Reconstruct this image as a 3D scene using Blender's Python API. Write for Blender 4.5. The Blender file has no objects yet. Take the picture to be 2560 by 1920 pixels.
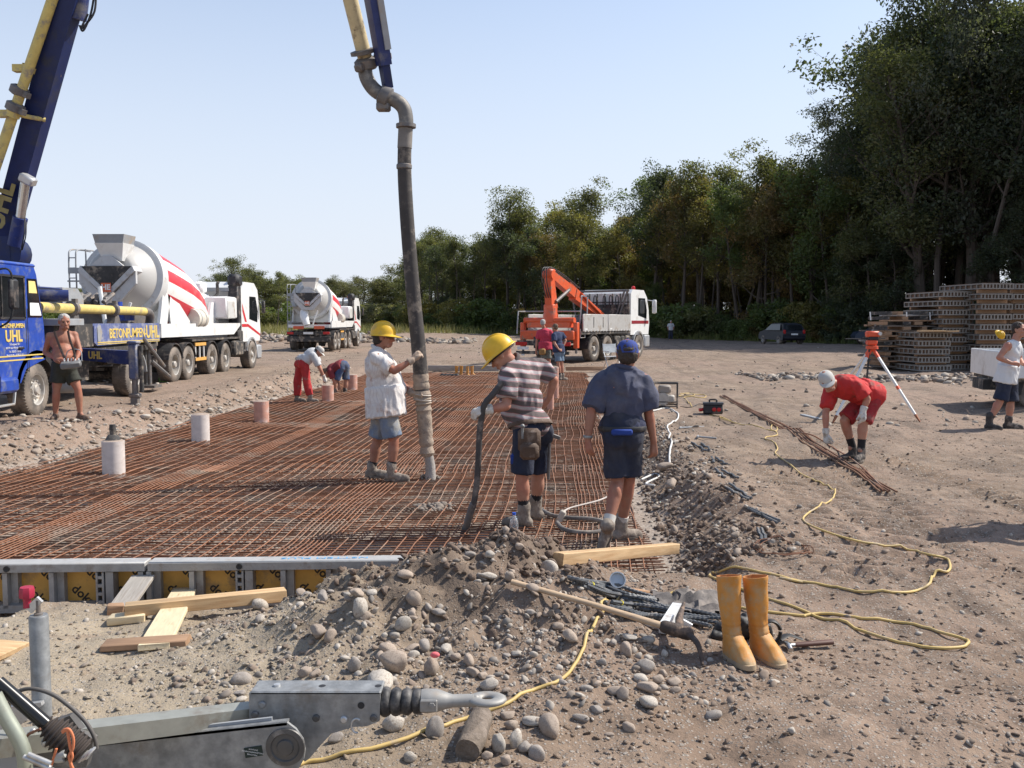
import bpy, bmesh, math, random
import numpy as np
from mathutils import Vector, Matrix, Euler, Quaternion
random.seed(7)
RNG = np.random.default_rng(11)
scene = bpy.context.scene
COL = scene.collection
R = math.radians
# --- camera
CAM_H, PITCH, FPX = 1.65, R(4.02), 2250.0
cam_d = bpy.data.cameras.new('camera')
cam_d.sensor_width = 36.0
cam_d.lens = 36.0 * FPX / 2560.0
cam_d.clip_start, cam_d.clip_end = 0.1, 3000.0
cam = bpy.data.objects.new('camera', cam_d)
COL.objects.link(cam)
cam.location = (0, 0, CAM_H)
cam.rotation_euler = (R(90) - PITCH, 0, 0)
scene.camera = cam
# --- sky and sun
SUN = Vector((1.0, 0.34, 0.0)).normalized()
SUN_EL = R(47)
SUN_DIR = Vector((SUN.x * math.cos(SUN_EL), SUN.y * math.cos(SUN_EL), math.sin(SUN_EL)))
world = bpy.data.worlds.new('World')
scene.world = world
world.use_nodes = True
wn = world.node_tree.nodes
wl = world.node_tree.links
wn.clear()
w_out = wn.new('ShaderNodeOutputWorld')
w_bg = wn.new('ShaderNodeBackground')
w_sky = wn.new('ShaderNodeTexSky')
w_sky.sky_type = 'NISHITA'
w_sky.sun_disc = False
w_sky.sun_elevation = SUN_EL
w_sky.sun_rotation = math.atan2(SUN.x, SUN.y)
w_sky.altitude = 100
w_sky.air_density = 1.0
w_sky.dust_density = 1.0
w_sky.ozone_density = 1.0
w_bg.inputs['Strength'].default_value = 0.13
w_tc = wn.new('ShaderNodeTexCoord'); w_sep = wn.new('ShaderNodeSeparateXYZ'); w_rng = wn.new('ShaderNodeMapRange'); w_mix = wn.new('ShaderNodeMix')
w_mix.data_type = 'RGBA'; w_rng.interpolation_type = 'SMOOTHSTEP'
for k_, v_ in zip(('From Min', 'From Max', 'To Min', 'To Max'), (-0.05, 0.62, 0.97, 0.0)): w_rng.inputs[k_].default_value = v_
wl.new(w_tc.outputs['Generated'], w_sep.inputs[0]); wl.new(w_sep.outputs[2], w_rng.inputs['Value'])
wl.new(w_rng.outputs[0], w_mix.inputs[0]); wl.new(w_sky.outputs[0], w_mix.inputs[6])
w_mix.inputs[7].default_value = (4.05, 4.3, 4.85, 1)
wl.new(w_mix.outputs[2], w_bg.inputs['Color'])
wl.new(w_bg.outputs[0], w_out.inputs['Surface'])
sun_d = bpy.data.lights.new('sun', 'SUN')
sun_d.energy = 4.1
sun_d.angle = R(0.53)
sun_d.color = (1.0, 0.945, 0.86)
sun = bpy.data.objects.new('sun', sun_d)
COL.objects.link(sun)
sun.rotation_euler = SUN_DIR.to_track_quat('Z', 'Y').to_euler()
sun.location = (30, 10, 40)
scene.view_settings.view_transform = 'Standard'
scene.view_settings.look = 'None'
scene.view_settings.exposure = 0.6
scene.view_settings.gamma = 1.0
scene.view_settings.use_curve_mapping = False
scene.cycles.max_bounces = 8
scene.cycles.diffuse_bounces = 4
scene.cycles.transparent_max_bounces = 8
scene.cycles.use_denoising = True
try:
 scene.cycles.denoiser = 'OPENIMAGEDENOISE'
except Exception:
 pass
# --- measuring: pixel of the 2560 px photo -> point of the place
_cp, _sp = math.cos(PITCH), math.sin(PITCH)
def ray(px, py):
 a, b = (px - 1280.0) / FPX, -(py - 960.0) / FPX
 return Vector((a, _cp + b * _sp, -_sp + b * _cp))
def on_z(px, py, z=0.0):
 d = ray(px, py)
 t = (z - CAM_H) / d.z
 return Vector((d.x * t, d.y * t, z))
def at_y(px, py, y):
 d = ray(px, py)
 t = y / d.y
 return Vector((d.x * t, y, CAM_H + d.z * t))
K = 2560.0 / 2212.0
def dz(x, y, z=0.0): return on_z(x * K, y * K, z)
def dy(x, y, Y): return at_y(x * K, y * K, Y)
# --- noise (numpy value noise)
def _hash(ix, iy, iz, seed):
 h = (ix.astype(np.int64) * 374761393 + iy.astype(np.int64) * 668265263 + iz.astype(np.int64) * 2147483647 + seed * 1274126177) & 0xFFFFFFFF
 h = ((h ^ (h >> 13)) * 1274126177) & 0xFFFFFFFF
 h = ((h ^ (h >> 16)) * 2246822519) & 0xFFFFFFFF
 return ((h ^ (h >> 15)) & 0xFFFF) / 32767.5 - 1.0
def vnoise(x, y, seed=0):
 x = np.asarray(x, float); y = np.asarray(y, float)
 ix, iy = np.floor(x), np.floor(y)
 fx, fy = x - ix, y - iy
 fx = fx * fx * (3 - 2 * fx); fy = fy * fy * (3 - 2 * fy)
 z = np.zeros_like(ix)
 a, b = _hash(ix, iy, z, seed), _hash(ix + 1, iy, z, seed)
 c, d = _hash(ix, iy + 1, z, seed), _hash(ix + 1, iy + 1, z, seed)
 return (a * (1 - fx) + b * fx) * (1 - fy) + (c * (1 - fx) + d * fx) * fy
def fbm(x, y, seed=0, octv=4, gain=0.5):
 s, a = 0.0, 1.0
 for k in range(octv):
  s = s + a * vnoise(x * 2 ** k, y * 2 ** k, seed + k)
  a *= gain
 return s
def vnoise3(p, seed=0):
 i = np.floor(p); f = p - i; f = f * f * (3 - 2 * f)
 out = 0
 for dx in (0, 1):
  for dyy in (0, 1):
   for dzz in (0, 1):
    w = (f[:, 0] if dx else 1 - f[:, 0]) * (f[:, 1] if dyy else 1 - f[:, 1]) * (f[:, 2] if dzz else 1 - f[:, 2])
    out = out + w * _hash(i[:, 0] + dx, i[:, 1] + dyy, i[:, 2] + dzz, seed)
 return out
def sstep(a, b, x):
 t = np.clip((x - a) / (b - a), 0, 1)
 return t * t * (3 - 2 * t)
# --- materials
_mats = {}
def mat(name, col, rough=0.7, metal=0.0, var=0.18, vscale=3.0, col2=None, mixscale=None, mix=(0.45, 0.65), dirt=None, bump=0.0, bscale=60.0,
  spec=0.4, coat=0.0, trans=0.0, alpha=1.0, stretch=None, transl=0.0, rnd=0.0):
 """procedural principled material: noise-varied colour, optional second colour in patches, optional dirt (colour, amount, scale), bump"""
 if name in _mats: return _mats[name]
 m = bpy.data.materials.new(name); m.use_nodes = True
 nt = m.node_tree; n = nt.nodes; l = nt.links
 bs = n['Principled BSDF']; out = n['Material Output']
 tc = n.new('ShaderNodeTexCoord')
 src = tc.outputs['Object']
 if stretch:
  mp = n.new('ShaderNodeMapping'); mp.inputs['Scale'].default_value = stretch
  l.new(src, mp.inputs['Vector']); src = mp.outputs[0]
 def noise(scale, detail=5, rough_=0.6):
  t = n.new('ShaderNodeTexNoise'); t.inputs['Scale'].default_value = scale
  t.inputs['Detail'].default_value = detail; t.inputs['Roughness'].default_value = rough_
  l.new(src, t.inputs['Vector']); return t.outputs['Fac']
 def ramp(fac, a, b):
  r = n.new('ShaderNodeMapRange'); r.inputs['From Min'].default_value = a; r.inputs['From Max'].default_value = b
  l.new(fac, r.inputs['Value']); return r.outputs[0]
 def mixc(fac, a, b, mode='MIX'):
  x = n.new('ShaderNodeMix'); x.data_type = 'RGBA'; x.blend_type = mode
  if isinstance(fac, float): x.inputs['Factor'].default_value = fac
  else: l.new(fac, x.inputs['Factor'])
  for s, v in ((6, a), (7, b)):
   if isinstance(v, tuple): x.inputs[s].default_value = (*v[:3], 1)
   else: l.new(v, x.inputs[s])
  return x.outputs[2]
 c = tuple(col)
 if col2 is not None:
  c = mixc(ramp(noise(mixscale or vscale), mix[0], mix[1]), c, tuple(col2))
 if var > 0:
  lo = (1 - var,) * 3; hi = (1 + var,) * 3
  v = mixc(ramp(noise(vscale * 2.3, 6), 0.3, 0.7), lo, hi)
  c = mixc(1.0, c, v, 'MULTIPLY')
 if dirt:
  d = ramp(noise(dirt[2], 7, 0.7), 0.62 - dirt[1] * 0.35, 0.72 - dirt[1] * 0.2)
  c = mixc(d, c, tuple(dirt[0]))
 if rnd > 0:
  oi = n.new('ShaderNodeObjectInfo')
  v = mixc(oi.outputs['Random'], (1 - rnd,) * 3, (1 + rnd,) * 3)
  c = mixc(1.0, c, v, 'MULTIPLY')
 if isinstance(c, tuple): bs.inputs['Base Color'].default_value = (*c[:3], 1)
 else: l.new(c, bs.inputs['Base Color'])
 bs.inputs['Roughness'].default_value = rough
 bs.inputs['Metallic'].default_value = metal
 bs.inputs['Specular IOR Level'].default_value = spec
 if coat: bs.inputs['Coat Weight'].default_value = coat
 if trans: bs.inputs['Transmission Weight'].default_value = trans
 if alpha < 1: bs.inputs['Alpha'].default_value = alpha
 if bump > 0:
  b = n.new('ShaderNodeBump'); b.inputs['Strength'].default_value = bump; b.inputs['Distance'].default_value = 0.02
  l.new(noise(bscale, 6, 0.65), b.inputs['Height']); l.new(b.outputs[0], bs.inputs['Normal'])
 if transl > 0:
  tr = n.new('ShaderNodeBsdfTranslucent'); mx = n.new('ShaderNodeMixShader')
  mx.inputs[0].default_value = transl
  if isinstance(c, tuple): tr.inputs[0].default_value = (*c[:3], 1)
  else: l.new(mixc(1.0, c, (1.25, 1.35, 0.6), 'MULTIPLY'), tr.inputs[0])
  l.new(bs.outputs[0], mx.inputs[1]); l.new(tr.outputs[0], mx.inputs[2]); l.new(mx.outputs[0], out.inputs['Surface'])
 _mats[name] = m
 return m
# --- mesh building
def frame_of(t, up=Vector((0, 0, 1))):
 t = t.normalized()
 if abs(t.dot(up)) > 0.97: up = Vector((0, 1, 0))
 x = up.cross(t).normalized()
 return x, t.cross(x).normalized()
def catmull(pts, n=6):
 p = [Vector(q) for q in pts]
 p = [2 * p[0] - p[1]] + p + [2 * p[-1] - p[-2]]
 out = []
 for i in range(1, len(p) - 2):
  for k in range(n):
   t = k / n
   out.append(0.5 * ((2 * p[i]) + (p[i + 1] - p[i - 1]) * t + (2 * p[i - 1] - 5 * p[i] + 4 * p[i + 1] - p[i + 2]) * t * t
                              + (3 * p[i] - p[i - 1] - 3 * p[i + 1] + p[i + 2]) * t ** 3))
 out.append(p[-2].copy())
 return out
class MB:
 def __init__(s): s.v = []; s.f = []
 def add(s, vs, fs, M=None):
  o = len(s.v)
  s.v += [tuple(M @ Vector(v)) for v in vs] if M is not None else [tuple(v) for v in vs]
  s.f += [tuple(i + o for i in f) for f in fs]
  return s
 def box(s, c, size, rot=None, b=0.0, M=None):
  """box about centre c; b = chamfer"""
  hx, hy, hz = size[0] / 2, size[1] / 2, size[2] / 2
  b = min(b, hx * 0.9, hy * 0.9, hz * 0.9)
  T = Matrix.Translation(Vector(c))
  if rot is not None: T = T @ (rot.to_4x4() if not isinstance(rot, tuple) else Euler(rot).to_matrix().to_4x4())
  if M is not None: T = M @ T
  if b <= 0:
   vs = [(x, y, z) for z in (-hz, hz) for y in (-hy, hy) for x in (-hx, hx)]
   fs = [(0, 2, 3, 1), (4, 5, 7, 6), (0, 1, 5, 4), (2, 6, 7, 3), (0, 4, 6, 2), (1, 3, 7, 5)]
   return s.add(vs, fs, T)
  vs = []; idx = {}
  for sz in (-1, 1):
   for sy in (-1, 1):
    for sx in (-1, 1):
     for a in range(3):
      p = [sx * hx, sy * hy, sz * hz]
      for k in range(3):
       if k != a: p[k] -= (sx, sy, sz)[k] * b
      idx[(sx, sy, sz, a)] = len(vs); vs.append(tuple(p))
  g = lambda a, b_, c_, d: idx[(a, b_, c_, d)]
  fs = []
  for a in range(3):
   o = [k for k in range(3) if k != a]
   for sg in (-1, 1):
    q = []
    for u, w in ((-1, -1), (1, -1), (1, 1), (-1, 1)):
     t = [0, 0, 0]; t[a] = sg; t[o[0]] = u; t[o[1]] = w
     q.append(g(*t, a))
    if (sg > 0) != (a != 1): q = q[::-1]
    fs.append(tuple(q))
  for a in range(3):
   o = [k for k in range(3) if k != a]
   for u in (-1, 1):
    for w in (-1, 1):
     t0 = [0, 0, 0]; t0[o[0]] = u; t0[o[1]] = w; t1 = list(t0)
     t0[a] = -1; t1[a] = 1
     q = (g(*t0, o[0]), g(*t1, o[0]), g(*t1, o[1]), g(*t0, o[1]))
     sgn = u * w * (1 if a != 1 else -1)
     fs.append(q if sgn < 0 else q[::-1])
  for sx in (-1, 1):
   for sy in (-1, 1):
    for sz in (-1, 1):
     q = (g(sx, sy, sz, 0), g(sx, sy, sz, 1), g(sx, sy, sz, 2))
     fs.append(q if sx * sy * sz > 0 else q[::-1])
  return s.add(vs, fs, T)
 def tube(s, pts, r, n=8, caps=True, ell=1.0, up=None):
  pts = [Vector(p) for p in pts]
  rr = r if isinstance(r, (list, tuple)) else [r] * len(pts)
  vs = []; fs = []; x = None
  for i, p in enumerate(pts):
   t = (pts[min(i + 1, len(pts) - 1)] - pts[max(i - 1, 0)])
   if t.length < 1e-9: t = Vector((0, 0, 1))
   t.normalize()
   if x is None: x, y = frame_of(t, up if up is not None else Vector((0, 0, 1)))
   else:
    x = (x - t * x.dot(t)).normalized(); y = t.cross(x)
   for k in range(n):
    a = 2 * math.pi * k / n
    vs.append(p + x * (math.cos(a) * rr[i]) + y * (math.sin(a) * rr[i] * ell))
  for i in range(len(pts) - 1):
   for k in range(n):
    a, b_ = i * n + k, i * n + (k + 1) % n
    fs.append((a, b_, b_ + n, a + n))
  if caps:
   fs.append(tuple(range(n))[::-1]); fs.append(tuple(range((len(pts) - 1) * n, len(pts) * n)))
  return s.add(vs, fs)
 def cyl(s, a, b, r, n=16, r2=None, caps=True):
  return s.tube([a, b], [r, r if r2 is None else r2], n, caps)
 def lathe(s, prof, n=24, M=None, caps=True):
  """profile [(r, z)] about z"""
  vs = []; fs = []
  for r_, z in prof:
   for k in range(n):
    a = 2 * math.pi * k / n
    vs.append((math.cos(a) * r_, math.sin(a) * r_, z))
  for i in range(len(prof) - 1):
   for k in range(n):
    a, b_ = i * n + k, i * n + (k + 1) % n
    fs.append((a, b_, b_ + n, a + n))
  if caps:
   if prof[0][0] > 1e-6: fs.append(tuple(range(n))[::-1])
   if prof[-1][0] > 1e-6: fs.append(tuple(range((len(prof) - 1) * n, len(prof) * n)))
  return s.add(vs, fs, M)
 def prism(s, poly, d0, d1, axis='x', M=None):
  """polygon of (u, w) extruded from d0 to d1 along axis; x: (u,w)=(y,z), y: (x,z), z: (x,y)"""
  f = {'x': lambda d, u, w: (d, u, w), 'y': lambda d, u, w: (u, d, w), 'z': lambda d, u, w: (u, w, d)}[axis]
  n = len(poly)
  area = sum(poly[i][0] * poly[(i + 1) % n][1] - poly[(i + 1) % n][0] * poly[i][1] for i in range(n))
  if (area < 0) != (axis == 'y'): poly = poly[::-1]
  lo, hi = min(d0, d1), max(d0, d1)
  vs = [f(lo, *p) for p in poly] + [f(hi, *p) for p in poly]
  fs = [tuple(range(n))[::-1], tuple(range(n, 2 * n))] + [(i, (i + 1) % n, (i + 1) % n + n, i + n) for i in range(n)]
  return s.add(vs, fs, M)
 def ell(s, c, rad, rot=None, n=12, m=8):
  vs = []; fs = []
  T = Matrix.Translation(Vector(c)) @ (rot.to_4x4() if rot is not None else Matrix.Identity(4))
  vs.append((0, 0, -rad[2]))
  for i in range(1, m):
   ph = -math.pi / 2 + math.pi * i / m
   for k in range(n):
    a = 2 * math.pi * k / n
    vs.append((rad[0] * math.cos(ph) * math.cos(a), rad[1] * math.cos(ph) * math.sin(a), rad[2] * math.sin(ph)))
  vs.append((0, 0, rad[2])); e = len(vs) - 1
  for k in range(n): fs.append((0, 1 + (k + 1) % n, 1 + k))
  for i in range(m - 2):
   for k in range(n):
    a, b_ = 1 + i * n + k, 1 + i * n + (k + 1) % n
    fs.append((a, b_, b_ + n, a + n))
  for k in range(n): fs.append((e, e - n + k, e - n + (k + 1) % n))
  return s.add(vs, fs, T)
 def cone(s, a, b, ra, rb, n=14, ell=1.0, up=None):
  """capsule with two radii; ell flattens along the second cross axis"""
  a, b = Vector(a), Vector(b); t = (b - a); L = t.length
  if L < 1e-6: return s.ell(a, (ra, ra, ra))
  t.normalize()
  pts, rr = [], []
  for k in range(5):
   q = math.pi / 2 * (k / 5)
   pts.append(a - t * ra * math.cos(q)); rr.append(max(ra * math.sin(q), 1e-4))
  pts.append(a); rr.append(ra); pts.append(b); rr.append(rb)
  for k in range(1, 6):
   q = math.pi / 2 * (k / 5)
   pts.append(b + t * rb * math.sin(q)); rr.append(max(rb * math.cos(q), 1e-4))
  return s.tube(pts, rr, n, True, ell, up)
 def chain(s, pr, n=14, ell=1.0, up=None):
  for (a, ra), (b, rb) in zip(pr[:-1], pr[1:]): s.cone(a, b, ra, rb, n, ell, up)
  return s
 def mesh(s, name, loc=None, smooth=0.7):
  me = bpy.data.meshes.new(name)
  v = s.v if loc is None else [(a - loc[0], b - loc[1], c - loc[2]) for a, b, c in s.v]
  me.from_pydata(v, [], s.f); me.update()
  if smooth:
   me.shade_smooth()
   if smooth < 3: me.set_sharp_from_angle(angle=smooth)
  return me
 def build(s, name, m, parent=None, world=False, smooth=0.7, loc=None):
  """link the collected shapes as ONE mesh object. world: coordinates are of the place, parent's location is taken off"""
  if loc is None and parent is not None and world: loc = parent['_w'] if '_w' in parent else parent.location
  me = s.mesh(name, loc, smooth)
  o = bpy.data.objects.new(name, me); COL.objects.link(o)
  if m is not None:
   for mm in (m if isinstance(m, (list, tuple)) else [m]): me.materials.append(mm)
  if parent is not None: o.parent = parent
  elif loc is not None: o.location = loc
  return o
def tag(o, label=None, cat=None, group=None, kind=None):
 if label: o['label'] = label
 if cat: o['category'] = cat
 if group: o['group'] = group
 if kind: o['kind'] = kind
 return o
def thing(name, loc, label, cat, group=None, rz=0.0):
 o = bpy.data.objects.new(name, None); COL.objects.link(o)
 o.empty_display_size = 0.1
 o.location = loc; o.rotation_euler = (0, 0, rz)
 return tag(o, label, cat, group)
def solo(mb, name, m, loc, label, cat, group=None, kind=None, smooth=0.7):
 """a thing that is one mesh; geometry given in place, origin moved to loc"""
 return tag(mb.build(name, m, None, False, smooth, loc), label, cat, group, kind)
def copy_tree(o, parent=None):
 c = o.copy(); COL.objects.link(c)
 if parent is not None: c.parent = parent
 for ch in o.children: copy_tree(ch, c)
 return c
def piece(src, parent, M=None):
 c = src.copy(); COL.objects.link(c); c.parent = parent
 if M is not None: c.matrix_local = M
 return c
def np_obj(name, V, F, m, loc=(0, 0, 0), smooth=True, sharp=None):
 me = bpy.data.meshes.new(name)
 V = np.asarray(V, np.float32); F = np.asarray(F, np.int32)
 me.vertices.add(len(V)); me.vertices.foreach_set('co', V.ravel())
 k = F.shape[1]
 me.loops.add(F.size); me.loops.foreach_set('vertex_index', F.ravel())
 me.polygons.add(len(F))
 me.polygons.foreach_set('loop_start', np.arange(0, F.size, k, dtype=np.int32))
 me.polygons.foreach_set('loop_total', np.full(len(F), k, np.int32))
 me.update(calc_edges=True); me.validate()
 if smooth: me.shade_smooth()
 if sharp: me.set_sharp_from_angle(angle=sharp)
 o = bpy.data.objects.new(name, me); COL.objects.link(o); o.location = loc
 if m is not None: me.materials.append(m)
 return o
def text_mesh(txt, size, depth=0.002, offset=0.0, align='CENTER', shear=0.0, space=1.0):
 c = bpy.data.curves.new('lettering', 'FONT'); c.body = txt; c.size = size
 c.align_x = align; c.align_y = 'CENTER'; c.extrude = depth; c.offset = offset; c.resolution_u = 2; c.shear = shear; c.space_character = space
 o = bpy.data.objects.new('lettering', c); COL.objects.link(o)
 me = bpy.data.meshes.new_from_object(o.evaluated_get(bpy.context.evaluated_depsgraph_get()))
 bpy.data.objects.remove(o); bpy.data.curves.remove(c)
 return me
def lettering(txt, size, m, parent, M, depth=0.002, offset=0.0, shear=0.0, space=1.0, name='lettering'):
 me = text_mesh(txt, size, depth, offset, 'CENTER', shear, space)
 o = bpy.data.objects.new(name, me); COL.objects.link(o); o.parent = parent
 me.materials.append(m); o.matrix_local = M
 return o
# --- the pit and the ground
BED, MESH_Z = -0.28, -0.20
def pit_l(y): return -6.99 + 0.057 * y
def pit_r(y): return 0.87 + 0.060 * y
PIT_Y0, PIT_Y1 = 6.05, 32.4
def pit_depth(x, y):
 """signed distance-like: > 0 inside"""
 dl = x - pit_l(y) ; dr = pit_r(y) - x
 df = y - (PIT_Y0 + 0.04 * x); db = np.minimum(PIT_Y1 - y, (x + 8.8 - (y - 28.0) * 1.2) * 0.6 + 0.0 * y)
 return np.minimum(np.minimum(dl, dr), np.minimum(df, db))
def gauss(x, y, cx, cy, sx, sy, a=0.0):
 ca, sa = math.cos(a), math.sin(a)
 u, w = (x - cx) * ca + (y - cy) * sa, -(x - cx) * sa + (y - cy) * ca
 return np.exp(-0.5 * ((u / sx) ** 2 + (w / sy) ** 2))
def heap_h(x, y):
 h = 0.25 * gauss(x, y, -0.12, 4.98, 0.52, 0.40) + 0.21 * gauss(x, y, -0.70, 5.15, 0.34, 0.38) + 0.16 * gauss(x, y, 0.15, 5.6, 0.30, 0.30) + 0.17 * gauss(x, y, -0.38, 5.74, 0.40, 0.22) + 0.10 * gauss(x, y, -1.05, 4.8, 0.34, 0.36) \
  + 0.09 * gauss(x, y, -0.2, 4.35, 0.75, 0.4)
 return h
def ground_z(x, y):
 x = np.asarray(x, float); y = np.asarray(y, float)
 far = sstep(8, 30, y)
 z = 0.035 * fbm(x * 0.6, y * 0.6, 3, 3) + 0.022 * fbm(x * 2.6, y * 2.6, 9, 3) + (0.013 * fbm(x * 8, y * 8, 21, 3) - 0.010 * np.abs(fbm(x * 4.2, y * 4.2, 23, 2))) * (1 - far)
 z += 0.05 * far * fbm(x * 0.15, y * 0.15, 5, 3)
 z += -0.14 * sstep(0.6, -0.9, x) * sstep(4.3, 5.6, y) * sstep(7.5, 6.3, y)
 z += -0.22 * sstep(0.2, -0.4, x) * sstep(5.55, 5.85, y + 0.05 * fbm(x * 3, y * 0.3, 33, 2)) * sstep(7.5, 6.3, y)
 pd = pit_depth(x, y)
 edge = 0.10 * fbm(x * 1.3, y * 1.3, 41, 3)
 wl = np.where(x < -3, 0.9, 0.30 + 0.32 * sstep(6.3, 7.0, y))
 t = sstep(-wl, 0.05, pd + edge * (pd < 0.0))
 bank_l = gauss(0 * y, x - pit_l(y), 0, -1.1, 1, 0.55) * 0.10 * (x < -3) * sstep(6, 9, y) * sstep(34, 30, y)
 berm_r = gauss(0 * y, x - pit_r(y), 0, 0.45, 1, 0.24) * 0.045 * sstep(6.0, 7, y) * sstep(20, 11, y)
 bumpy = (0.6 + 0.8 * np.clip(fbm(x * 2.2, y * 2.2, 55, 3) + 0.3, 0, 1.5))
 z += (bank_l + berm_r) * bumpy
 z = z * (1 - t) + (BED + 0.012 * fbm(x * 6, y * 6, 71, 3)) * t
 hh = heap_h(x, y)
 z += hh * (1 + 0.34 * fbm(x * 3.1, y * 3.1, 61, 4)) * np.where(t > 0.5, 0.8, 1.0)
 z += sstep(0.02, 0.16, hh) * (0.040 * fbm(x * 8, y * 8, 67, 3) - 0.035 * np.abs(fbm(x * 4.5, y * 2.5, 69, 2)))
 for (cx0, cy0, dx, dyy, w) in ((2.85, 9.6, -0.12, -1.0, 0.17), (3.25, 9.6, -0.12, -1.0, 0.19), (3.68, 9.6, -0.12, -1.0, 0.17), (1.75, 9.4, 0.12, -1.0, 0.14), (4.6, 9.6, -0.02, -1.0, 0.2)):
  u = (x - cx0) - (y - cy0) * (dx / dyy)
  m = sstep(w, w * 0.6, np.abs(u)) * sstep(5.4, 6.2, y) * sstep(12, 10, y) * (0.55 + 0.45 * sstep(-0.2, 0.5, fbm(x * 1.2, y * 1.2, 88, 2)))
  z += m * (0.050 * np.clip(np.sin(y * 34 + u * 5 + cx0 * 3) * 1.8, -1, 1) - 0.018)
 for (cx0, sl, w) in ((4.6, 0.35, 0.3), (6.6, 0.35, 0.3), (9.0, 0.15, 0.35), (11.0, 0.15, 0.35)):
  u = (x - cx0) - (y - 18) * sl
  z += -0.035 * np.exp(-0.5 * (u / w) ** 2) * sstep(9, 12, y) * sstep(45, 30, y) + 0.03 * np.exp(-0.5 * ((u - 2 * w) / (w * 0.7)) ** 2) * sstep(9, 12, y) * sstep(45, 30, y)
 z += 0.45 * gauss(x * 0, y, 0, 72 + 0 * y, 1, 4.5) * sstep(-6, -12, x) * (0.7 + 0.5 * fbm(x * 0.5, y * 0.5, 91, 3))
 z += 0.5 * sstep(74, 95, y) * sstep(2, -10, x)
 return z
def axis(core0, core1, step, lo, hi, growth, step_far):
 a = list(np.arange(core0, core1, step))
 s = step; q = core1
 while q < hi:
  a.append(q); s = min(s * growth, step_far(q)); q += s
 a.append(hi)
 s = step; q = core0 - step; b = []
 while q > lo:
  b.append(q); s = min(s * growth, step_far(abs(q))); q -= s
 b.append(lo)
 return np.array(b[::-1] + a)
gx = axis(-3.0, 4.2, 0.036, -500, 500, 1.035, lambda q: 0.03 + 0.12 * q)
gy = axis(2.5, 8.6, 0.033, -60, 900, 1.03, lambda q: 0.03 + 0.05 * q)
GX, GY = np.meshgrid(gx, gy)
GZ = ground_z(GX, GY)
nx, ny = len(gx), len(gy)
ii = (np.arange(ny - 1)[:, None] * nx + np.arange(nx - 1)[None, :]).ravel()
GF = np.stack([ii, ii + 1, ii + 1 + nx, ii + nx], 1)
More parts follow.
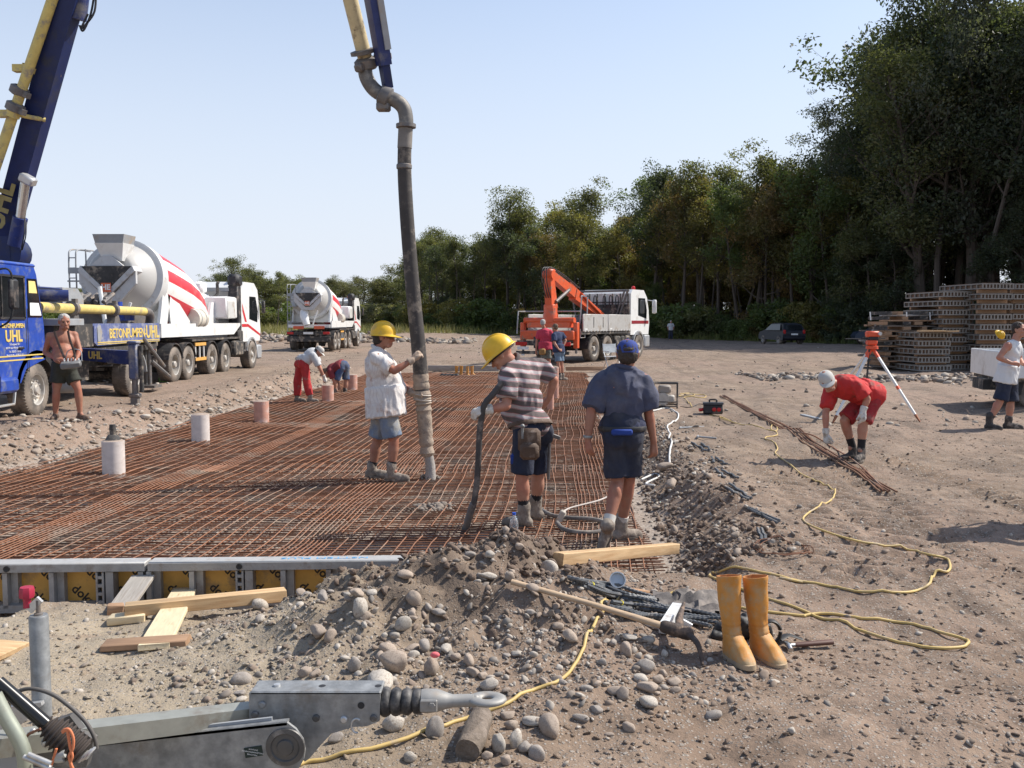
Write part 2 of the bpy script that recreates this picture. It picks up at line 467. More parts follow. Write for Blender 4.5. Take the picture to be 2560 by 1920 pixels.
def soil_material():
 m = bpy.data.materials.new('soil'); m.use_nodes = True
 nt = m.node_tree; n = nt.nodes; l = nt.links; bs = n['Principled BSDF']
 geo = n.new('ShaderNodeNewGeometry'); P = geo.outputs['Position']
 def noise(scale, det=6, ro=0.62, stretch=None):
  t = n.new('ShaderNodeTexNoise'); t.inputs['Scale'].default_value = scale; t.inputs['Detail'].default_value = det; t.inputs['Roughness'].default_value = ro
  if stretch:
   mp = n.new('ShaderNodeMapping'); mp.inputs['Scale'].default_value = stretch; l.new(P, mp.inputs[0]); l.new(mp.outputs[0], t.inputs['Vector'])
  else: l.new(P, t.inputs['Vector'])
  return t.outputs['Fac']
 def rng(f, a, b, c=0.0, d=1.0):
  r = n.new('ShaderNodeMapRange'); l.new(f, r.inputs['Value'])
  for k, v in zip(('From Min', 'From Max', 'To Min', 'To Max'), (a, b, c, d)): r.inputs[k].default_value = v
  return r.outputs[0]
 def mix(f, a, b, mode='MIX'):
  x = n.new('ShaderNodeMix'); x.data_type = 'RGBA'; x.blend_type = mode
  if isinstance(f, float): x.inputs[0].default_value = f
  else: l.new(f, x.inputs[0])
  for s, v in ((6, a), (7, b)):
   if isinstance(v, tuple): x.inputs[s].default_value = (*v, 1)
   else: l.new(v, x.inputs[s])
  return x.outputs[2]
 def math_(op, a, b):
  x = n.new('ShaderNodeMath'); x.operation = op
  for s, v in ((0, a), (1, b)):
   if isinstance(v, float): x.inputs[s].default_value = v
   else: l.new(v, x.inputs[s])
  return x.outputs[0]
 sep = n.new('ShaderNodeSeparateXYZ'); l.new(P, sep.inputs[0])
 X, Y, Z = sep.outputs
 c = mix(rng(noise(0.9), 0.42, 0.58), (0.198, 0.142, 0.100), (0.284, 0.212, 0.155))
 c = mix(rng(noise(0.16, 4), 0.42, 0.62), c, (0.285, 0.202, 0.152))
 c = mix(rng(noise(5.5, 8, 0.75), 0.50, 0.68), c, (0.125, 0.092, 0.068))
 c = mix(math_('MULTIPLY', rng(noise(2.0, 6, 0.7, (1.3, 0.22, 1.0)), 0.50, 0.64), math_('MULTIPLY', rng(X, 0.8, 2.2), 0.8)), c, (0.135, 0.100, 0.076))
 sand = math_('MULTIPLY', rng(X, 0.0, -1.1), math_('MULTIPLY', rng(Y, 5.9, 5.2), rng(noise(1.6, 5), 0.28, 0.46)))
 c = mix(sand, c, (0.34, 0.28, 0.205))
 def pebbles(scale, rmax, keep):
  v = n.new('ShaderNodeTexVoronoi'); v.inputs['Scale'].default_value = scale; l.new(P, v.inputs['Vector'])
  sc = n.new('ShaderNodeSeparateColor'); l.new(v.outputs['Color'], sc.inputs[0])
  on = math_('GREATER_THAN', sc.outputs[0], keep)
  return math_('MULTIPLY', on, rng(v.outputs['Distance'], rmax, rmax * 0.75)), sc.outputs[1], v.outputs['Distance']
 p1, r1, d1 = pebbles(30.0, 0.36, 0.80)
 p2, r2, d2 = pebbles(75.0, 0.45, 0.55)
 peb = mix(r1, (0.21, 0.18, 0.155), (0.37, 0.335, 0.29))
 peb2 = mix(r2, (0.17, 0.15, 0.13), (0.46, 0.42, 0.37))
 c = mix(math_('MULTIPLY', p2, 0.75), c, peb2)
 c = mix(math_('MULTIPLY', p1, 0.8), c, peb)
 hx, hy = math_('MULTIPLY', math_('ADD', X, 0.2), 0.95), math_('MULTIPLY', math_('ADD', Y, -5.1), 1.1)
 hd_ = math_('SQRT', math_('ADD', math_('MULTIPLY', hx, hx), math_('MULTIPLY', hy, hy)), 0.0)
 hm_ = math_('MULTIPLY', rng(math_('ADD', hd_, math_('MULTIPLY', noise(2.4, 5), 0.7)), 1.5, 0.95), rng(noise(3.5, 6), 0.62, 0.44, 0.25, 0.9))
 c = mix(hm_, c, (0.150, 0.113, 0.086))
 bed = math_('MULTIPLY', rng(Z, -0.20, -0.26), math_('MULTIPLY', rng(Y, 5.8, 6.2), rng(noise(2.0, 4), 0.3, 0.5, 0.55, 1.0)))
 c = mix(bed, c, mix(rng(noise(24, 6, 0.8), 0.35, 0.66), (0.22, 0.165, 0.13), (0.44, 0.385, 0.325)))
 l.new(c, bs.inputs['Base Color'])
 bs.inputs['Roughness'].default_value = 0.95; bs.inputs['Specular IOR Level'].default_value = 0.15
 rd = n.new('ShaderNodeTexNoise'); rd.noise_type = 'RIDGED_MULTIFRACTAL'; rd.inputs['Scale'].default_value = 7.0; rd.inputs['Detail'].default_value = 5; rd.inputs['Roughness'].default_value = 0.6
 l.new(P, rd.inputs['Vector']); ridge = rng(rd.outputs['Fac'], 0.3, 1.6)
 h = math_('ADD', math_('ADD', math_('MULTIPLY', noise(14, 8, 0.7), 0.7), math_('MULTIPLY', ridge, -0.55)), math_('ADD', math_('MULTIPLY', p1, 0.30), math_('MULTIPLY', p2, 0.14)))
 h = math_('ADD', h, math_('MULTIPLY', noise(60, 6, 0.7, (1, 1, 1)), 0.22))
 b = n.new('ShaderNodeBump'); b.inputs['Strength'].default_value = 0.65; b.inputs['Distance'].default_value = 0.05
 l.new(h, b.inputs['Height']); l.new(b.outputs[0], bs.inputs['Normal'])
 return m
SOIL = soil_material()
ground = np_obj('ground', np.stack([GX.ravel(), GY.ravel(), GZ.ravel()], 1), GF, SOIL)
tag(ground, kind='structure')
ground['label'] = 'bare brown building site ground with stones and tyre prints'
def gz(x, y): return float(ground_z(np.array([x]), np.array([y]))[0])
def put(p, lift=0.0): return Vector((p[0], p[1], gz(p[0], p[1]) + lift))
# --- trees
BARK = mat('bark', (0.085, 0.068, 0.055), 0.9, var=0.35, vscale=4, stretch=(6, 6, 1), bump=0.6, bscale=10)
def leaf_mat(name, c, c2=None):
 m = mat(name, c, 0.55, var=0.35, vscale=0.9, col2=c2, mixscale=0.45, mix=(0.45, 0.6), spec=0.35, transl=0.46, rnd=0.25)
 return m
L_OAK = leaf_mat('oak_leaf', (0.128, 0.134, 0.064), (0.148, 0.145, 0.07))
L_DARK = leaf_mat('dark_leaf', (0.066, 0.081, 0.051), (0.086, 0.099, 0.059))
L_SILVER = leaf_mat('silver_leaf', (0.119, 0.13, 0.094), (0.165, 0.171, 0.132))
L_YELLOW = leaf_mat('yellowing_leaf', (0.2, 0.168, 0.062), (0.15, 0.142, 0.06))
L_BROWN = leaf_mat('browning_leaf', (0.201, 0.132, 0.063), (0.149, 0.129, 0.057))
L_FRESH = leaf_mat('fresh_leaf', (0.132, 0.167, 0.06), (0.103, 0.132, 0.055))
L_PALE = leaf_mat('pale_leaf', (0.161, 0.1495, 0.0978), (0.115, 0.1207, 0.069))
def leaf_cloud(centres, radii, counts, size, rng, flat=0.75, fold=True):
 """small four-cornered leaf sprays spread through clumps"""
 P, = [np.concatenate([c + (lambda d: d / np.maximum(np.linalg.norm(d, axis=1, keepdims=True), 1e-6) * (rng.random((n, 1)) ** 0.42) * r * np.array([1, 1, flat]))(rng.normal(size=(n, 3)))
                          for c, r, n in zip(centres, radii, counts)])]
 n = len(P)
 nrm = rng.normal(size=(n, 3)) + np.array([0, 0, 0.7]); nrm /= np.linalg.norm(nrm, axis=1, keepdims=True)
 t = np.cross(nrm, rng.normal(size=(n, 3))); t /= np.maximum(np.linalg.norm(t, axis=1, keepdims=True), 1e-6)
 b = np.cross(nrm, t)
 s = size * (0.55 + 0.9 * rng.random((n, 1)))
 w = s * (0.35 + 0.25 * rng.random((n, 1)))
 tip = nrm * s * 0.25
 V = np.stack([P - t * s * 0.5, P + b * w * 0.5 + tip * 0.4, P + t * s * 0.5 - tip * 0.6, P - b * w * 0.5 + tip * 0.4], 1).reshape(-1, 3)
 F = np.arange(4 * n).reshape(-1, 4)
 return V, F
def crown_mesh(name, V, F):
 o = np_obj(name, V, F, None, smooth=False); me = o.data; bpy.data.objects.remove(o)
 me.materials.append(L_OAK)
 return me
def limb(mb, a, d, L, r, rng, depth, tips, up=0.25, n=6, kids=3, spread=0.75):
 pts = [Vector(a)]; d = Vector(d).normalized()
 segs = 4
 for i in range(segs):
  d = (d + Vector(rng.normal(size=3) * 0.16) + Vector((0, 0, up * 0.25))).normalized()
  pts.append(pts[-1] + d * (L / segs))
 rr = [r * (1 - 0.6 * i / segs) for i in range(segs + 1)]
 mb.tube(pts, rr, n, True)
 if depth == 0:
  tips.append((np.array(pts[-1]), L)); tips.append((np.array(pts[2]), L)); return
 for k in range(kids):
  i = 2 + int(rng.random() * (segs - 1))
  i = min(i, segs)
  ax = Vector(rng.normal(size=3)).normalized()
  dd = (d + (ax - d * ax.dot(d)).normalized() * spread * (0.7 + 0.6 * rng.random())).normalized()
  limb(mb, pts[i], dd, L * (0.55 + 0.2 * rng.random()), rr[i] * 0.62, rng, depth - 1, tips, up, max(4, n - 1), kids, spread)
 tips.append((np.array(pts[-1]), L))
def make_tree(seed, H, bole, rad, lean=0.03, nl=9, leaf=0.26, dens=60, clump=1.0, tr=0.22, forks=True, low=False, flat=0.75):
 """trunk mesh and crown mesh of a tree of height H: bole = fraction free of branches, rad = crown radius"""
 rng = np.random.default_rng(seed)
 mb = MB(); tips = []
 pts = [Vector((0, 0, -0.3))]; d = Vector((rng.normal() * lean, rng.normal() * lean, 1)).normalized()
 N = 9
 for i in range(N):
  d = (d + Vector((rng.normal() * 0.05, rng.normal() * 0.05, 0.05))).normalized()
  pts.append(pts[-1] + d * (H * 0.93 / N))
 rr = [tr * (1.25 if i == 0 else 1) * (1 - 0.80 * i / N) for i in range(N + 1)]
 mb.tube(pts, rr, 8, True)
 for k in range(nl):
  f = bole + (1 - bole) * ((k + 0.5 * rng.random()) / nl) * 0.97
  i = min(int(f * N), N - 1); a = pts[i].lerp(pts[i + 1], f * N - i)
  ang = k * 2.4 + rng.random()
  prof = math.sin(math.pi * min(1, max(0.12, 0.15 + 0.85 * (f - bole) / (1 - bole)))) ** 0.6
  L = rad * (0.55 + 0.5 * rng.random()) * max(prof, 0.35)
  up = 0.5 + 0.9 * f if forks else 0.15
  limb(mb, a, (math.cos(ang), math.sin(ang), up), L, rr[i] * 0.48, rng, 1, tips, 0.3)
 tips.append((np.array(pts[-1]), rad * 0.6)); tips.append((np.array(pts[-2]), rad * 0.6))
 cs = np.array([t[0] for t in tips]); L = np.array([t[1] for t in tips])
 cs = cs + rng.normal(size=cs.shape) * 0.2 * clump
 rad_c = clump * (0.45 + 0.6 * rng.random(len(cs)))
 cnt = np.maximum((dens * rad_c ** 2 / clump ** 2 * (0.5 + rng.random(len(cs)))).astype(int), 8)
 V, F = leaf_cloud(cs, rad_c, cnt, leaf, rng, flat)
 tm = mb.mesh('trunk'); tm.materials.append(BARK)
 return tm, crown_mesh('crown', V, F)
def make_shrub(seed, H, rad, n=26, leaf=0.16, dens=70):
 rng = np.random.default_rng(seed); mb = MB(); cs = []
 for k in range(9):
  a = k * 2.4; d = Vector((math.cos(a) * 0.5, math.sin(a) * 0.5, 1))
  pts = [Vector((math.cos(a) * 0.1, math.sin(a) * 0.1, -0.1))]
  for i in range(4):
   d = (d + Vector(rng.normal(size=3) * 0.2)).normalized(); pts.append(pts[-1] + d * H * 0.22)
  mb.tube(pts, [0.03, 0.025, 0.02, 0.015, 0.008], 5, True); cs += [np.array(p) for p in pts[2:]]
 for k in range(n):
  a = rng.random() * 6.28; r = rad * rng.random() ** 0.5; z = H * (0.15 + 0.75 * rng.random()) * (1 - 0.45 * (r / rad) ** 2)
  cs.append(np.array([math.cos(a) * r, math.sin(a) * r, z]))
 cs = np.array(cs); rc = rad * 0.26 * (0.7 + 0.6 * rng.random(len(cs)))
 V, F = leaf_cloud(cs, rc, (dens * (0.6 + 0.8 * rng.random(len(cs)))).astype(int), leaf, rng, 0.8)
 tm = mb.mesh('stems'); tm.materials.append(BARK)
 return tm, crown_mesh('leaves', V, F)
PROTO = {
 'oak': [(make_tree(s, 16, 0.42, 3.5, 0.03, 15, 0.23, 105, 1.2, 0.22), 16) for s in (1, 2, 3)],
 'pole': [(make_tree(s, 15, 0.46, 2.1, 0.05, 12, 0.21, 75, 0.9, 0.15), 15) for s in (11, 12, 13)],
 'low': [(make_tree(s, 11, 0.08, 2.8, 0.05, 17, 0.20, 140, 1.0, 0.13, forks=False), 11) for s in (21, 22, 23)],
 'big': [(make_tree(s, 22, 0.26, 5.2, 0.02, 26, 0.24, 140, 1.5, 0.42), 22) for s in (31, 32)],
 'feather': [(make_tree(41, 17, 0.52, 3.4, 0.02, 14, 0.17, 110, 1.0, 0.17, flat=0.5), 17)],
 'bush': [(make_shrub(s, 2.2, 1.5), 2.2) for s in (51, 52, 53)],
}
TREE_PARTS = {'bush': ('stems', 'leaves')}
def plant(kind, v, x, y, H, leafm, label, name, cat, group=None, wide=1.0, rot=None):
 (tm, cm), h0 = PROTO[kind][v % len(PROTO[kind])]
 s = H / h0
 t = thing(name, (x, y, gz(x, y) - 0.05), label, cat, group, random.random() * 6.28 if rot is None else rot)
 t.scale = (s * wide, s * wide, s)
 a, b = TREE_PARTS.get(kind, ('trunk', 'crown'))
 for nm, me in ((a, tm), (b, cm)):
  o = bpy.data.objects.new(nm, me); COL.objects.link(o); o.parent = t
  if me is cm:
   o.material_slots[0].link = 'OBJECT'; o.material_slots[0].material = leafm
 return t
def depth_at(px, base_py):
 return on_z(px * K, base_py * K, 0).y
def edge_y(xp):
 return float(np.interp(xp, [880, 1000, 1240, 1450, 1700, 1900, 2100, 2300, 2700], [118, 108, 98, 88, 76, 66, 58, 52, 45]))
notable = [
 ('pole', 0, 930, 488, L_OAK, 'slim pale-crowned tree at the wood end, just right of the thick hose', 'slender_tree'),
 ('pole', 1, 985, 500, L_OAK, 'thin tree with a bare lower trunk, second from the hose end of the wood', 'slender_tree'),
 ('oak', 0, 1100, 402, L_OAK, 'spreading oak rising above its neighbours left of the crane tip', 'oak_tree'),
 ('oak', 1, 1245, 395, L_OAK, 'round-headed oak standing behind the raised orange crane', 'oak_tree'),
 ('oak', 2, 1420, 345, L_DARK, 'broad dark oak with forked limbs behind the white truck cab', 'oak_tree'),
 ('oak', 0, 1510, 342, L_OAK, 'dense green oak just right of the forked dark oak', 'oak_tree'),
 ('pole', 2, 1600, 318, L_BROWN, 'tree with browning leaves at the shoulder of the wood', 'slender_tree'),
 ('feather', 0, 1745, 196, L_SILVER, 'tall feathery tree with long bare forked trunk beside the big dark trees', 'feathery_tree'),
 ('big', 0, 1935, -20, L_DARK, 'very tall dark tree whose left branches reach over the sky', 'tall_tree'),
 ('big', 1, 2095, -70, L_SILVER, 'very tall silvery tree rising behind the panel stacks', 'tall_tree'),
 ('big', 0, 2240, -40, L_DARK, 'tall dark tree at the right edge of the wood', 'tall_tree'),
 ('low', 0, 1165, 470, L_DARK, 'bushy dark tree between two taller oaks', 'bushy_tree'),
 ('low', 1, 1330, 470, L_YELLOW, 'yellowing bushy tree over the crane truck bed', 'bushy_tree'),
 ('low', 2, 1660, 380, L_BROWN, 'reddish brown bushy tree under the feathery tree', 'bushy_tree'),
 ('low', 0, 1800, 330, L_FRESH, 'fresh green tree lit from behind in front of the tall dark tree', 'bushy_tree'),
 ('pole', 0, 1590, 345, L_DARK, 'thin dark tree leaning at the shoulder of the wood', 'slender_tree'),
 ('oak', 1, 1690, 310, L_OAK, 'oak half hidden behind the feathery tree', 'oak_tree'),
]
for kind, v, xp, top, lm, lab, nm in notable:
 Y = edge_y(xp) + (2.5 if kind in ('oak', 'big') else 1.0)
 foot = dy(xp, 700, Y)
 H = dy(xp, top, Y).z - gz(foot.x, foot.y)
 plant(kind, v, foot.x, foot.y, H * (1.1 if kind == 'big' else 0.98), lm, lab, nm, 'tree', None, 0.78 if kind == 'big' else 0.95)
trng = random.Random(5)
TOPS_X = [880, 930, 985, 1040, 1100, 1170, 1245, 1310, 1350, 1420, 1510, 1590, 1650, 1745, 1800, 1860, 1900, 2095, 2250, 2700]
TOPS_Y = [510, 488, 500, 500, 405, 465, 395, 480, 440, 345, 342, 330, 330, 300, 290, 200, 20, -60, -40, -200]
for row, (off, step) in enumerate(((0.5, 42), (5, 36), (11, 38), (18, 42), (27, 46), (38, 44))):
 xp = 885 + row * 9
 while xp < 2560:
  X = xp + trng.uniform(-14, 14)
  Y = edge_y(X) + off * (0.8 + 0.4 * trng.random())
  top = float(np.interp(X, TOPS_X, TOPS_Y))
  q = dy(X, 700, Y)
  Ht = dy(X, top, Y).z
  if row == 0: kind, H = trng.choice((('pole', 0.80), ('low', 0.36), ('pole', 0.9), ('oak', 0.86), ('low', 0.45)))
  elif row == 1: kind, H = trng.choice((('pole', 0.92), ('pole', 0.8), ('oak', 0.88)))
  elif row == 2: kind, H = trng.choice((('oak', 0.92), ('pole', 0.95), ('low', 0.6)))
  elif row < 5: kind, H = trng.choice((('oak', 0.92), ('low', 0.78), ('low', 0.68)))
  else: kind, H = 'low', 0.72
  if X > 1960 and trng.random() < 0.5: kind = 'big' if row < 3 else 'oak'
  lm = trng.choice((L_OAK, L_OAK, L_YELLOW, L_YELLOW, L_BROWN, L_FRESH)) if 1130 < X < 1830 else trng.choice((L_OAK, L_DARK, L_DARK, L_OAK))
  if X >= 1830: lm = trng.choice((L_DARK, L_DARK, L_OAK))
  kd = {'oak': 'broad', 'pole': 'slim', 'low': 'bushy', 'big': 'huge'}[kind]; cn = {L_OAK: 'green', L_DARK: 'dark green', L_YELLOW: 'yellowing', L_BROWN: 'browning', L_FRESH: 'bright green'}[lm]
  wh = ('front edge', 'second row', 'inside', 'inside', 'back', 'back')[row]; lmk = ('far left end', 'left of the crane', 'behind the crane truck', 'right of the white cab', 'behind the black car', 'behind the timber stack', 'behind the panel stacks')[int(np.searchsorted([1010, 1170, 1390, 1620, 1800, 2020], X))]
  wlab = f'{cn} {kd} tree, {wh} of the wood, {lmk}'
  plant(kind, trng.randrange(3), q.x, q.y, max(4.0, Ht * H * trng.uniform(0.90, 1.05)), lm,
              wlab, 'wood_tree', 'tree', 'trees filling the wood', trng.uniform(0.9, 1.2))
  xp += step * (0.8 + 0.4 * trng.random()) * (edge_y(X) / 80) ** -0.5 * (1 if X < 1850 else 1.25)
for xp in np.arange(890, 2520, 24):
 X = xp + trng.uniform(-9, 9); Y = edge_y(X) - trng.uniform(0.5, 3.0); q = dy(X, 700, Y)
 lm = trng.choice((L_FRESH, L_FRESH, L_YELLOW, L_OAK, L_BROWN)) if X < 1830 else trng.choice((L_DARK, L_OAK, L_DARK))
 plant('bush', trng.randrange(3), q.x, q.y, trng.uniform(1.3, 3.6) * (1.2 if X < 1800 else 1), lm, '%s shrub at the foot of the wood, %s' % ({L_FRESH: 'bright green', L_OAK: 'green', L_YELLOW: 'yellowing', L_DARK: 'dark', L_BROWN: 'browning'}[lm], ('far left', 'left of the crane', 'behind the crane truck', 'right of the white cab', 'around the black car', 'behind the timber stack', 'behind the panel stacks')[int(np.searchsorted([1010, 1170, 1390, 1620, 1800, 2020], X))]), 'shrub', 'shrub', 'undergrowth shrubs at the wood edge', trng.uniform(0.9, 1.5))
for i, xp in enumerate(np.arange(-60, 905, 13)):
 X = xp + trng.uniform(-7, 7)
 top = float(np.interp(X, [-60, 120, 300, 455, 500, 560, 640, 690, 760, 830, 870, 910], [640, 640, 632, 622, 600, 605, 622, 612, 618, 612, 602, 560]))
 Y = trng.uniform(165, 215) if X < 600 else trng.uniform(150, 200)
 q = dy(X, 697, Y); H = dy(X, top + trng.uniform(-14, 4), Y).z - gz(q.x, q.y)
 lm = trng.choice((L_OAK, L_DARK, L_OAK)) if X < 700 else trng.choice((L_PALE, L_OAK, L_PALE))
 plant(trng.choice(('low', 'low', 'oak')), trng.randrange(3), q.x, q.y, max(4, H) * 1.12, lm, 'tree of the low distant treeline beyond the meadow', 'distant_tree', 'tree', 'trees of the far treeline', trng.uniform(1.2, 1.7))
for i, xp in enumerate(np.arange(-60, 905, 30)):
 X = xp + trng.uniform(-9, 9); Y = trng.uniform(130, 150); q = dy(X, 697, Y)
 if 700 < X < 860: lm = L_PALE
 else: lm = trng.choice((L_OAK, L_DARK, L_FRESH))
 plant('bush', trng.randrange(3), q.x, q.y, trng.uniform(2.5, 5.0), lm, 'bush before the low distant treeline', 'distant_bush', 'shrub', 'bushes before the far treeline', 1.4)
q = dy(512, 697, 120); plant('oak', 2, q.x, q.y, dy(512, 562, 120).z, L_OAK, 'open-crowned tree standing alone above the far treeline, beyond the first mixer cab', 'lone_tree', 'tree', None, 1.25)
q = dy(598, 697, 125); plant('pole', 1, q.x, q.y, dy(598, 588, 125).z, L_OAK, 'smaller thin tree between the two mixer trucks beyond the meadow', 'slender_tree', 'tree', None, 1.2)
# --- meadow
MEADOW = mat('meadow_soil', (0.20, 0.19, 0.085), 0.9, var=0.3, vscale=0.5, col2=(0.25, 0.205, 0.11), mixscale=0.12, bump=0.8, bscale=8)
GRASS = mat('dry_grass', (0.19, 0.185, 0.07), 0.8, var=0.35, vscale=0.6, col2=(0.27, 0.225, 0.11), mixscale=0.2, transl=0.25)
mx = np.linspace(-95, 2, 80); my = np.linspace(0, 1, 30)
U, W = np.meshgrid(mx, my)
y0 = 78 + 20 * sstep(-22, 0, U); YY = y0 + (230 - y0) * W ** 1.6
ZZ = ground_z(U, YY) + 0.012
ii = (np.arange(29)[:, None] * 80 + np.arange(79)[None, :]).ravel()
meadow = np_obj('meadow', np.stack([U.ravel(), YY.ravel(), ZZ.ravel()], 1), np.stack([ii, ii + 1, ii + 81, ii + 80], 1), MEADOW)
tag(meadow, kind='structure'); meadow['label'] = 'yellowing meadow beyond the site'
rg = np.random.default_rng(8)
def blades(n, xs, ys, hmin, hmax, w):
 h = hmin + (hmax - hmin) * rg.random(n) ** 1.5; a = rg.random(n) * 6.28
 z = ground_z(xs, ys); lx, ly = rg.normal(size=n) * 0.3 * h, rg.normal(size=n) * 0.3 * h
 ww = w * (0.6 + 0.8 * rg.random(n))
 A = np.stack([xs - np.cos(a) * ww, ys - np.sin(a) * ww, z - 0.02], 1); B = np.stack([xs + np.cos(a) * ww, ys + np.sin(a) * ww, z - 0.02], 1)
 C = np.stack([xs + lx, ys + ly, z + h], 1)
 return np.stack([A, B, C], 1).reshape(-1, 3), np.arange(3 * n).reshape(-1, 3)
n = 26000
xs = rg.uniform(-95, 1, n); y0 = 78 + 20 * sstep(-22, 0, xs); ys = y0 + rg.random(n) ** 1.8 * 110
V, F = blades(n, xs, ys, 0.35, 1.1, 0.045)
tag(np_obj('grass', V, F, GRASS, smooth=False), 'tall yellowing grass of the far meadow', 'grass', kind='stuff')
n = 9000
xpx = rg.uniform(885, 2300, n); edge = np.array([edge_y(q) for q in xpx]); ys = edge - rg.uniform(-1, 5.0, n); xs = (xpx * K - 1280) / FPX * ys * 1.0
V, F = blades(n, xs, ys, 0.2, 1.0, 0.03)
tag(np_obj('weeds', V, F, mat('weed', (0.12, 0.14, 0.045), 0.8, var=0.4, vscale=0.4, col2=(0.2, 0.19, 0.06), mixscale=0.15, transl=0.25), smooth=False), 'weeds and grass along the foot of the wood', 'weeds', kind='stuff')
# --- shared vehicle materials and parts
DUST = (0.33, 0.27, 0.21)
WHITE = mat('white_paint', (0.74, 0.74, 0.72), 0.4, var=0.05, dirt=((0.55, 0.52, 0.48), 0.2, 1.6), coat=0.3)
REDP = mat('red_paint', (0.55, 0.03, 0.04), 0.4, var=0.08, dirt=(DUST, 0.15, 2.5), coat=0.3)
BLUE = mat('blue_paint', (0.022, 0.065, 0.34), 0.42, var=0.16, dirt=((0.16, 0.18, 0.25), 0.30, 3.0), coat=0.25)
DBLUE = mat('dark_blue_paint', (0.022, 0.035, 0.13), 0.5, var=0.2, dirt=((0.16, 0.15, 0.15), 0.32, 2.6))
BOOMBLUE = mat('boom_blue_paint', (0.008, 0.018, 0.085), 0.5, var=0.15, dirt=((0.03, 0.033, 0.05), 0.3, 1.6))
PALEBLUE = mat('worn_blue_panel', (0.105, 0.13, 0.27), 0.6, var=0.15, dirt=((0.36, 0.36, 0.38), 0.35, 4.0))
YELLOWP = mat('yellow_pipe', (0.60, 0.47, 0.15), 0.55, var=0.12, dirt=((0.30, 0.25, 0.18), 0.3, 6.0))
GOLD = mat('gold_letters', (0.62, 0.46, 0.13), 0.6, var=0.08)
ORANGE = mat('orange_paint', (0.66, 0.105, 0.035), 0.45, var=0.1, dirt=((0.28, 0.17, 0.12), 0.2, 3.0), coat=0.2)
BLACK = mat('black_plastic', (0.025, 0.025, 0.027), 0.6, var=0.15, dirt=((0.16, 0.13, 0.11), 0.25, 3.0))
UNDER = mat('dusty_underframe', (0.05, 0.047, 0.045), 0.8, var=0.25, dirt=(DUST, 0.3, 4.0))
TYRE = mat('tyre_rubber', (0.105, 0.092, 0.08), 0.9, var=0.15, vscale=2, dirt=((0.24, 0.20, 0.165), 0.5, 2.0), bump=0.1, bscale=30)
RIM = mat('dusty_rim', (0.42, 0.40, 0.37), 0.6, metal=0.2, var=0.15, dirt=(DUST, 0.4, 6.0))
STEEL = mat('galvanised_steel', (0.32, 0.325, 0.32), 0.55, metal=0.45, var=0.22, vscale=9, col2=(0.235, 0.24, 0.24), mixscale=14, mix=(0.4, 0.6), dirt=((0.19, 0.165, 0.14), 0.30, 4.0), bump=0.08)
DSTEEL = mat('worn_steel', (0.16, 0.15, 0.145), 0.6, metal=0.4, var=0.25, dirt=((0.24, 0.19, 0.15), 0.35, 6.0))
ALU = mat('aluminium', (0.55, 0.55, 0.54), 0.4, metal=0.6, var=0.06, dirt=(DUST, 0.18, 3.0))
GLASS = mat('dark_glass', (0.012, 0.014, 0.016), 0.06, var=0.0, spec=0.6)
LAMP_O = mat('amber_lens', (0.75, 0.16, 0.02), 0.3, var=0.05)
LAMP_R = mat('red_lens', (0.45, 0.015, 0.015), 0.25, var=0.05)
LAMP_W = mat('clear_lens', (0.7, 0.7, 0.7), 0.15, var=0.05)
CONC = mat('concrete_grey', (0.33, 0.30, 0.27), 0.9, var=0.2, bump=0.4, bscale=30)
GREYP = mat('grey_paint', (0.30, 0.31, 0.32), 0.5, var=0.1, dirt=(DUST, 0.25, 3.0))
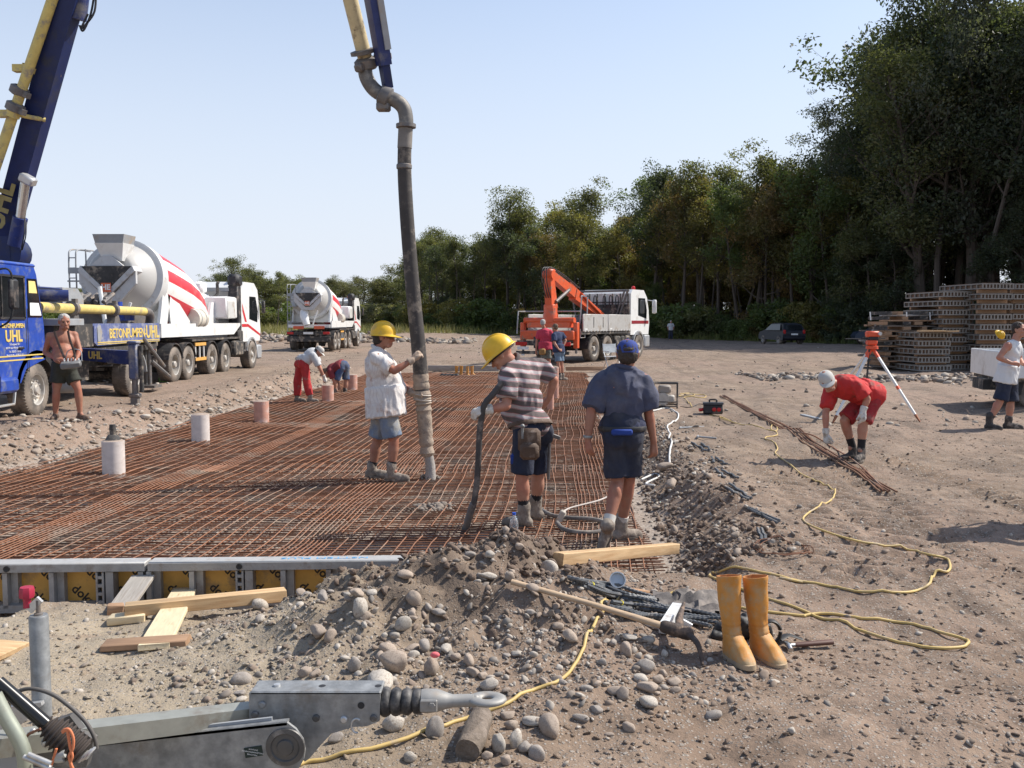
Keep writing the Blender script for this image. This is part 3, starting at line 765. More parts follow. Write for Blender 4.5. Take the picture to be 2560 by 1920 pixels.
def wheel(parent, c, r, w, side, steer=0.0, rimmat=None, deep=0.35, name='wheel'):
 """tyre mesh > rim, hub. side +1: outer face towards +x"""
 key = (round(r, 3), round(w, 3), deep)
 if key not in wheel.cache:
  t = MB(); a = Matrix.Rotation(R(90), 4, 'Y')
  t.lathe([(r * .60, -w * .5), (r * .70, -w * .52), (r * .90, -w * .5), (r * .97, -w * .44), (r, -w * .3), (r, -w * .04), (r * .985, -w * .03), (r * .985, w * .03), (r, w * .04), (r, w * .3), (r * .97, w * .44), (r * .90, w * .5), (r * .70, w * .52), (r * .60, w * .5)], 40, a, False)
  for k in range(48):
   an = 2 * math.pi * k / 48
   for s in (-1, 1): t.box((s * w * 0.34, math.cos(an) * r * .99, math.sin(an) * r * .99), (w * .2, r * .06, r * .028), rot=(an, 0, 0))
  f = MB(); e = w * .46
  f.lathe([(r * .62, e), (r * .60, e + .01), (r * .56, e), (r * .54, e - w * deep), (r * .40, e - w * (deep + .12)), (r * .30, e - w * (deep - .02)), (r * .27, e - w * (deep - .1)), (0.0001, e - w * (deep - .1))], 30, a, False)
  f.lathe([(r * .60, -e), (r * .3, -e + .05), (0.0001, -e + .05)], 24, a, False)
  h = MB()
  h.lathe([(r * .19, e - w * .35), (r * .19, e - w * .02), (r * .15, e + w * .04), (0.0001, e + w * .04)], 18, a, False)
  nu = MB()
  for k in range(10):
   an = 2 * math.pi * k / 10; q = e - w * (deep - .02)
   nu.cyl((q - .03, math.cos(an) * r * .335, math.sin(an) * r * .335), (q + .035, math.cos(an) * r * .335, math.sin(an) * r * .335), r * .032, 6)
   nu.cyl((q - w * .08, math.cos(an + .3) * r * .47, math.sin(an + .3) * r * .47), (q - w * .06, math.cos(an + .3) * r * .47, math.sin(an + .3) * r * .47), r * .03, 6)
  wheel.cache[key] = (t.mesh('tyre'), f.mesh('rim'), h.mesh('hub'), nu.mesh('wheel_nuts'))
  wheel.cache[key][0].materials.append(TYRE); wheel.cache[key][1].materials.append(RIM); wheel.cache[key][2].materials.append(RIM); wheel.cache[key][3].materials.append(RIM)
 ms = wheel.cache[key]
 o = bpy.data.objects.new(name, ms[0]); COL.objects.link(o); o.parent = parent
 o.location = c; o.rotation_euler = (random.random() * 6, 0, (0 if side > 0 else math.pi) + steer)
 for nm, me in (('rim', ms[1]), ('hub', ms[2]), ('wheel_nuts', ms[3])):
  q = bpy.data.objects.new(nm, me); COL.objects.link(q); q.parent = o
  if nm == 'wheel_nuts': q['kind'] = 'stuff'
 return o
wheel.cache = {}
def arch(mb, x0, x1, y, z, r, t=0.03, a0=15, a1=165, n=12):
 """mudguard: arched strip over a wheel"""
 pin, pout = [], []
 for k in range(n + 1):
  a = R(a0 + (a1 - a0) * k / n)
  pin.append((y + math.cos(a) * r, z + math.sin(a) * r)); pout.append((y + math.cos(a) * (r + t), z + math.sin(a) * (r + t)))
 for k in range(n):
  mb.prism([pin[k], pin[k + 1], pout[k + 1], pout[k]], x0, x1, 'x')
# --- mixer truck
def drum_material():
 m = bpy.data.materials.new('striped_drum'); m.use_nodes = True
 nt = m.node_tree; n = nt.nodes; l = nt.links; bs = n['Principled BSDF']
 tc = n.new('ShaderNodeTexCoord'); sp = n.new('ShaderNodeSeparateXYZ'); l.new(tc.outputs['Object'], sp.inputs[0])
 def ma(op, a, b=None):
  x = n.new('ShaderNodeMath'); x.operation = op
  for s, v in ((0, a), (1, b)):
   if v is None: continue
   if isinstance(v, (int, float)): x.inputs[s].default_value = v
   else: l.new(v, x.inputs[s])
  return x.outputs[0]
 ang = ma('ARCTAN2', sp.outputs[1], sp.outputs[0])
 f = ma('FRACT', ma('ADD', ma('ADD', ma('MULTIPLY', ang, 10 / 6.28318), ma('MULTIPLY', sp.outputs[2], 0.02)), 10.05))
 band = ma('LESS_THAN', f, 0.5)
 zone = ma('MULTIPLY', ma('GREATER_THAN', sp.outputs[2], 0.72), ma('LESS_THAN', sp.outputs[2], 5.1))
 fac = ma('MULTIPLY', band, zone)
 mx = n.new('ShaderNodeMix'); mx.data_type = 'RGBA'; l.new(fac, mx.inputs[0])
 mx.inputs[6].default_value = (0.74, 0.73, 0.70, 1); mx.inputs[7].default_value = (0.56, 0.04, 0.055, 1)
 nz = n.new('ShaderNodeTexNoise'); nz.inputs['Scale'].default_value = 2.5; nz.inputs['Detail'].default_value = 7; l.new(tc.outputs['Object'], nz.inputs['Vector'])
 rg_ = n.new('ShaderNodeMapRange'); rg_.inputs['From Min'].default_value = 0.55; rg_.inputs['From Max'].default_value = 0.8; rg_.inputs['To Max'].default_value = 0.6; l.new(nz.outputs[0], rg_.inputs[0])
 m3 = n.new('ShaderNodeMix'); m3.data_type = 'RGBA'; l.new(ma('LESS_THAN', sp.outputs[2], 0.36), m3.inputs[0]); l.new(mx.outputs[2], m3.inputs[6]); m3.inputs[7].default_value = (0.42, 0.41, 0.39, 1)
 m2 = n.new('ShaderNodeMix'); m2.data_type = 'RGBA'; l.new(rg_.outputs[0], m2.inputs[0]); l.new(m3.outputs[2], m2.inputs[6]); m2.inputs[7].default_value = (0.42, 0.36, 0.30, 1)
 l.new(m2.outputs[2], bs.inputs['Base Color']); bs.inputs['Roughness'].default_value = 0.45
 return m
DRUM = drum_material()
def make_mixer(loc, label):
 t = thing('mixer_truck', loc, label, 'mixer truck', 'concrete mixer trucks on the site')
 R_ = 0.48
 axles = (0.0, 1.0, 3.0, 4.3, 7.2)
 for i, y in enumerate(axles):
  for s in (-1, 1): wheel(t, (s * (1.02 if i < 4 else 1.05), y, R_), R_, 0.34 if i == 4 else 0.36, s, deep=0.2 if i == 4 else 0.42)
 b = MB()
 for s in (-1, 1): b.box((s * 0.42, 3.4, 0.92), (0.10, 9.4, 0.26))
 for y in axles: b.cyl((-1.0, y, R_), (1.0, y, R_), 0.09, 8)
 for y in (-1.0, 1.9, 3.6, 5.6): b.box((0, y, 0.9), (0.8, 0.12, 0.2))
 b.build('chassis', UNDER, t)
 for i, y in enumerate(axles[:4]):
  for s in (-1, 1):
   m = MB(); arch(m, s * 1.21, s * 0.78, y, R_, R_ + 0.07); m.build('mudguard', BLACK, t)
 m = MB(); m.box((0, 3.6, 1.10), (2.3, 4.4, 0.06)); m.build('deck_plate', UNDER, t)
 m = MB()
 for s in (-1, 1):
  m.prism([(-0.9, 1.22), (5.2, 1.22), (5.9, 1.5), (5.9, 1.58), (-0.9, 1.58)], s * 1.18, s * 1.12, 'x')
  m.prism([(-0.6, 1.5), (-0.1, 1.5), (0.35, 2.75), (-0.15, 2.9)], s * 1.02, s * 0.94, 'x')
  m.prism([(0.2, 1.5), (1.9, 1.5), (0.25, 2.5), (0.0, 2.5)], s * 1.02, s * 0.96, 'x')
  m.prism([(4.1, 1.5), (5.2, 1.5), (4.9, 2.25), (4.5, 2.25)], s * 0.7, s * 0.62, 'x')
 m.box((0, -0.15, 1.95), (1.9, 0.10, 0.9)); m.box((0, -0.75, 1.30), (2.2, 0.6, 0.16))
 m.build('subframe', WHITE, t)
 prof = [(0.55, -0.35), (0.62, -0.33), (0.85, 0.0), (1.06, 0.45), (1.12, 0.7), (1.15, 1.2), (1.16, 1.9), (1.16, 2.6), (1.07, 3.5), (0.92, 4.3), (0.73, 5.0), (0.50, 5.3), (0.30, 5.4), (0.28, 5.6), (0.0001, 5.6)]
 dr = MB().lathe(prof, 48).build('drum', DRUM, t, smooth=0.9)
 a = R(90 - 11); dr.scale = (0.94, 0.94, 1.0); dr.location = (0.0, -0.75, 2.82); dr.rotation_euler = Vector((0, math.sin(a), -math.cos(a))).to_track_quat('Z', 'X').to_euler()
 rb = MB().lathe([(1.03, 0.30), (1.15, 0.32), (1.17, 0.66), (1.12, 0.69)], 48).build('roller_ring', mat('ring_grey', (0.56, 0.56, 0.55), 0.5, var=0.06, dirt=(DUST, 0.15, 3)), dr)
 dk = MB().lathe([(0.50, -0.34), (0.50, 0.3), (0.6, 0.4), (0.0001, 0.4)], 24, None, False).build('drum_mouth', UNDER, dr)
 g = MB(); g.box((0, 5.05, 2.15), (0.8, 0.7, 0.75), b=0.08); g.cyl((0, 4.6, 2.15), (0, 5.0, 2.15), 0.34, 16); g.box((0.1, 4.95, 2.72), (0.5, 0.5, 0.4), b=0.08)
 g.build('gearbox', WHITE, t)
 g = MB(); g.tube(catmull([(0.5, 5.2, 2.4), (0.62, 5.35, 2.55), (0.62, 5.35, 2.85), (0.7, 5.2, 2.9)]), 0.05, 8); g.build('oil_pipe', UNDER, t)
 h = MB()
 def funnel(mb, c, w0, d0, z0, w1, d1, z1, th=0.02, dy1=0.0):
  o0 = [(-w0, -d0), (w0, -d0), (w0, d0), (-w0, d0)]; o1 = [(-w1, -d1 + dy1), (w1, -d1 + dy1), (w1, d1 + dy1), (-w1, d1 + dy1)]
  vs = [(c[0] + x, c[1] + y, z0) for x, y in o0] + [(c[0] + x, c[1] + y, z1) for x, y in o1]
  vs += [(c[0] + x * (1 - th / w0), c[1] + y * (1 - th / d0), z0) for x, y in o0] + [(c[0] + x * (1 - th / w1), c[1] + y * (1 - th / w1), z1) for x, y in o1]
  fs = []
  for k in range(4):
   j = (k + 1) % 4
   fs += [(k, j, j + 4, k + 4), (k + 8, k + 12, j + 12, j + 8), (k, k + 8, j + 8, j), (k + 4, j + 4, j + 12, k + 12)]
  mb.add(vs, fs)
 funnel(h, (0.1, -1.05, 0), 0.40, 0.36, 3.84, 0.35, 0.33, 3.62); hp = h.build('hopper', GREYP, t, smooth=0)
 h = MB(); funnel(h, (0.1, -1.05, 0), 0.365, 0.345, 3.62, 0.24, 0.26, 3.18, dy1=0.12); h.build('hopper_funnel', WHITE, t, smooth=0.4)
 h = MB()
 h.prism([(-0.42, 3.05), (0.42, 3.05), (0.12, 3.30), (-0.12, 3.30)], -1.32, -1.24, 'y')
 h.prism([(-0.66, 3.05), (-0.02, 2.42), (0.02, 2.42), (0.02, 2.36), (-0.12, 2.36), (-0.72, 2.92)], -1.36, -0.75, 'y')
 h.prism([(0.66, 3.05), (0.02, 2.42), (-0.02, 2.42), (-0.02, 2.36), (0.12, 2.36), (0.72, 2.92)], -1.37, -0.75, 'y')
 h.prism([(-0.72, 2.92), (-0.12, 2.30), (0.12, 2.30), (0.72, 2.92), (0.72, 2.6), (0.3, 2.15), (-0.3, 2.15), (-0.72, 2.6)], -1.30, -1.20, 'y')
 h.build('discharge_chute', mat('chute_grey', (0.50, 0.50, 0.50), 0.5, var=0.08, dirt=(DUST, 0.2, 3.0)), t, smooth=0)
 h = MB(); h.prism([(-0.62, 3.04), (0.62, 3.04), (0.0, 2.40)], -1.355, -0.9, 'y'); h.build('chute_mouth', UNDER, t, smooth=0)
 h = MB(); h.box((0, -1.40, 2.50), (0.25, 0.015, 0.23)); sg = h.build('sign', mat('orange_sign', (0.62, 0.13, 0.05), 0.5, var=0.05), t)
 lettering('HE', 0.19, WHITE, sg, Matrix.Translation((0, -1.412, 2.50)) @ Matrix.Rotation(R(90), 4, 'X'), 0.003, 0.006)
 for x in (-1.16, -0.98):
  h = MB(); h.tube(catmull([(x, -0.9, 1.0), (x, -0.9, 2.5), (x, -0.9, 3.25), (x + 0.0, -0.8, 3.48), (x + 0.05, -0.3, 3.52), (x + 0.05, 0.2, 3.52)], 5), 0.022, 6); h.build('ladder_rail', GREYP, t)
 for k in range(9):
  h = MB(); h.cyl((-1.16, -0.9, 1.2 + k * 0.26), (-0.98, -0.9, 1.2 + k * 0.26), 0.016, 6); h.build('rung', GREYP, t)
 h = MB(); h.box((-0.92, -0.55, 2.34), (0.5, 0.7, 0.05)); h.box((-0.95, -0.92, 2.95), (0.45, 0.03, 0.15)); h.box((-0.95, -0.92, 2.68), (0.5, 0.03, 0.04)); h.cyl((-0.72, -0.9, 2.34), (-0.72, -0.9, 3.5), 0.02, 6)
 h.build('platform', GREYP, t)
 h = MB(); h.tube([(-0.25, -1.0, 2.05), (-0.2, -1.25, 1.8), (-0.05, -1.3, 1.35)], [0.22, 0.22, 0.17], 14, False); h.build('folding_chute', WHITE, t)
 h = MB(); h.box((0.35, -1.1, 1.75), (0.06, 0.06, 0.8), rot=(0, R(20), 0)); h.build('chute_strut', WHITE, t)
 h = MB(); h.box((0, -1.15, 0.62), (2.3, 0.1, 0.30), b=0.02); h.box((0, -1.2, 0.92), (2.3, 0.06, 0.18)); h.build('rear_beam', UNDER, t)
 for s in (-1, 1):
  h = MB(); h.box((s * 0.95, -1.25, 0.93), (0.34, 0.04, 0.13), b=0.01); h.build('tail_lamp', LAMP_R, t)
  h = MB(); h.box((s * 0.55, -1.08, 1.22), (0.55, 0.04, 0.16)); h.build('marker_board', ORANGE, t)
 h = MB(); h.box((0, -1.245, 0.93), (0.52, 0.02, 0.11)); h.build('number_plate', WHITE, t)
 h = MB(); h.cyl((1.0, 1.7, 1.72), (1.0, 2.5, 1.72), 0.29, 20); tk = h.build('water_tank', mat('cream_tank', (0.62, 0.58, 0.5), 0.5, var=0.08, dirt=(DUST, 0.3, 3)), t)
 for y in (1.9, 2.3):
  h = MB(); h.lathe([(0.297, -0.025), (0.302, 0), (0.297, 0.025)], 20, Matrix.Translation((1.0, y, 1.72)) @ Matrix.Rotation(R(90), 4, 'X'), False); h.build('tank_strap', GREYP, tk)
 h = MB(); h.box((1.18, 2.0, 0.98), (0.03, 0.9, 0.09)); h.box((1.18, 2.0, 0.55), (0.03, 0.9, 0.09)); h.build('side_guard', mat('yellow_board', (0.62, 0.33, 0.08), 0.6, var=0.1, dirt=(DUST, 0.25, 4)), t)
 for y in (1.65, 2.0, 2.35):
  h = MB(); h.box((1.15, y, 0.76), (0.03, 0.05, 0.4)); h.build('guard_post', WHITE, t)
 h = MB(); h.box((0.55, 5.35, 2.08), (1.1, 1.15, 0.72), b=0.05); bx = h.build('tool_cabinet', WHITE, t)
 h = MB(); h.box((1.108, 5.2, 2.02), (0.02, 0.72, 0.55), b=0.005); h.build('cabinet_door', mat('cabinet_grey', (0.52, 0.52, 0.5), 0.5, var=0.05, dirt=(DUST, 0.25, 3)), bx)
 h = MB(); h.box((1.0, 5.75, 0.75), (0.4, 1.0, 0.5), b=0.05); h.build('fuel_tank', UNDER, t)
 c = MB()
 c.prism([(6.15, 0.95), (8.3, 0.95), (8.42, 1.3), (8.3, 2.2), (8.12, 2.75), (7.7, 2.98), (6.5, 2.98), (6.15, 2.7)], -1.15, 1.15, 'x')
 cab = c.build('cab', WHITE, t, smooth=0.4)
 for s in (-1, 1):
  h = MB(); h.prism([(7.05, 1.72), (8.02, 1.60), (8.1, 2.0), (7.85, 2.5), (7.1, 2.5)], s * 1.152, s * 1.157, 'x'); h.build('side_window', GLASS, cab)
  h = MB(); h.prism([(6.18, 1.55), (6.9, 1.55), (8.34, 1.2), (8.34, 1.12), (6.9, 1.45), (6.18, 1.45)], s * 1.152, s * 1.156, 'x'); h.prism([(6.25, 2.0), (6.55, 1.62), (6.75, 1.62), (6.25, 2.25)], s * 1.152, s * 1.156, 'x')
  h.build('red_stripe', REDP, cab)
  h = MB(); h.box((s * 1.32, 8.25, 2.15), (0.12, 0.1, 0.45), b=0.03); h.tube([(s * 1.15, 8.2, 2.45), (s * 1.32, 8.25, 2.4)], 0.02, 6); h.build('mirror', BLACK, cab)
  h = MB(); arch(h, s * 1.2, s * 0.8, 7.2, R_, R_ + 0.08, 0.06); h.box((s * 1.1, 8.1, 0.55), (0.2, 0.6, 0.5), b=0.05); h.build('wing', GREYP, t)
  h = MB(); h.box((s * 1.12, 6.45, 0.95), (0.05, 0.3, 0.05)); h.box((s * 1.12, 6.45, 0.65), (0.05, 0.3, 0.05)); h.box((s * 1.12, 6.32, 0.8), (0.04, 0.03, 0.4)); h.box((s * 1.12, 6.58, 0.8), (0.04, 0.03, 0.4)); h.build('step', DSTEEL, t)
 h = MB(); h.prism([(8.15, 1.75), (8.3, 1.75), (8.14, 2.62), (8.0, 2.62)], -1.0, 1.0, 'x'); h.build('windscreen', GLASS, cab)
 h = MB(); h.box((0.98, 6.0, 2.05), (0.34, 0.36, 1.6), b=0.04); h.box((1.0, 6.0, 3.0), (0.40, 0.52, 0.45), b=0.10); h.build('air_intake', BLACK, t)
 h = MB(); h.box((0.98, 6.0, 1.15), (0.4, 0.5, 0.4), b=0.05); h.build('intake_housing', UNDER, t)
 h = MB(); h.lathe([(0.09, 0), (0.085, 0.12), (0.03, 0.17), (0.0001, 0.17)], 12, Matrix.Translation((0.75, 6.5, 2.98))); h.build('beacon', LAMP_O, t)
 h = MB(); h.box((0.2, 5.95, 2.7), (1.3, 0.3, 0.12)); h.build('roof_rack', GREYP, t)
 h = MB(); h.box((-0.4, 5.9, 0.7), (0.6, 0.9, 0.5)); h.build('battery_box', BLACK, t)
 return t
mx1 = make_mixer((-10.28, 24.3, gz(-10.3, 26)), 'white mixer truck with red striped drum backed up to the blue pump')
mx2 = copy_tree(mx1)
mx2.location = (-10.75, 48.8, gz(-10.5, 50)); mx2['label'] = 'second mixer truck further back on the open ground, behind the bending workers'
# --- concrete pump truck (faces -y, its left side is at +x after the turn)
pm = thing('concrete_pump_truck', (-8.4, 16.2, gz(-8.6, 17)), 'blue concrete pump truck with boom raised and outrigger leg set down', 'pump truck', None, 0)
LW = 0.47
for y, s in ((-0.25, 1), (3.9, 1)):
 wheel(pm, (-0.2, y, LW), LW, 0.34, 1, 0.06 if y < 1 else 0, deep=0.16 if y < 1 else 0.42)
 wheel(pm, (-2.2, y, LW), LW, 0.34, -1, 0, deep=0.16 if y < 1 else 0.42)
b = MB()
for x in (-1.65, -0.75): b.box((x, 2.0, 0.85), (0.12, 7.6, 0.3))
for y in (-0.25, 3.9): b.cyl((-2.2, y, LW), (-0.2, y, LW), 0.1, 8)
b.box((-1.2, 1.9, 0.75), (1.4, 1.6, 0.6)); b.build('chassis', UNDER, pm)
c = MB()
c.prism([(-2.35, 0.62), (-2.42, 1.3), (-2.2, 2.35), (-1.95, 2.62), (-0.25, 2.62), (-0.18, 2.5), (0.02, 1.6), (0.05, 1.0), (-0.2, 0.95), (-0.62, 0.85), (-0.8, 0.62)], -2.4, -0.02, 'x')
cab = c.build('cab', BLUE, pm, smooth=0.4)
h = MB(); h.box((-1.21, -1.05, 2.655), (2.3, 1.9, 0.07), b=0.03); h.build('cab_roof', BLUE, cab)
h = MB(); h.prism([(-2.1, 1.75), (-0.62, 1.75), (-0.62, 2.42), (-1.95, 2.42)], -0.018, -0.008, 'x'); dw = h.build('door_window', GLASS, cab)
h = MB()
for y0, y1, z0, z1 in ((-0.64, -0.60, 1.73, 2.44), (-2.05, -0.6, 2.42, 2.46), (-2.1, -0.6, 1.71, 1.75), (-1.33, -1.30, 1.75, 2.42)): h.box((-0.012, (y0 + y1) / 2, (z0 + z1) / 2), (0.03, y1 - y0, z1 - z0))
h.build('window_frame', BLACK, cab)
h = MB(); h.prism([(-0.5, 1.75), (-0.05, 1.75), (-0.2, 2.42), (-0.5, 2.42)], -0.018, -0.007, 'x'); qw = h.build('quarter_window', GLASS, cab)
h = MB(); h.prism([(-0.47, 2.17), (-0.2, 2.17), (-0.26, 2.38), (-0.47, 2.38)], -0.0065, -0.004, 'x'); h.build('paper_notice', mat('yellow_paper', (0.75, 0.58, 0.22), 0.7, var=0.05), qw)
h = MB(); h.prism([(-0.45, 1.78), (-0.08, 1.78), (-0.16, 2.0), (-0.45, 2.0)], -0.0065, -0.004, 'x'); h.build('paper_notice', mat('white_paper', (0.8, 0.8, 0.8), 0.7, var=0.03), qw)
h = MB()
for z in (1.02, 1.09): h.box((-0.018, -1.0, z), (0.008, 1.9, 0.022))
h.build('yellow_stripe', GOLD, cab)
h = MB()
for y in (-0.52, -0.57): h.box((-0.018, y, 1.35), (0.006, 0.012, 1.1))
h.build('door_gap', BLACK, cab)
h = MB(); h.box((-0.005, -0.78, 1.22), (0.04, 0.16, 0.04), b=0.01); h.build('door_handle', BLACK, cab)
SX = Matrix.Translation((-0.014, 0, 0)) @ Matrix.Rotation(R(90), 4, 'Z') @ Matrix.Rotation(R(90), 4, 'X')
def on_side(y, z, x=0.0): return Matrix.Translation((x, y, z)) @ SX
lettering('BETONPUMPEN', 0.105, GOLD, cab, on_side(-0.98, 1.60), 0.003, 0.003, space=0.9)
lettering('UHL', 0.27, GOLD, cab, on_side(-0.98, 1.42), 0.003, 0.008)
for k, (tx, sz) in enumerate((('Schongauer Str.', 0.05), ('86979 Bad Wörish. Türkh.', 0.05), ('Tel. 08245 - 30 82', 0.05), ('Mobil 0170 - 54 98 22 33', 0.05))):
 lettering(tx, sz, mat('pale_letters', (0.6, 0.6, 0.66), 0.6, var=0.05), cab, on_side(-0.96, 1.29 - k * 0.062), 0.002, 0.0)
h = MB(); arch(h, -0.02, -0.45, -0.25, LW, LW + 0.13, 0.10, 5, 175); h.build('wing', BLACK, pm)
h = MB(); h.box((-0.12, -1.6, 0.62), (0.5, 1.0, 0.26), b=0.05); h.box((-0.1, -1.9, 0.72), (0.5, 0.5, 0.32), b=0.05); h.build('bumper', BLUE, pm)
h = MB(); h.tube([(-0.02, -1.62, 0.5), (-0.02, -1.58, 0.28), (-0.02, -1.05, 0.28), (-0.02, -1.0, 0.5)], 0.025, 8); h.build('step', ALU, pm)
h = MB(); h.tube(catmull([(0.0, -1.55, 2.5), (0.22, -1.5, 2.52), (0.26, -1.45, 2.3), (0.22, -1.45, 1.75), (0.0, -1.5, 1.55)], 5), 0.018, 6); h.build('mirror_arm', BLACK, pm)
h = MB(); h.box((0.24, -1.4, 2.12), (0.09, 0.22, 0.50), b=0.035); h.build('mirror', BLACK, pm)
h = MB(); h.lathe([(0.11, 0), (0.105, 0.22), (0.06, 0.3), (0.0001, 0.3)], 14, Matrix.Translation((-0.35, -1.25, 2.69))); h.build('beacon', LAMP_O, pm)
h = MB(); h.prism([(2.0, 1.63), (5.25, 1.63), (5.3, 1.22), (2.05, 1.18), (1.92, 1.25), (1.92, 1.58)], -0.06, 0.0, 'x'); sb = h.build('name_board', PALEBLUE, pm)
lettering('BETONPUMPEN-', 0.29, GOLD, sb, on_side(3.55, 1.41, 0.018), 0.003, 0.004, space=0.86)
lettering('UHL', 0.40, GOLD, sb, on_side(4.86, 1.42, 0.018), 0.003, 0.010)
h = MB(); h.box((0.004, 3.65, 1.245), (0.006, 3.2, 0.02)); h.box((0.004, 3.65, 1.21), (0.006, 3.2, 0.014)); h.build('yellow_stripe', GOLD, sb)
h = MB(); h.prism([(2.04, 1.55), (2.18, 1.60), (2.26, 1.45), (2.18, 1.26), (2.06, 1.26)], 0.001, 0.012, 'x'); h.build('board_flange', GREYP, sb)
h = MB(); h.box((-0.3, 1.15, 1.40), (0.55, 1.55, 0.45)); h.box((-1.2, 2.9, 1.15), (2.2, 5.0, 0.12)); h.box((-0.25, 3.6, 1.08), (0.4, 3.2, 0.12)); h.build('deck_frame', UNDER, pm)
h = MB(); h.box((-0.1, 0.75, 1.66), (0.5, 0.9, 0.13), b=0.01); h.build('pipe_tray', GREYP, pm)
h = MB(); h.cyl((-0.12, 0.05, 1.93), (-0.12, 4.75, 1.90), 0.095, 18); pp = h.build('delivery_pipe', YELLOWP, pm)
for y in (1.28, 3.05):
 h = MB(); h.lathe([(0.10, -0.07), (0.15, -0.05), (0.15, 0.05), (0.10, 0.07)], 16, Matrix.Translation((-0.12, y, 1.92)) @ Matrix.Rotation(R(90), 4, 'X'), False); h.box((-0.06, y, 2.06), (0.08, 0.1, 0.1)); h.build('pipe_clamp', DSTEEL, pm)
h = MB(); h.tube(catmull([(-0.12, 4.7, 1.9), (-0.12, 4.95, 1.88), (-0.14, 5.1, 1.78), (-0.2, 5.18, 1.6)], 5), 0.10, 14); h.build('pipe_bend', DSTEEL, pm)
for y in (1.3, 3.1):
 h = MB(); h.prism([(y - 0.18, 1.6), (y + 0.18, 1.6), (y + 0.05, 1.84), (y - 0.05, 1.84)], -0.2, -0.04, 'x'); h.build('pipe_bracket', DSTEEL, pm)
h = MB(); h.tube([(-0.3, 0.25, 1.62), (-0.3, 0.25, 2.3), (-0.3, 1.25, 2.3), (-0.3, 1.25, 1.62)], 0.025, 6); h.build('guard_rail', DBLUE, pm)
h = MB(); h.prism([(2.1, 1.9), (3.0, 1.9), (3.0, 2.15), (2.75, 2.36), (2.1, 2.36)], -1.2, -0.7, 'x'); h.build('hatch_box', GREYP, pm)
h = MB(); h.box((-1.2, 5.2, 1.55), (1.5, 1.0, 0.7), b=0.05); h.box((-1.2, 5.2, 1.95), (1.6, 1.1, 0.06)); h.build('pump_hopper', DSTEEL, pm)
h = MB()
for k in range(5): h.box((-1.5 + 0.18 * k, 4.3, 2.05 + 0.06 * (k % 2)), (0.1, 0.3, 0.35), b=0.02); h.cyl((-1.5 + 0.18 * k, 4.1, 2.1), (-1.45 + 0.18 * k, 4.5, 2.3), 0.05, 8)
h.build('valve_block', DSTEEL, pm)
h = MB(); h.cyl((-0.75, 4.1, 1.6), (-0.9, 4.2, 2.45), 0.05, 8); h.cyl((-1.4, 3.9, 1.7), (-1.6, 4.0, 2.4), 0.05, 8); h.build('hopper_ram', WHITE, pm)
h = MB(); h.cyl((-0.62, 4.5, 1.9), (-0.62, 4.5, 2.12), 0.09, 12); h.box((-0.45, 4.3, 1.78), (0.3, 0.6, 0.18)); h.build('motor', BLUE, pm)
h = MB(); arch(h, 0.0, -0.42, 3.9, LW, LW + 0.10, 0.03, 5, 150); h.build('rear_mudguard', GREYP, pm)
leg = dz(293, 882, 0.0); lx, lyy = leg.x + 8.4, leg.y - 16.2
h = MB(); h.prism([(0, 0.98), (1, 0.86), (1, 1.12), (0, 1.18)], -0.08, 0.08, 'y');
bx0 = Vector((-1.0, 1.9, 0)); dv = Vector((lx, lyy, 0)) - bx0; M_ = Matrix.Translation(bx0) @ Matrix.Rotation(math.atan2(dv.y, dv.x), 4, 'Z') @ Matrix.Diagonal((dv.length, 1, 1, 1))
h2 = MB(); h2.add(h.v, h.f, M_); ob = h2.build('outrigger_beam', DBLUE, pm, smooth=0)
lettering('UHL', 0.2, GOLD, ob, Matrix.Translation(bx0 + dv * 0.62 + Vector((dv.y, -dv.x, 0)).normalized() * 0.085 + Vector((0, 0, 1.02))) @ Matrix.Rotation(math.atan2(dv.y, dv.x), 4, 'Z') @ Matrix.Rotation(R(90), 4, 'X'), 0.003, 0.006)
h = MB(); h.box((lx, lyy, 0.92), (0.17, 0.17, 0.68), b=0.03); h.box((lx, lyy, 1.28), (0.2, 0.2, 0.06), b=0.02); lg = h.build('outrigger_leg', mat('leg_paint', (0.085, 0.105, 0.19), 0.55, var=0.2, dirt=((0.3, 0.27, 0.24), 0.4, 5)), pm)
h = MB(); h.cyl((lx, lyy, 0.02), (lx, lyy, 0.62), 0.055, 12); h.box((lx, lyy, 0.28), (0.2, 0.16, 0.08), b=0.02); h.box((lx, lyy, 0.14), (0.13, 0.13, 0.25)); h.build('jack_rod', DSTEEL, lg)
h = MB(); h.cyl((lx + 0.13, lyy, 0.35), (lx + 0.13, lyy, 1.22), 0.04, 10); h.build('leg_ram', UNDER, lg)
h = MB()
for y, x in ((4.75, -0.05), (4.9, -0.2)): h.cyl((x, y, 0.2), (x, y, 1.25), 0.05, 10)
h.box((-0.1, 4.8, 0.16), (0.45, 0.45, 0.06)); h.cyl((0.0, 4.75, 0.75), (0.2, 5.3, 0.35), 0.05, 8); h.cyl((0, 4.3, 1.3), (0.12, 5.2, 0.6), 0.045, 8); h.build('rear_jack', DSTEEL, pm)
h = MB(); h.cyl((-0.5, 1.2, 0.75), (-0.15, 1.3, 0.75), 0.17, 14); h.cyl((-0.5, 1.2, 0.45), (-0.12, 1.35, 0.45), 0.17, 14); h.build('air_tank', GREYP, pm)
h = MB(); h.cyl((-1.0, 0.1, 2.15), (0.15, 0.62, 2.15), 0.11, 16); h.build('boom_support_tube', DBLUE, pm)
h = MB(); h.lathe([(0.45, 1.1), (0.45, 1.5), (0.36, 1.6), (0.36, 2.75)], 20, Matrix.Translation((-1.25, 1.1, 0))); h.build('boom_pedestal', DBLUE, pm)
def world_to_pm(v): return Vector(v) - Vector(pm.location)
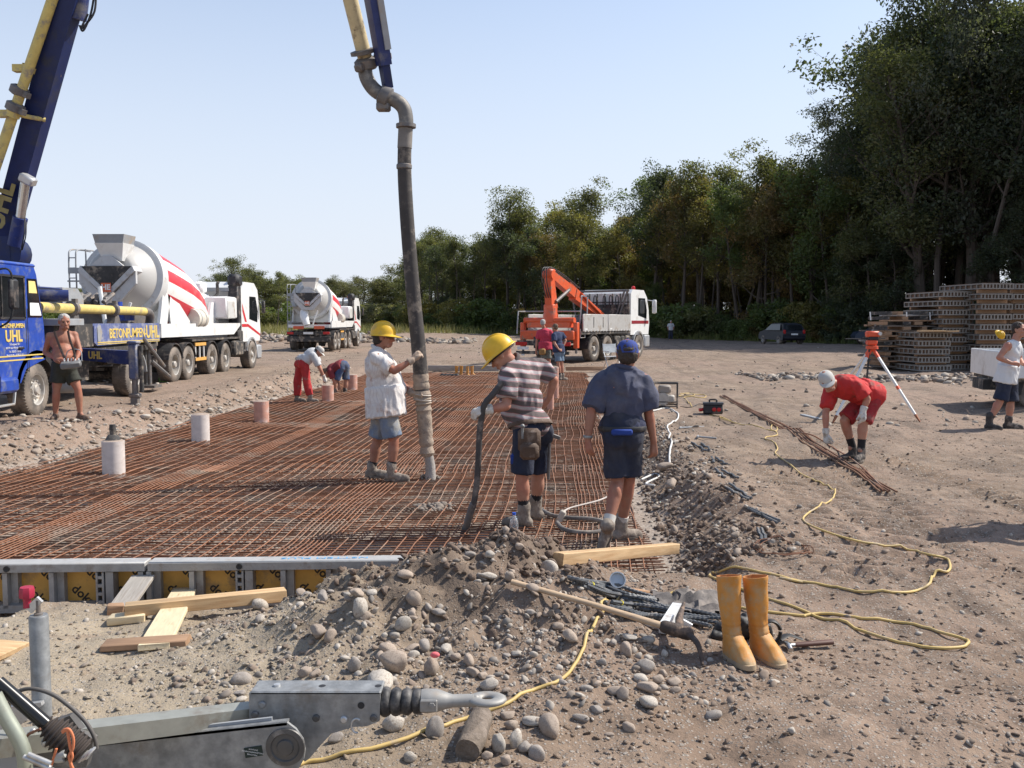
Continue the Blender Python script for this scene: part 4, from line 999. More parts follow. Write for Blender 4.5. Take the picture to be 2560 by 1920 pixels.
def beam(mb, a, b, w0, h0, w1, h1, up=(0, 0, 1)):
 a, b = Vector(a), Vector(b); t = (b - a).normalized(); x, y = frame_of(t, Vector(up))
 vs = []
 for p, w, hh in ((a, w0, h0), (b, w1, h1)): vs += [p - x * w / 2 - y * hh / 2, p + x * w / 2 - y * hh / 2, p + x * w / 2 + y * hh / 2, p - x * w / 2 + y * hh / 2]
 mb.add(vs, [(3, 2, 1, 0), (4, 5, 6, 7), (0, 1, 5, 4), (1, 2, 6, 5), (2, 3, 7, 6), (3, 0, 4, 7)])
A0 = world_to_pm(dy(8, 520, 17.3)); A1 = world_to_pm(dy(149, 0, 16.2)); A2 = A1 + (A1 - A0).normalized() * 3.6
h = MB(); beam(h, A0, A2, 0.35, 0.35, 0.38, 0.40, (1, 0, 0)); arm = h.build('boom_arm', BOOMBLUE, pm, smooth=0)
h = MB(); beam(h, Vector((-1.25, 1.1, 2.5)), A0, 0.4, 0.4, 0.42, 0.44, (1, 0, 0)); h.lathe([(0.33, -0.2), (0.33, 0.2)], 18, Matrix.Translation((A0.x + 0.1, A0.y, A0.z - 0.25)) @ Matrix.Rotation(R(90), 4, 'X')); h.build('boom_knuckle', BOOMBLUE, pm, smooth=0.5)
C0 = world_to_pm(dy(32, 530, 17.0)); C1 = world_to_pm(dy(44, 470, 16.9)); C2 = world_to_pm(dy(56, 380, 16.8))
h = MB(); h.cyl(C0, C1, 0.13, 14); rm = h.build('boom_ram', DBLUE, pm)
h = MB(); h.cyl(C1, C2, 0.085, 12); h.build('ram_rod', mat('chrome', (0.6, 0.6, 0.6), 0.2, metal=0.9, var=0.03), rm)
h = MB(); q = world_to_pm(dy(60, 388, 16.75)); h.box(q, (0.28, 0.2, 0.16), rot=(0.2, 0.5, 0), b=0.03); h.build('ram_bracket', ALU, arm)
for k, (x0, y0, x1, y1) in enumerate(((44, 545, 54, 470), (48, 540, 57, 480))):
 h = MB(); h.tube(catmull([world_to_pm(dy(x0, y0, 16.8)), world_to_pm(dy((x0 + x1) / 2 + 3, (y0 + y1) / 2, 16.7)), world_to_pm(dy(x1, y1, 16.8))], 5), 0.012, 6); h.build('hydraulic_hose', BLACK, arm)
for k, pts in enumerate((((208, -20), (204, 25), (186, 52), (176, 60), (190, 30)), ((205, -20), (196, 30), (180, 66), (172, 55)))):
 h = MB(); h.tube(catmull([world_to_pm(dy(x, y, 16.1)) for x, y in pts], 5), 0.02, 6); h.build('hydraulic_hose', BLACK, arm)
h = MB(); h.cyl(world_to_pm(dy(178, -60, 16.2)), world_to_pm(dy(166, 42, 16.3)), 0.16, 12); h.build('upper_ram', DBLUE, pm)
P0, P1 = world_to_pm(dy(-30, 420, 16.6)), world_to_pm(dy(133, -60, 15.9))
h = MB(); h.tube([P0, P1], 0.088, 16); yp = h.build('boom_pipe', YELLOWP, pm)
for x, y, big in ((62, 148, 0), (42, 196, 1), (33, 232, 1), (28, 246, 0)):
 h = MB(); c_ = world_to_pm(dy(x, y, 16.3)); d_ = (P1 - P0).normalized(); M2 = Matrix.Translation(c_) @ d_.to_track_quat('Z', 'X').to_matrix().to_4x4()
 if big: h.lathe([(0.10, -0.09), (0.16, -0.06), (0.16, 0.06), (0.10, 0.09)], 14, M2, False); h.box((-0.18, 0, 0), (0.12, 0.1, 0.1), M=M2)
 else: h.lathe([(0.12, -0.05), (0.12, 0.05)], 14, M2, False); h.cyl(c_, c_ + Vector((0.42, 0.3, -0.04)), 0.04, 8); h.box(c_ + Vector((-0.16, 0, 0.0)), (0.2, 0.14, 0.12))
 h.build('pipe_clamp', DSTEEL if big else YELLOWP, yp)
lettering('UHL', 0.46, mat('dim_gold', (0.30, 0.23, 0.08), 0.7), arm, Matrix.Translation(world_to_pm(dy(2, 445, 16.78))) @ Matrix.Rotation(R(90), 4, 'X') @ Matrix.Rotation(R(72), 4, 'Z'), 0.004, 0.02)
HY = 10.55
E0 = world_to_pm(dy(838, 190, HY)); E1 = world_to_pm(dy(806, 0, HY - 0.3)); E2 = E1 + (E1 - E0).normalized() * 5.0
h = MB(); beam(h, E0 + (E1 - E0).normalized() * 0.25, E2, 0.13, 0.17, 0.24, 0.26, (0.5, -1, 0)); la = h.build('last_arm', DBLUE, pm, smooth=0)
h = MB(); beam(h, E0, E0 + (E1 - E0).normalized() * 0.45, 0.09, 0.12, 0.10, 0.13, (0.5, -1, 0)); h.build('arm_tip', BOOMBLUE, la, smooth=0)
h = MB(); u_ = (E1 - E0).normalized(); s_ = Vector((0.08, -0.06, 0)); beam(h, E0 + u_ * 0.4 + s_, E2 + s_ * 1.6, 0.07, 0.03, 0.09, 0.03, (0.5, -1, 0)); h.build('arm_flange', GREYP, la, smooth=0)
Q0 = world_to_pm(dy(789, 128, HY)); Q1 = world_to_pm(dy(757, 0, HY - 0.25)); Q2 = Q1 + (Q1 - Q0).normalized() * 5.0
h = MB(); h.tube([Q0, Q2], 0.085, 16); lp = h.build('last_pipe', mat('cream_pipe', (0.56, 0.46, 0.27), 0.6, var=0.12, dirt=((0.2, 0.15, 0.1), 0.25, 9)), pm)
h = MB(); d_ = (Q1 - Q0).normalized(); M2 = Matrix.Translation(Q0) @ d_.to_track_quat('Z', 'X').to_matrix().to_4x4()
h.lathe([(0.085, 0.05), (0.15, 0.06), (0.15, 0.1), (0.085, 0.11)], 18, M2, False); h.lathe([(0.095, -0.12), (0.135, -0.09), (0.135, -0.01), (0.095, 0.02)], 18, M2, False); h.box((-0.16, 0, -0.06), (0.1, 0.1, 0.09), M=M2, b=0.02); h.cyl(Q0 + Vector((0.1, 0, 0.02)), Q0 + Vector((0.3, 0, 0.04)), 0.035, 8)
h.build('pipe_coupling', DSTEEL, lp)
bend = [world_to_pm(dy(x, y, HY)) for x, y in ((787, 140), (792, 168), (808, 193), (832, 208), (856, 218), (872, 234), (877, 256), (877, 272))]
h = MB(); h.tube(catmull(bend, 5), 0.083, 16); pb = h.build('swan_neck', mat('grey_pipe', (0.15, 0.14, 0.13), 0.6, metal=0.3, var=0.2, dirt=((0.30, 0.27, 0.23), 0.3, 7)), pm)
h = MB(); h.lathe([(0.085, -0.07), (0.12, -0.05), (0.12, 0.05), (0.085, 0.07)], 16, Matrix.Translation(bend[3]) @ (bend[4] - bend[2]).to_track_quat('Z', 'X').to_matrix().to_4x4(), False); h.box(bend[3] + Vector((-0.02, 0, -0.12)), (0.16, 0.12, 0.1), b=0.02); h.build('pipe_coupling', DSTEEL, pb)
h = MB(); K1 = (A2 + E2) * 0.5 + Vector((0, 0.0, 4.5)); beam(h, A2, K1, 0.45, 0.45, 0.34, 0.34, (0, 1, 0)); beam(h, K1, E2, 0.34, 0.34, 0.24, 0.26, (0, 1, 0))
for q in (A2, K1, E2): h.ell(q, (0.3, 0.3, 0.3))
h.build('upper_arm', BOOMBLUE, pm, smooth=0.3)
hp = [dy(x, y, HY) for x, y in ((877, 268), (874, 320), (874, 380), (879, 470), (886, 560), (894, 650), (902, 730), (908, 800), (912, 850))]
RUB = mat('hose_rubber', (0.055, 0.048, 0.044), 0.75, var=0.25, vscale=2, dirt=((0.24, 0.20, 0.16), 0.32, 4.0), bump=0.25, bscale=12)
hose = thing('placing_hose', (hp[-1].x, hp[-1].y, MESH_Z), 'thick dark rubber hose hanging from the boom with a cloth sleeve end', 'hose')
cm = catmull(hp, 6)
MB().tube(cm, [0.078 + 0.010 * (i / len(cm)) for i in range(len(cm))], 20).build('rubber_hose', RUB, hose, True)
for x, y in ((877, 272), (873, 360)):
 h = MB(); h.lathe([(0.08, -0.03), (0.115 if y < 300 else 0.09, -0.02), (0.115 if y < 300 else 0.09, 0.02), (0.08, 0.03)], 18, Matrix.Translation(dy(x, y, HY)), False); h.build('hose_clamp', DSTEEL, hose, True)
cuff = [dy(876, 278, HY), dy(874, 320, HY)]
MB().tube(cuff, 0.084, 18).build('hose_cuff', mat('cuff_grey', (0.20, 0.18, 0.16), 0.8, var=0.25), hose, True)
sl = catmull([dy(x, y, HY) for x, y in ((908, 808), (912, 852), (915, 880), (919, 930), (923, 985))], 8)
rs = [0.093 + 0.008 * math.sin(i * 1.9) + 0.006 * math.sin(i * 4.1) - 0.022 * max(0, i / (len(sl) - 1) - 0.35) for i in range(len(sl))]
o = MB().tube(sl, rs, 20).build('cloth_sleeve', mat('caked_cloth', (0.36, 0.285, 0.22), 0.95, var=0.22, vscale=4, dirt=((0.20, 0.16, 0.13), 0.3, 9), bump=0.8, bscale=16), hose, True)
h = MB()
for dzz in (-0.03, 0.03): h.lathe([(0.09, -0.014), (0.112, 0), (0.09, 0.014)], 20, Matrix.Translation(dy(912, 858, HY) + Vector((0, 0, dzz))) @ Matrix.Rotation(0.12, 4, 'Y'), False)
h.build('sleeve_rope', mat('pale_rope', (0.42, 0.37, 0.32), 0.9, var=0.15), hose, True)
e = dy(926, 985, HY)
MB().tube([e, e + Vector((0.02, 0, -0.12)), Vector((e.x + 0.02, e.y, MESH_Z - 0.04))], [0.055, 0.058, 0.065], 14).build('concrete_flow', CONC, hose, True)
# --- crane truck
hd = R(30)
ct = thing('crane_truck', (0, 0, 0), 'white flatbed truck with orange loading crane folded over its bed', 'truck', None, -hd)
rw = on_z(1476, 905, 0.0)
def ctl(x, y): return Vector((x * math.cos(hd) + y * math.sin(hd), -x * math.sin(hd) + y * math.cos(hd)))
o2 = Vector((rw.x, rw.y)) - ctl(1.05, 0); ct.location = (o2.x, o2.y, gz(o2.x, o2.y))
RW = 0.50
for y in (0, 1.32, 4.75):
 for s in (-1, 1): wheel(ct, (s * 1.05, y, RW), RW, 0.36, s, deep=0.2 if y > 4 else 0.45)
b = MB()
for x in (-0.45, 0.45): b.box((x, 2.0, 0.85), (0.12, 7.8, 0.28))
for y in (0, 1.32, 4.75): b.cyl((-1, y, RW), (1, y, RW), 0.09, 8)
b.build('chassis', UNDER, ct)
for y in (0, 1.32):
 for s in (-1, 1):
  h = MB(); arch(h, s * 1.22, s * 0.78, y, RW, RW + 0.07, 0.03, 0, 180); h.build('mudguard', BLACK, ct)
TRAY = mat('tray_grey', (0.46, 0.45, 0.43), 0.5, var=0.08, metal=0.2, dirt=(DUST, 0.2, 3))
h = MB(); h.box((0, 1.3, 1.14), (2.4, 4.9, 0.12)); h.build('tray_floor', UNDER, ct)
for s in (-1, 1):
 for y0, y1 in ((-1.05, 1.28), (1.34, 3.7)):
  h = MB(); h.box((s * 1.21, (y0 + y1) / 2, 1.53), (0.05, y1 - y0, 0.68), b=0.012); dp = h.build('drop_side', TRAY, ct)
  if s > 0:
   h = MB()
   for k in range(8): h.box((1.24, y0 + 0.15 + k * (y1 - y0 - 0.3) / 7, 1.22), (0.02, 0.04, 0.08))
   h.box((1.238, y0 + 0.25, 1.28), (0.01, 0.22, 0.06)); h.build('hinge', WHITE, dp)
   if y0 < 0:
    h = MB()
    for k in (0.95, 1.85): h.box((1.238, y0 + k, 1.55), (0.012, 0.05, 0.42))
    h.build('slot', UNDER, dp)
h = MB(); h.box((0, 3.74, 1.75), (2.3, 0.06, 1.15)); h.build('headboard', UNDER, ct)
h = MB(); h.box((0, 3.72, 2.42), (2.3, 0.04, 0.05))
for k in range(7): h.box((-1.1 + k * 0.366, 3.72, 2.35), (0.05, 0.04, 0.9))
h.build('rack_frame', UNDER, ct)
h = MB(); h.tube([(-1.7, 3.7, 2.90), (1.15, 3.7, 2.92)], 0.045, 8); h.tube([(-1.3, 3.7, 1.3), (-1.65, 3.7, 2.9)], 0.035, 6); h.tube([(0.55, 3.65, 1.3), (1.1, 3.65, 2.9)], 0.05, 6); h.tube([(0.4, 3.65, 1.3), (0.95, 3.65, 2.9)], 0.04, 6); h.build('rack_bar', DSTEEL, ct)
for k, x in enumerate((-0.8, -0.45, 0.0, 0.3, 0.6)):
 h = MB(); h.tube(catmull([(x - 0.06, 3.66, 2.2), (x - 0.06, 3.66, 2.6), (x, 3.66, 2.72), (x + 0.06, 3.66, 2.6), (x + 0.06, 3.66, 2.2)], 3), 0.025, 6); h.build('lifting_sling', BLACK, ct)
c = MB(); c.prism([(3.9, 1.0), (6.0, 1.0), (6.1, 1.5), (6.0, 2.1), (5.8, 2.65), (5.4, 2.98), (4.1, 2.98), (3.9, 2.8)], -1.15, 1.15, 'x'); cab = c.build('cab', WHITE, ct, smooth=0.4)
for s in (-1, 1):
 h = MB(); h.prism([(4.75, 1.85), (5.75, 1.70), (5.78, 2.1), (5.55, 2.62), (4.75, 2.62)], s * 1.152, s * 1.157, 'x'); h.build('side_window', GLASS, cab)
 h = MB(); h.box((s * 1.153, 5.0, 1.55), (0.008, 2.0, 0.14)); h.build('red_stripe', mat('maroon', (0.25, 0.02, 0.03), 0.5, var=0.05), cab)
 h = MB(); h.tube([(s * 1.15, 5.85, 2.55), (s * 1.45, 5.95, 2.5)], 0.02, 6); h.box((s * 1.45, 5.95, 2.25), (0.2, 0.12, 0.62), b=0.04); h.build('mirror', WHITE, cab)
 h = MB(); arch(h, s * 1.2, s * 0.8, 4.75, RW, RW + 0.1, 0.07, 0, 175); h.box((s * 1.1, 5.75, 0.7), (0.22, 0.6, 0.55), b=0.05); h.build('wing', GREYP, ct)
h = MB(); h.prism([(5.8, 1.8), (6.05, 1.8), (5.85, 2.6), (5.6, 2.6)], -1.0, 1.0, 'x'); h.build('windscreen', GLASS, cab)
h = MB(); h.lathe([(0.09, 0), (0.085, 0.13), (0.03, 0.18), (0.0001, 0.18)], 12, Matrix.Translation((0.85, 4.9, 2.98))); h.build('beacon', LAMP_R, ct)
for y0, y1 in ((2.2, 2.75), (2.85, 3.2), (3.3, 3.85)):
 h = MB(); h.box((1.0, (y0 + y1) / 2, 0.75), (0.4, y1 - y0, 0.45), b=0.06); h.build('side_tank', UNDER, ct)
h = MB(); h.box((0, -1.55, 1.05), (2.35, 0.55, 0.36), b=0.03); h.box((0, -1.5, 1.45), (1.9, 0.34, 0.22), b=0.02); h.build('crane_base', ORANGE, ct)
h = MB(); h.cyl((-1.1, -1.55, 1.62), (1.1, -1.55, 1.62), 0.12, 14); h.build('stabiliser_beam', ORANGE, ct)
h = MB()
for z, y in ((1.98, -1.55),): h.tube([(-1.2, -2.0, 1.1), (-1.2, -1.9, 1.98), (-1.2, -1.3, 1.98), (1.2, -1.3, 1.98)], 0.03, 6)
h.build('rear_rail', GREYP, ct)
for s in (-1, 1):
 h = MB(); h.box((s * 1.17, -1.55, 1.05), (0.18, 0.2, 1.0), b=0.02); sb_ = h.build('stabiliser_leg', ORANGE, ct)
 h = MB(); h.cyl((s * 1.17, -1.55, 0.35), (s * 1.17, -1.55, 0.6), 0.05, 8); h.build('stabiliser_foot', DSTEEL, sb_)
 h = MB(); h.box((s * 0.95, -2.1, 0.72), (0.5, 0.06, 0.14), b=0.01); h.build('tail_lamp', LAMP_R, ct)
h = MB(); h.box((0.0, -2.05, 0.75), (2.3, 0.06, 0.2)); h.box((0, -2.12, 0.38), (2.3, 0.08, 0.12)); h.build('rear_beam', UNDER, ct)
h = MB(); h.box((-0.85, -2.14, 0.55), (0.5, 0.02, 0.12)); h.box((-0.85, -2.14, 0.33), (0.14, 0.02, 0.14)); h.build('number_plate', WHITE, ct)
h = MB(); h.box((0.3, -1.86, 1.12), (1.0, 0.03, 0.12)); h.build('marker_board', mat('amber_board', (0.7, 0.22, 0.03), 0.5, var=0.05), ct)
cx, cy = 0.0, -1.45
h = MB(); h.lathe([(0.30, 1.55), (0.30, 1.85), (0.26, 1.95), (0.26, 2.1)], 16, Matrix.Translation((cx, cy, 0))); h.box((cx, cy, 2.0), (0.42, 0.4, 0.5), b=0.03); h.build('crane_column', ORANGE, ct)
top = Vector((cx - 0.02, cy - 0.15, 3.52))
def plate(mb, a, b, w0, w1, th, side=Vector((1, 0, 0))):
 a, b = Vector(a), Vector(b); t = (b - a).normalized(); n_ = side.cross(t).normalized()
 vs = []
 for sx in (-1, 1):
  for p, w in ((a, w0), (b, w1)): vs += [p + side * sx * th / 2 - n_ * w / 2, p + side * sx * th / 2 + n_ * w / 2]
 mb.add(vs, [(0, 1, 3, 2), (4, 6, 7, 5), (0, 4, 5, 1), (2, 3, 7, 6), (0, 2, 6, 4), (1, 5, 7, 3)])
h = MB(); plate(h, (cx, cy + 0.08, 2.1), (cx - 0.02, cy - 0.12, 3.4), 0.50, 0.30, 0.30); h.build('main_arm', ORANGE, ct, smooth=0)
h = MB(); h.box((cx - 0.17, cy - 0.02, 2.75), (0.012, 0.12, 0.42), rot=(R(-9), 0, 0)); h.build('capacity_plate', WHITE, ct)
h = MB(); h.cyl((cx - 0.2, top.y, top.z - 0.12), (cx + 0.2, top.y, top.z - 0.12), 0.17, 14); h.box((cx, top.y + 0.1, top.z), (0.3, 0.42, 0.2), b=0.05); h.build('crane_knuckle', ORANGE, ct)
endp = Vector((cx, 3.3, 1.78))
mid = top.lerp(endp, 0.5)
h = MB(); plate(h, top + Vector((0, 0.1, -0.1)), mid, 0.30, 0.42, 0.26); bo = h.build('folded_boom', ORANGE, ct, smooth=0)
h = MB(); plate(h, mid + Vector((0, -0.3, 0.05)), endp, 0.46, 0.26, 0.32); h.build('boom_extension', ORANGE, bo, smooth=0)
h = MB(); off = Vector((0, 0.12, 0.22)); h.cyl(top.lerp(endp, 0.35) + off, endp + off * 0.6, 0.06, 10); h.cyl(top.lerp(endp, 0.5) + off * 0.4 + Vector((0.2, 0, 0)), endp + Vector((0.2, -0.3, 0.05)), 0.05, 8); h.build('boom_tube', ORANGE, bo)
h = MB(); h.cyl((cx + 0.18, cy + 0.1, 2.35), top.lerp(endp, 0.28) + Vector((0.2, 0, -0.2)), 0.07, 10); h.build('lift_ram', DSTEEL, ct)
for k in range(3):
 h = MB(); h.tube(catmull([(cx - 0.1 + 0.1 * k, cy - 0.2, 2.5), top + Vector((-0.1 + 0.1 * k, -0.35, -0.3)), top + Vector((-0.1 + 0.1 * k, -0.15, 0.16)), top.lerp(endp, 0.2) + Vector((-0.1 + 0.1 * k, 0.1, 0.27)), top.lerp(endp, 0.5) + Vector((-0.1 + 0.1 * k, 0.1, 0.3))], 5), 0.022, 6); h.build('hydraulic_hose', BLACK, ct)
h = MB(); g0 = top.lerp(endp, 0.42); h.tube([(1.0, -0.9, 1.15), (1.0, -0.75, 2.55), (0.75, -0.2, 2.6), (1.0, -0.2, 2.55), (1.05, -0.35, 1.6)], 0.03, 6); h.tube([(1.15, -1.15, 1.3), (1.15, -1.15, 0.95), (1.15, -0.75, 0.95), (1.15, -0.75, 1.9)], 0.025, 6); h.build('control_frame', GREYP, ct)
h = MB()
for k in range(6): h.cyl((1.0 + 0.02 * k, -1.1 + 0.06 * k, 1.25), (1.02 + 0.02 * k, -1.1 + 0.06 * k, 1.5), 0.02, 6)
h.box((0.95, -1.0, 1.15), (0.3, 0.5, 0.2)); h.build('control_levers', DSTEEL, ct)
# --- parked cars
def make_car(name, loc, rz, paint, label):
 t = thing(name, loc, label, 'car', None, rz)
 b = MB()
 prof = [(-1.85, 0.45), (-1.9, 0.75), (-1.82, 0.98), (-1.55, 1.38), (-0.9, 1.50), (0.2, 1.47), (0.95, 1.02), (1.75, 0.85), (1.92, 0.62), (1.88, 0.35), (-1.8, 0.3)]
 def sect(k):
  out = []
  for y, z in prof:
   w = 0.84 - max(0, z - 0.9) * 0.38
   out.append((k * w, y, z))
  return out
 L_, R2 = sect(-1), sect(1); n = len(prof)
 b.add(L_ + R2, [tuple(range(n))[::-1] if False else tuple(range(n)), tuple(range(n, 2 * n))[::-1]] + [(i, i + n, (i + 1) % n + n, (i + 1) % n) for i in range(n)])
 body = b.build('body', paint, t, smooth=0.5)
 g = MB(); g.add([(-0.62, -1.80, 1.0), (0.62, -1.80, 1.0), (0.56, -1.60, 1.36), (-0.56, -1.60, 1.36)], [(0, 1, 2, 3)], Matrix.Translation((0, -0.04, 0))); g.build('rear_window', GLASS, body)
 for s in (-1, 1):
  g = MB(); g.add([(s * 0.815, -1.4, 1.0), (s * 0.815, 0.85, 1.0), (s * 0.69, 0.2, 1.40), (s * 0.685, -1.2, 1.42)], [(0, 1, 2, 3)], Matrix.Translation((s * 0.02, 0, 0))); g.build('side_window', GLASS, body)
  g = MB(); g.box((s * 0.72, -1.87, 0.88), (0.2, 0.08, 0.28), b=0.03); g.build('tail_lamp', LAMP_R, body)
  for y in (-1.2, 1.2): wheel(t, (s * 0.76, y, 0.31), 0.31, 0.2, s, deep=0.2)
 g = MB(); g.box((0, -1.91, 0.72), (0.5, 0.02, 0.11)); g.build('number_plate', WHITE, body)
 g = MB(); g.box((0, -1.88, 0.48), (1.55, 0.14, 0.2), b=0.05); g.build('bumper', paint, body)
 return t
CARB = mat('black_car_paint', (0.010, 0.011, 0.018), 0.45, var=0.1)
cp = on_z(1962, 861, 0.0)
make_car('parked_car', (cp.x, cp.y + 0.8, gz(cp.x, cp.y)), R(10), CARB, 'small black hatchback parked in front of the wood')
cp = on_z(2150, 862, 0.0)
make_car('parked_car', (cp.x + 1.5, cp.y, gz(cp.x, cp.y)), R(80), mat('blue_grey_paint', (0.02, 0.03, 0.055), 0.4, var=0.1), 'dark blue car mostly hidden behind the timber stack')
pk = thing('flatbed_pickup', (0, 0, 0), 'white drop-sided flatbed beside the boy in the vest', 'truck', None, R(-14))
q = on_z(2540, 1040, 0.0); pk.location = (q.x + 0.42, q.y + 1.0, gz(q.x, q.y))
h = MB(); h.box((1.5, 0.0, 0.86), (3.4, 0.05, 0.50), b=0.012); h.build('drop_side', WHITE, pk); ds = pk.children[-1]
h = MB()
for x in (0.0, 1.6, 3.1): h.box((x, -0.03, 0.86), (0.07, 0.03, 0.5))
h.box((0.1, -0.03, 0.9), (0.04, 0.02, 0.12)); h.build('corner_post', mat('post_grey', (0.4, 0.4, 0.38), 0.5), ds)
h = MB(); h.box((-0.18, 1.0, 0.86), (0.05, 2.0, 0.50), b=0.012); h.box((3.2, 1.0, 0.86), (0.05, 2.0, 0.5)); h.box((1.5, 2.0, 0.86), (3.4, 0.05, 0.5)); h.build('tailboard', WHITE, pk)
h = MB(); h.box((1.5, 1.0, 0.58), (3.3, 1.9, 0.08)); h.box((1.5, 1.0, 0.45), (3.6, 0.8, 0.2)); h.build('bed', UNDER, pk)
h = MB(); h.box((0.1, 0.2, 0.42), (0.4, 0.06, 0.28), b=0.03); h.build('mud_flap', BLACK, pk)
for y in (0.28, 1.72):
 w_ = wheel(pk, (0.55, y, 0.33), 0.33, 0.22, 1 if y > 1 else -1); w_.rotation_euler[2] += R(90)
c = MB(); c.prism([(3.4, 0.5), (5.2, 0.5), (5.3, 1.0), (4.9, 1.9), (3.4, 1.95)], 0.1, 1.9, 'y'); c.build('cab', WHITE, pk)
w_ = wheel(pk, (4.4, 0.28, 0.33), 0.33, 0.22, -1); w_.rotation_euler[2] += R(90)
w_ = wheel(pk, (4.4, 1.72, 0.33), 0.33, 0.22, 1); w_.rotation_euler[2] += R(90)
# --- people
def skin_mat(name, c, red=0.0):
 return mat(name, c, 0.55, var=0.12, vscale=6, col2=(c[0] * 1.05, c[1] * 0.82, c[2] * 0.78), mixscale=5, mix=(0.45, 0.62), spec=0.35, bump=0.03)
SKIN = skin_mat('tanned_skin', (0.42, 0.215, 0.145))
SKIN_D = skin_mat('deep_tanned_skin', (0.33, 0.155, 0.10))
HAIR_G = mat('grey_hair', (0.42, 0.40, 0.37), 0.8, var=0.3, vscale=20, bump=0.6, bscale=40, stretch=(3, 3, 1))
HAIR_D = mat('dark_hair', (0.045, 0.032, 0.025), 0.7, var=0.3, vscale=20, bump=0.6, bscale=40)
HAIR_B = mat('brown_hair', (0.12, 0.078, 0.05), 0.7, var=0.3, vscale=20, bump=0.6, bscale=40)
EYE = mat('eye', (0.03, 0.022, 0.02), 0.2, var=0)
BROW = mat('brow', (0.10, 0.07, 0.05), 0.8, var=0.2)
LIP = mat('lip', (0.30, 0.11, 0.09), 0.5, var=0.1)
BOOT = mat('dusty_boot', (0.20, 0.165, 0.135), 0.9, var=0.2, vscale=9, dirt=((0.33, 0.28, 0.23), 0.45, 12), bump=0.3, bscale=30)
BOOT_D = mat('dark_boot', (0.055, 0.048, 0.045), 0.85, var=0.2, vscale=9, dirt=((0.28, 0.23, 0.19), 0.4, 12), bump=0.3, bscale=30)
SOLE = mat('boot_sole', (0.11, 0.09, 0.075), 0.9, var=0.2, dirt=((0.3, 0.25, 0.2), 0.4, 14))
SOCK = mat('dark_sock', (0.022, 0.02, 0.022), 0.9, var=0.2)
SOCK_W = mat('pale_sock', (0.55, 0.52, 0.47), 0.9, var=0.15)
GLOVE = mat('work_glove', (0.60, 0.57, 0.52), 0.9, var=0.15, dirt=((0.36, 0.29, 0.23), 0.35, 16), bump=0.3, bscale=40)
GLOVE_D = mat('dirty_glove', (0.42, 0.32, 0.24), 0.9, var=0.2, dirt=((0.25, 0.18, 0.14), 0.35, 16), bump=0.3, bscale=40)
HELMET = mat('yellow_helmet', (0.74, 0.44, 0.028), 0.42, var=0.08, vscale=6, dirt=((0.5, 0.33, 0.1), 0.2, 9))
LEATHER = mat('brown_leather', (0.10, 0.062, 0.042), 0.7, var=0.25, dirt=((0.24, 0.18, 0.14), 0.25, 10), bump=0.2)
def merge_mesh(mb, voxel, smooth=6, fold=0.0, fscale=9.0, seed=0, up=None):
 """one continuous surface from overlapping shapes (voxel remesh, smoothing, cloth folds)"""
 me = bpy.data.meshes.new('tmp'); me.from_pydata(mb.v, [], mb.f); me.update()
 o = bpy.data.objects.new('tmp', me); COL.objects.link(o)
 m = o.modifiers.new('r', 'REMESH'); m.mode = 'VOXEL'; m.voxel_size = voxel
 s = o.modifiers.new('s', 'SMOOTH'); s.factor = 0.5; s.iterations = smooth
 out = bpy.data.meshes.new_from_object(o.evaluated_get(bpy.context.evaluated_depsgraph_get()))
 bpy.data.objects.remove(o); bpy.data.meshes.remove(me)
 if fold > 0 and len(out.vertices):
  n = len(out.vertices); co = np.empty(n * 3, np.float32); nr = np.empty(n * 3, np.float32)
  out.vertices.foreach_get('co', co); out.vertices.foreach_get('normal', nr); co = co.reshape(-1, 3); nr = nr.reshape(-1, 3)
  q = co.astype(float).copy()
  w = 0.05 * np.stack([vnoise3(q * 6 + 9, seed + 3), vnoise3(q * 6 + 31, seed + 4), vnoise3(q * 6 + 57, seed + 5)], 1)
  q = q + w
  a = vnoise3(q * np.array([fscale, fscale, fscale * 0.45]), seed) ; b = vnoise3(q * np.array([fscale * 2.1, fscale * 2.1, fscale * 1.4]), seed + 1)
  c3 = vnoise3(q * np.array([fscale * 4.0, fscale * 4.0, fscale * 2.2]), seed + 2)
  d = fold * ((1 - np.abs(a) * 2.2) * 0.95 + (0.5 - np.abs(b) * 1.2) * 0.75 + c3 * 0.22)
  co = co + nr * d[:, None].astype(np.float32)
  out.vertices.foreach_set('co', co.ravel()); out.update()
 out.shade_smooth()
 return out
def cloth(name, mb, m, parent, voxel=0.012, smooth=5, fold=0.006, fscale=9.0, seed=1):
 L = Vector(parent['_w'] if '_w' in parent else parent.location)
 mb2 = MB(); mb2.v = [(a - L.x, b - L.y, c - L.z) for a, b, c in mb.v]; mb2.f = mb.f
 me = merge_mesh(mb2, voxel, smooth, fold, fscale, seed)
 o = bpy.data.objects.new(name, me); COL.objects.link(o); o.parent = parent
 if m is not None: me.materials.append(m)
 return o
def basis(side, up):
 """rotation whose x = side, z ~ up, y = forward (up x side)"""
 x = Vector(side).normalized(); z = Vector(up); z = (z - x * z.dot(x)).normalized(); y = z.cross(x)
 return Matrix((x, y, z)).transposed()
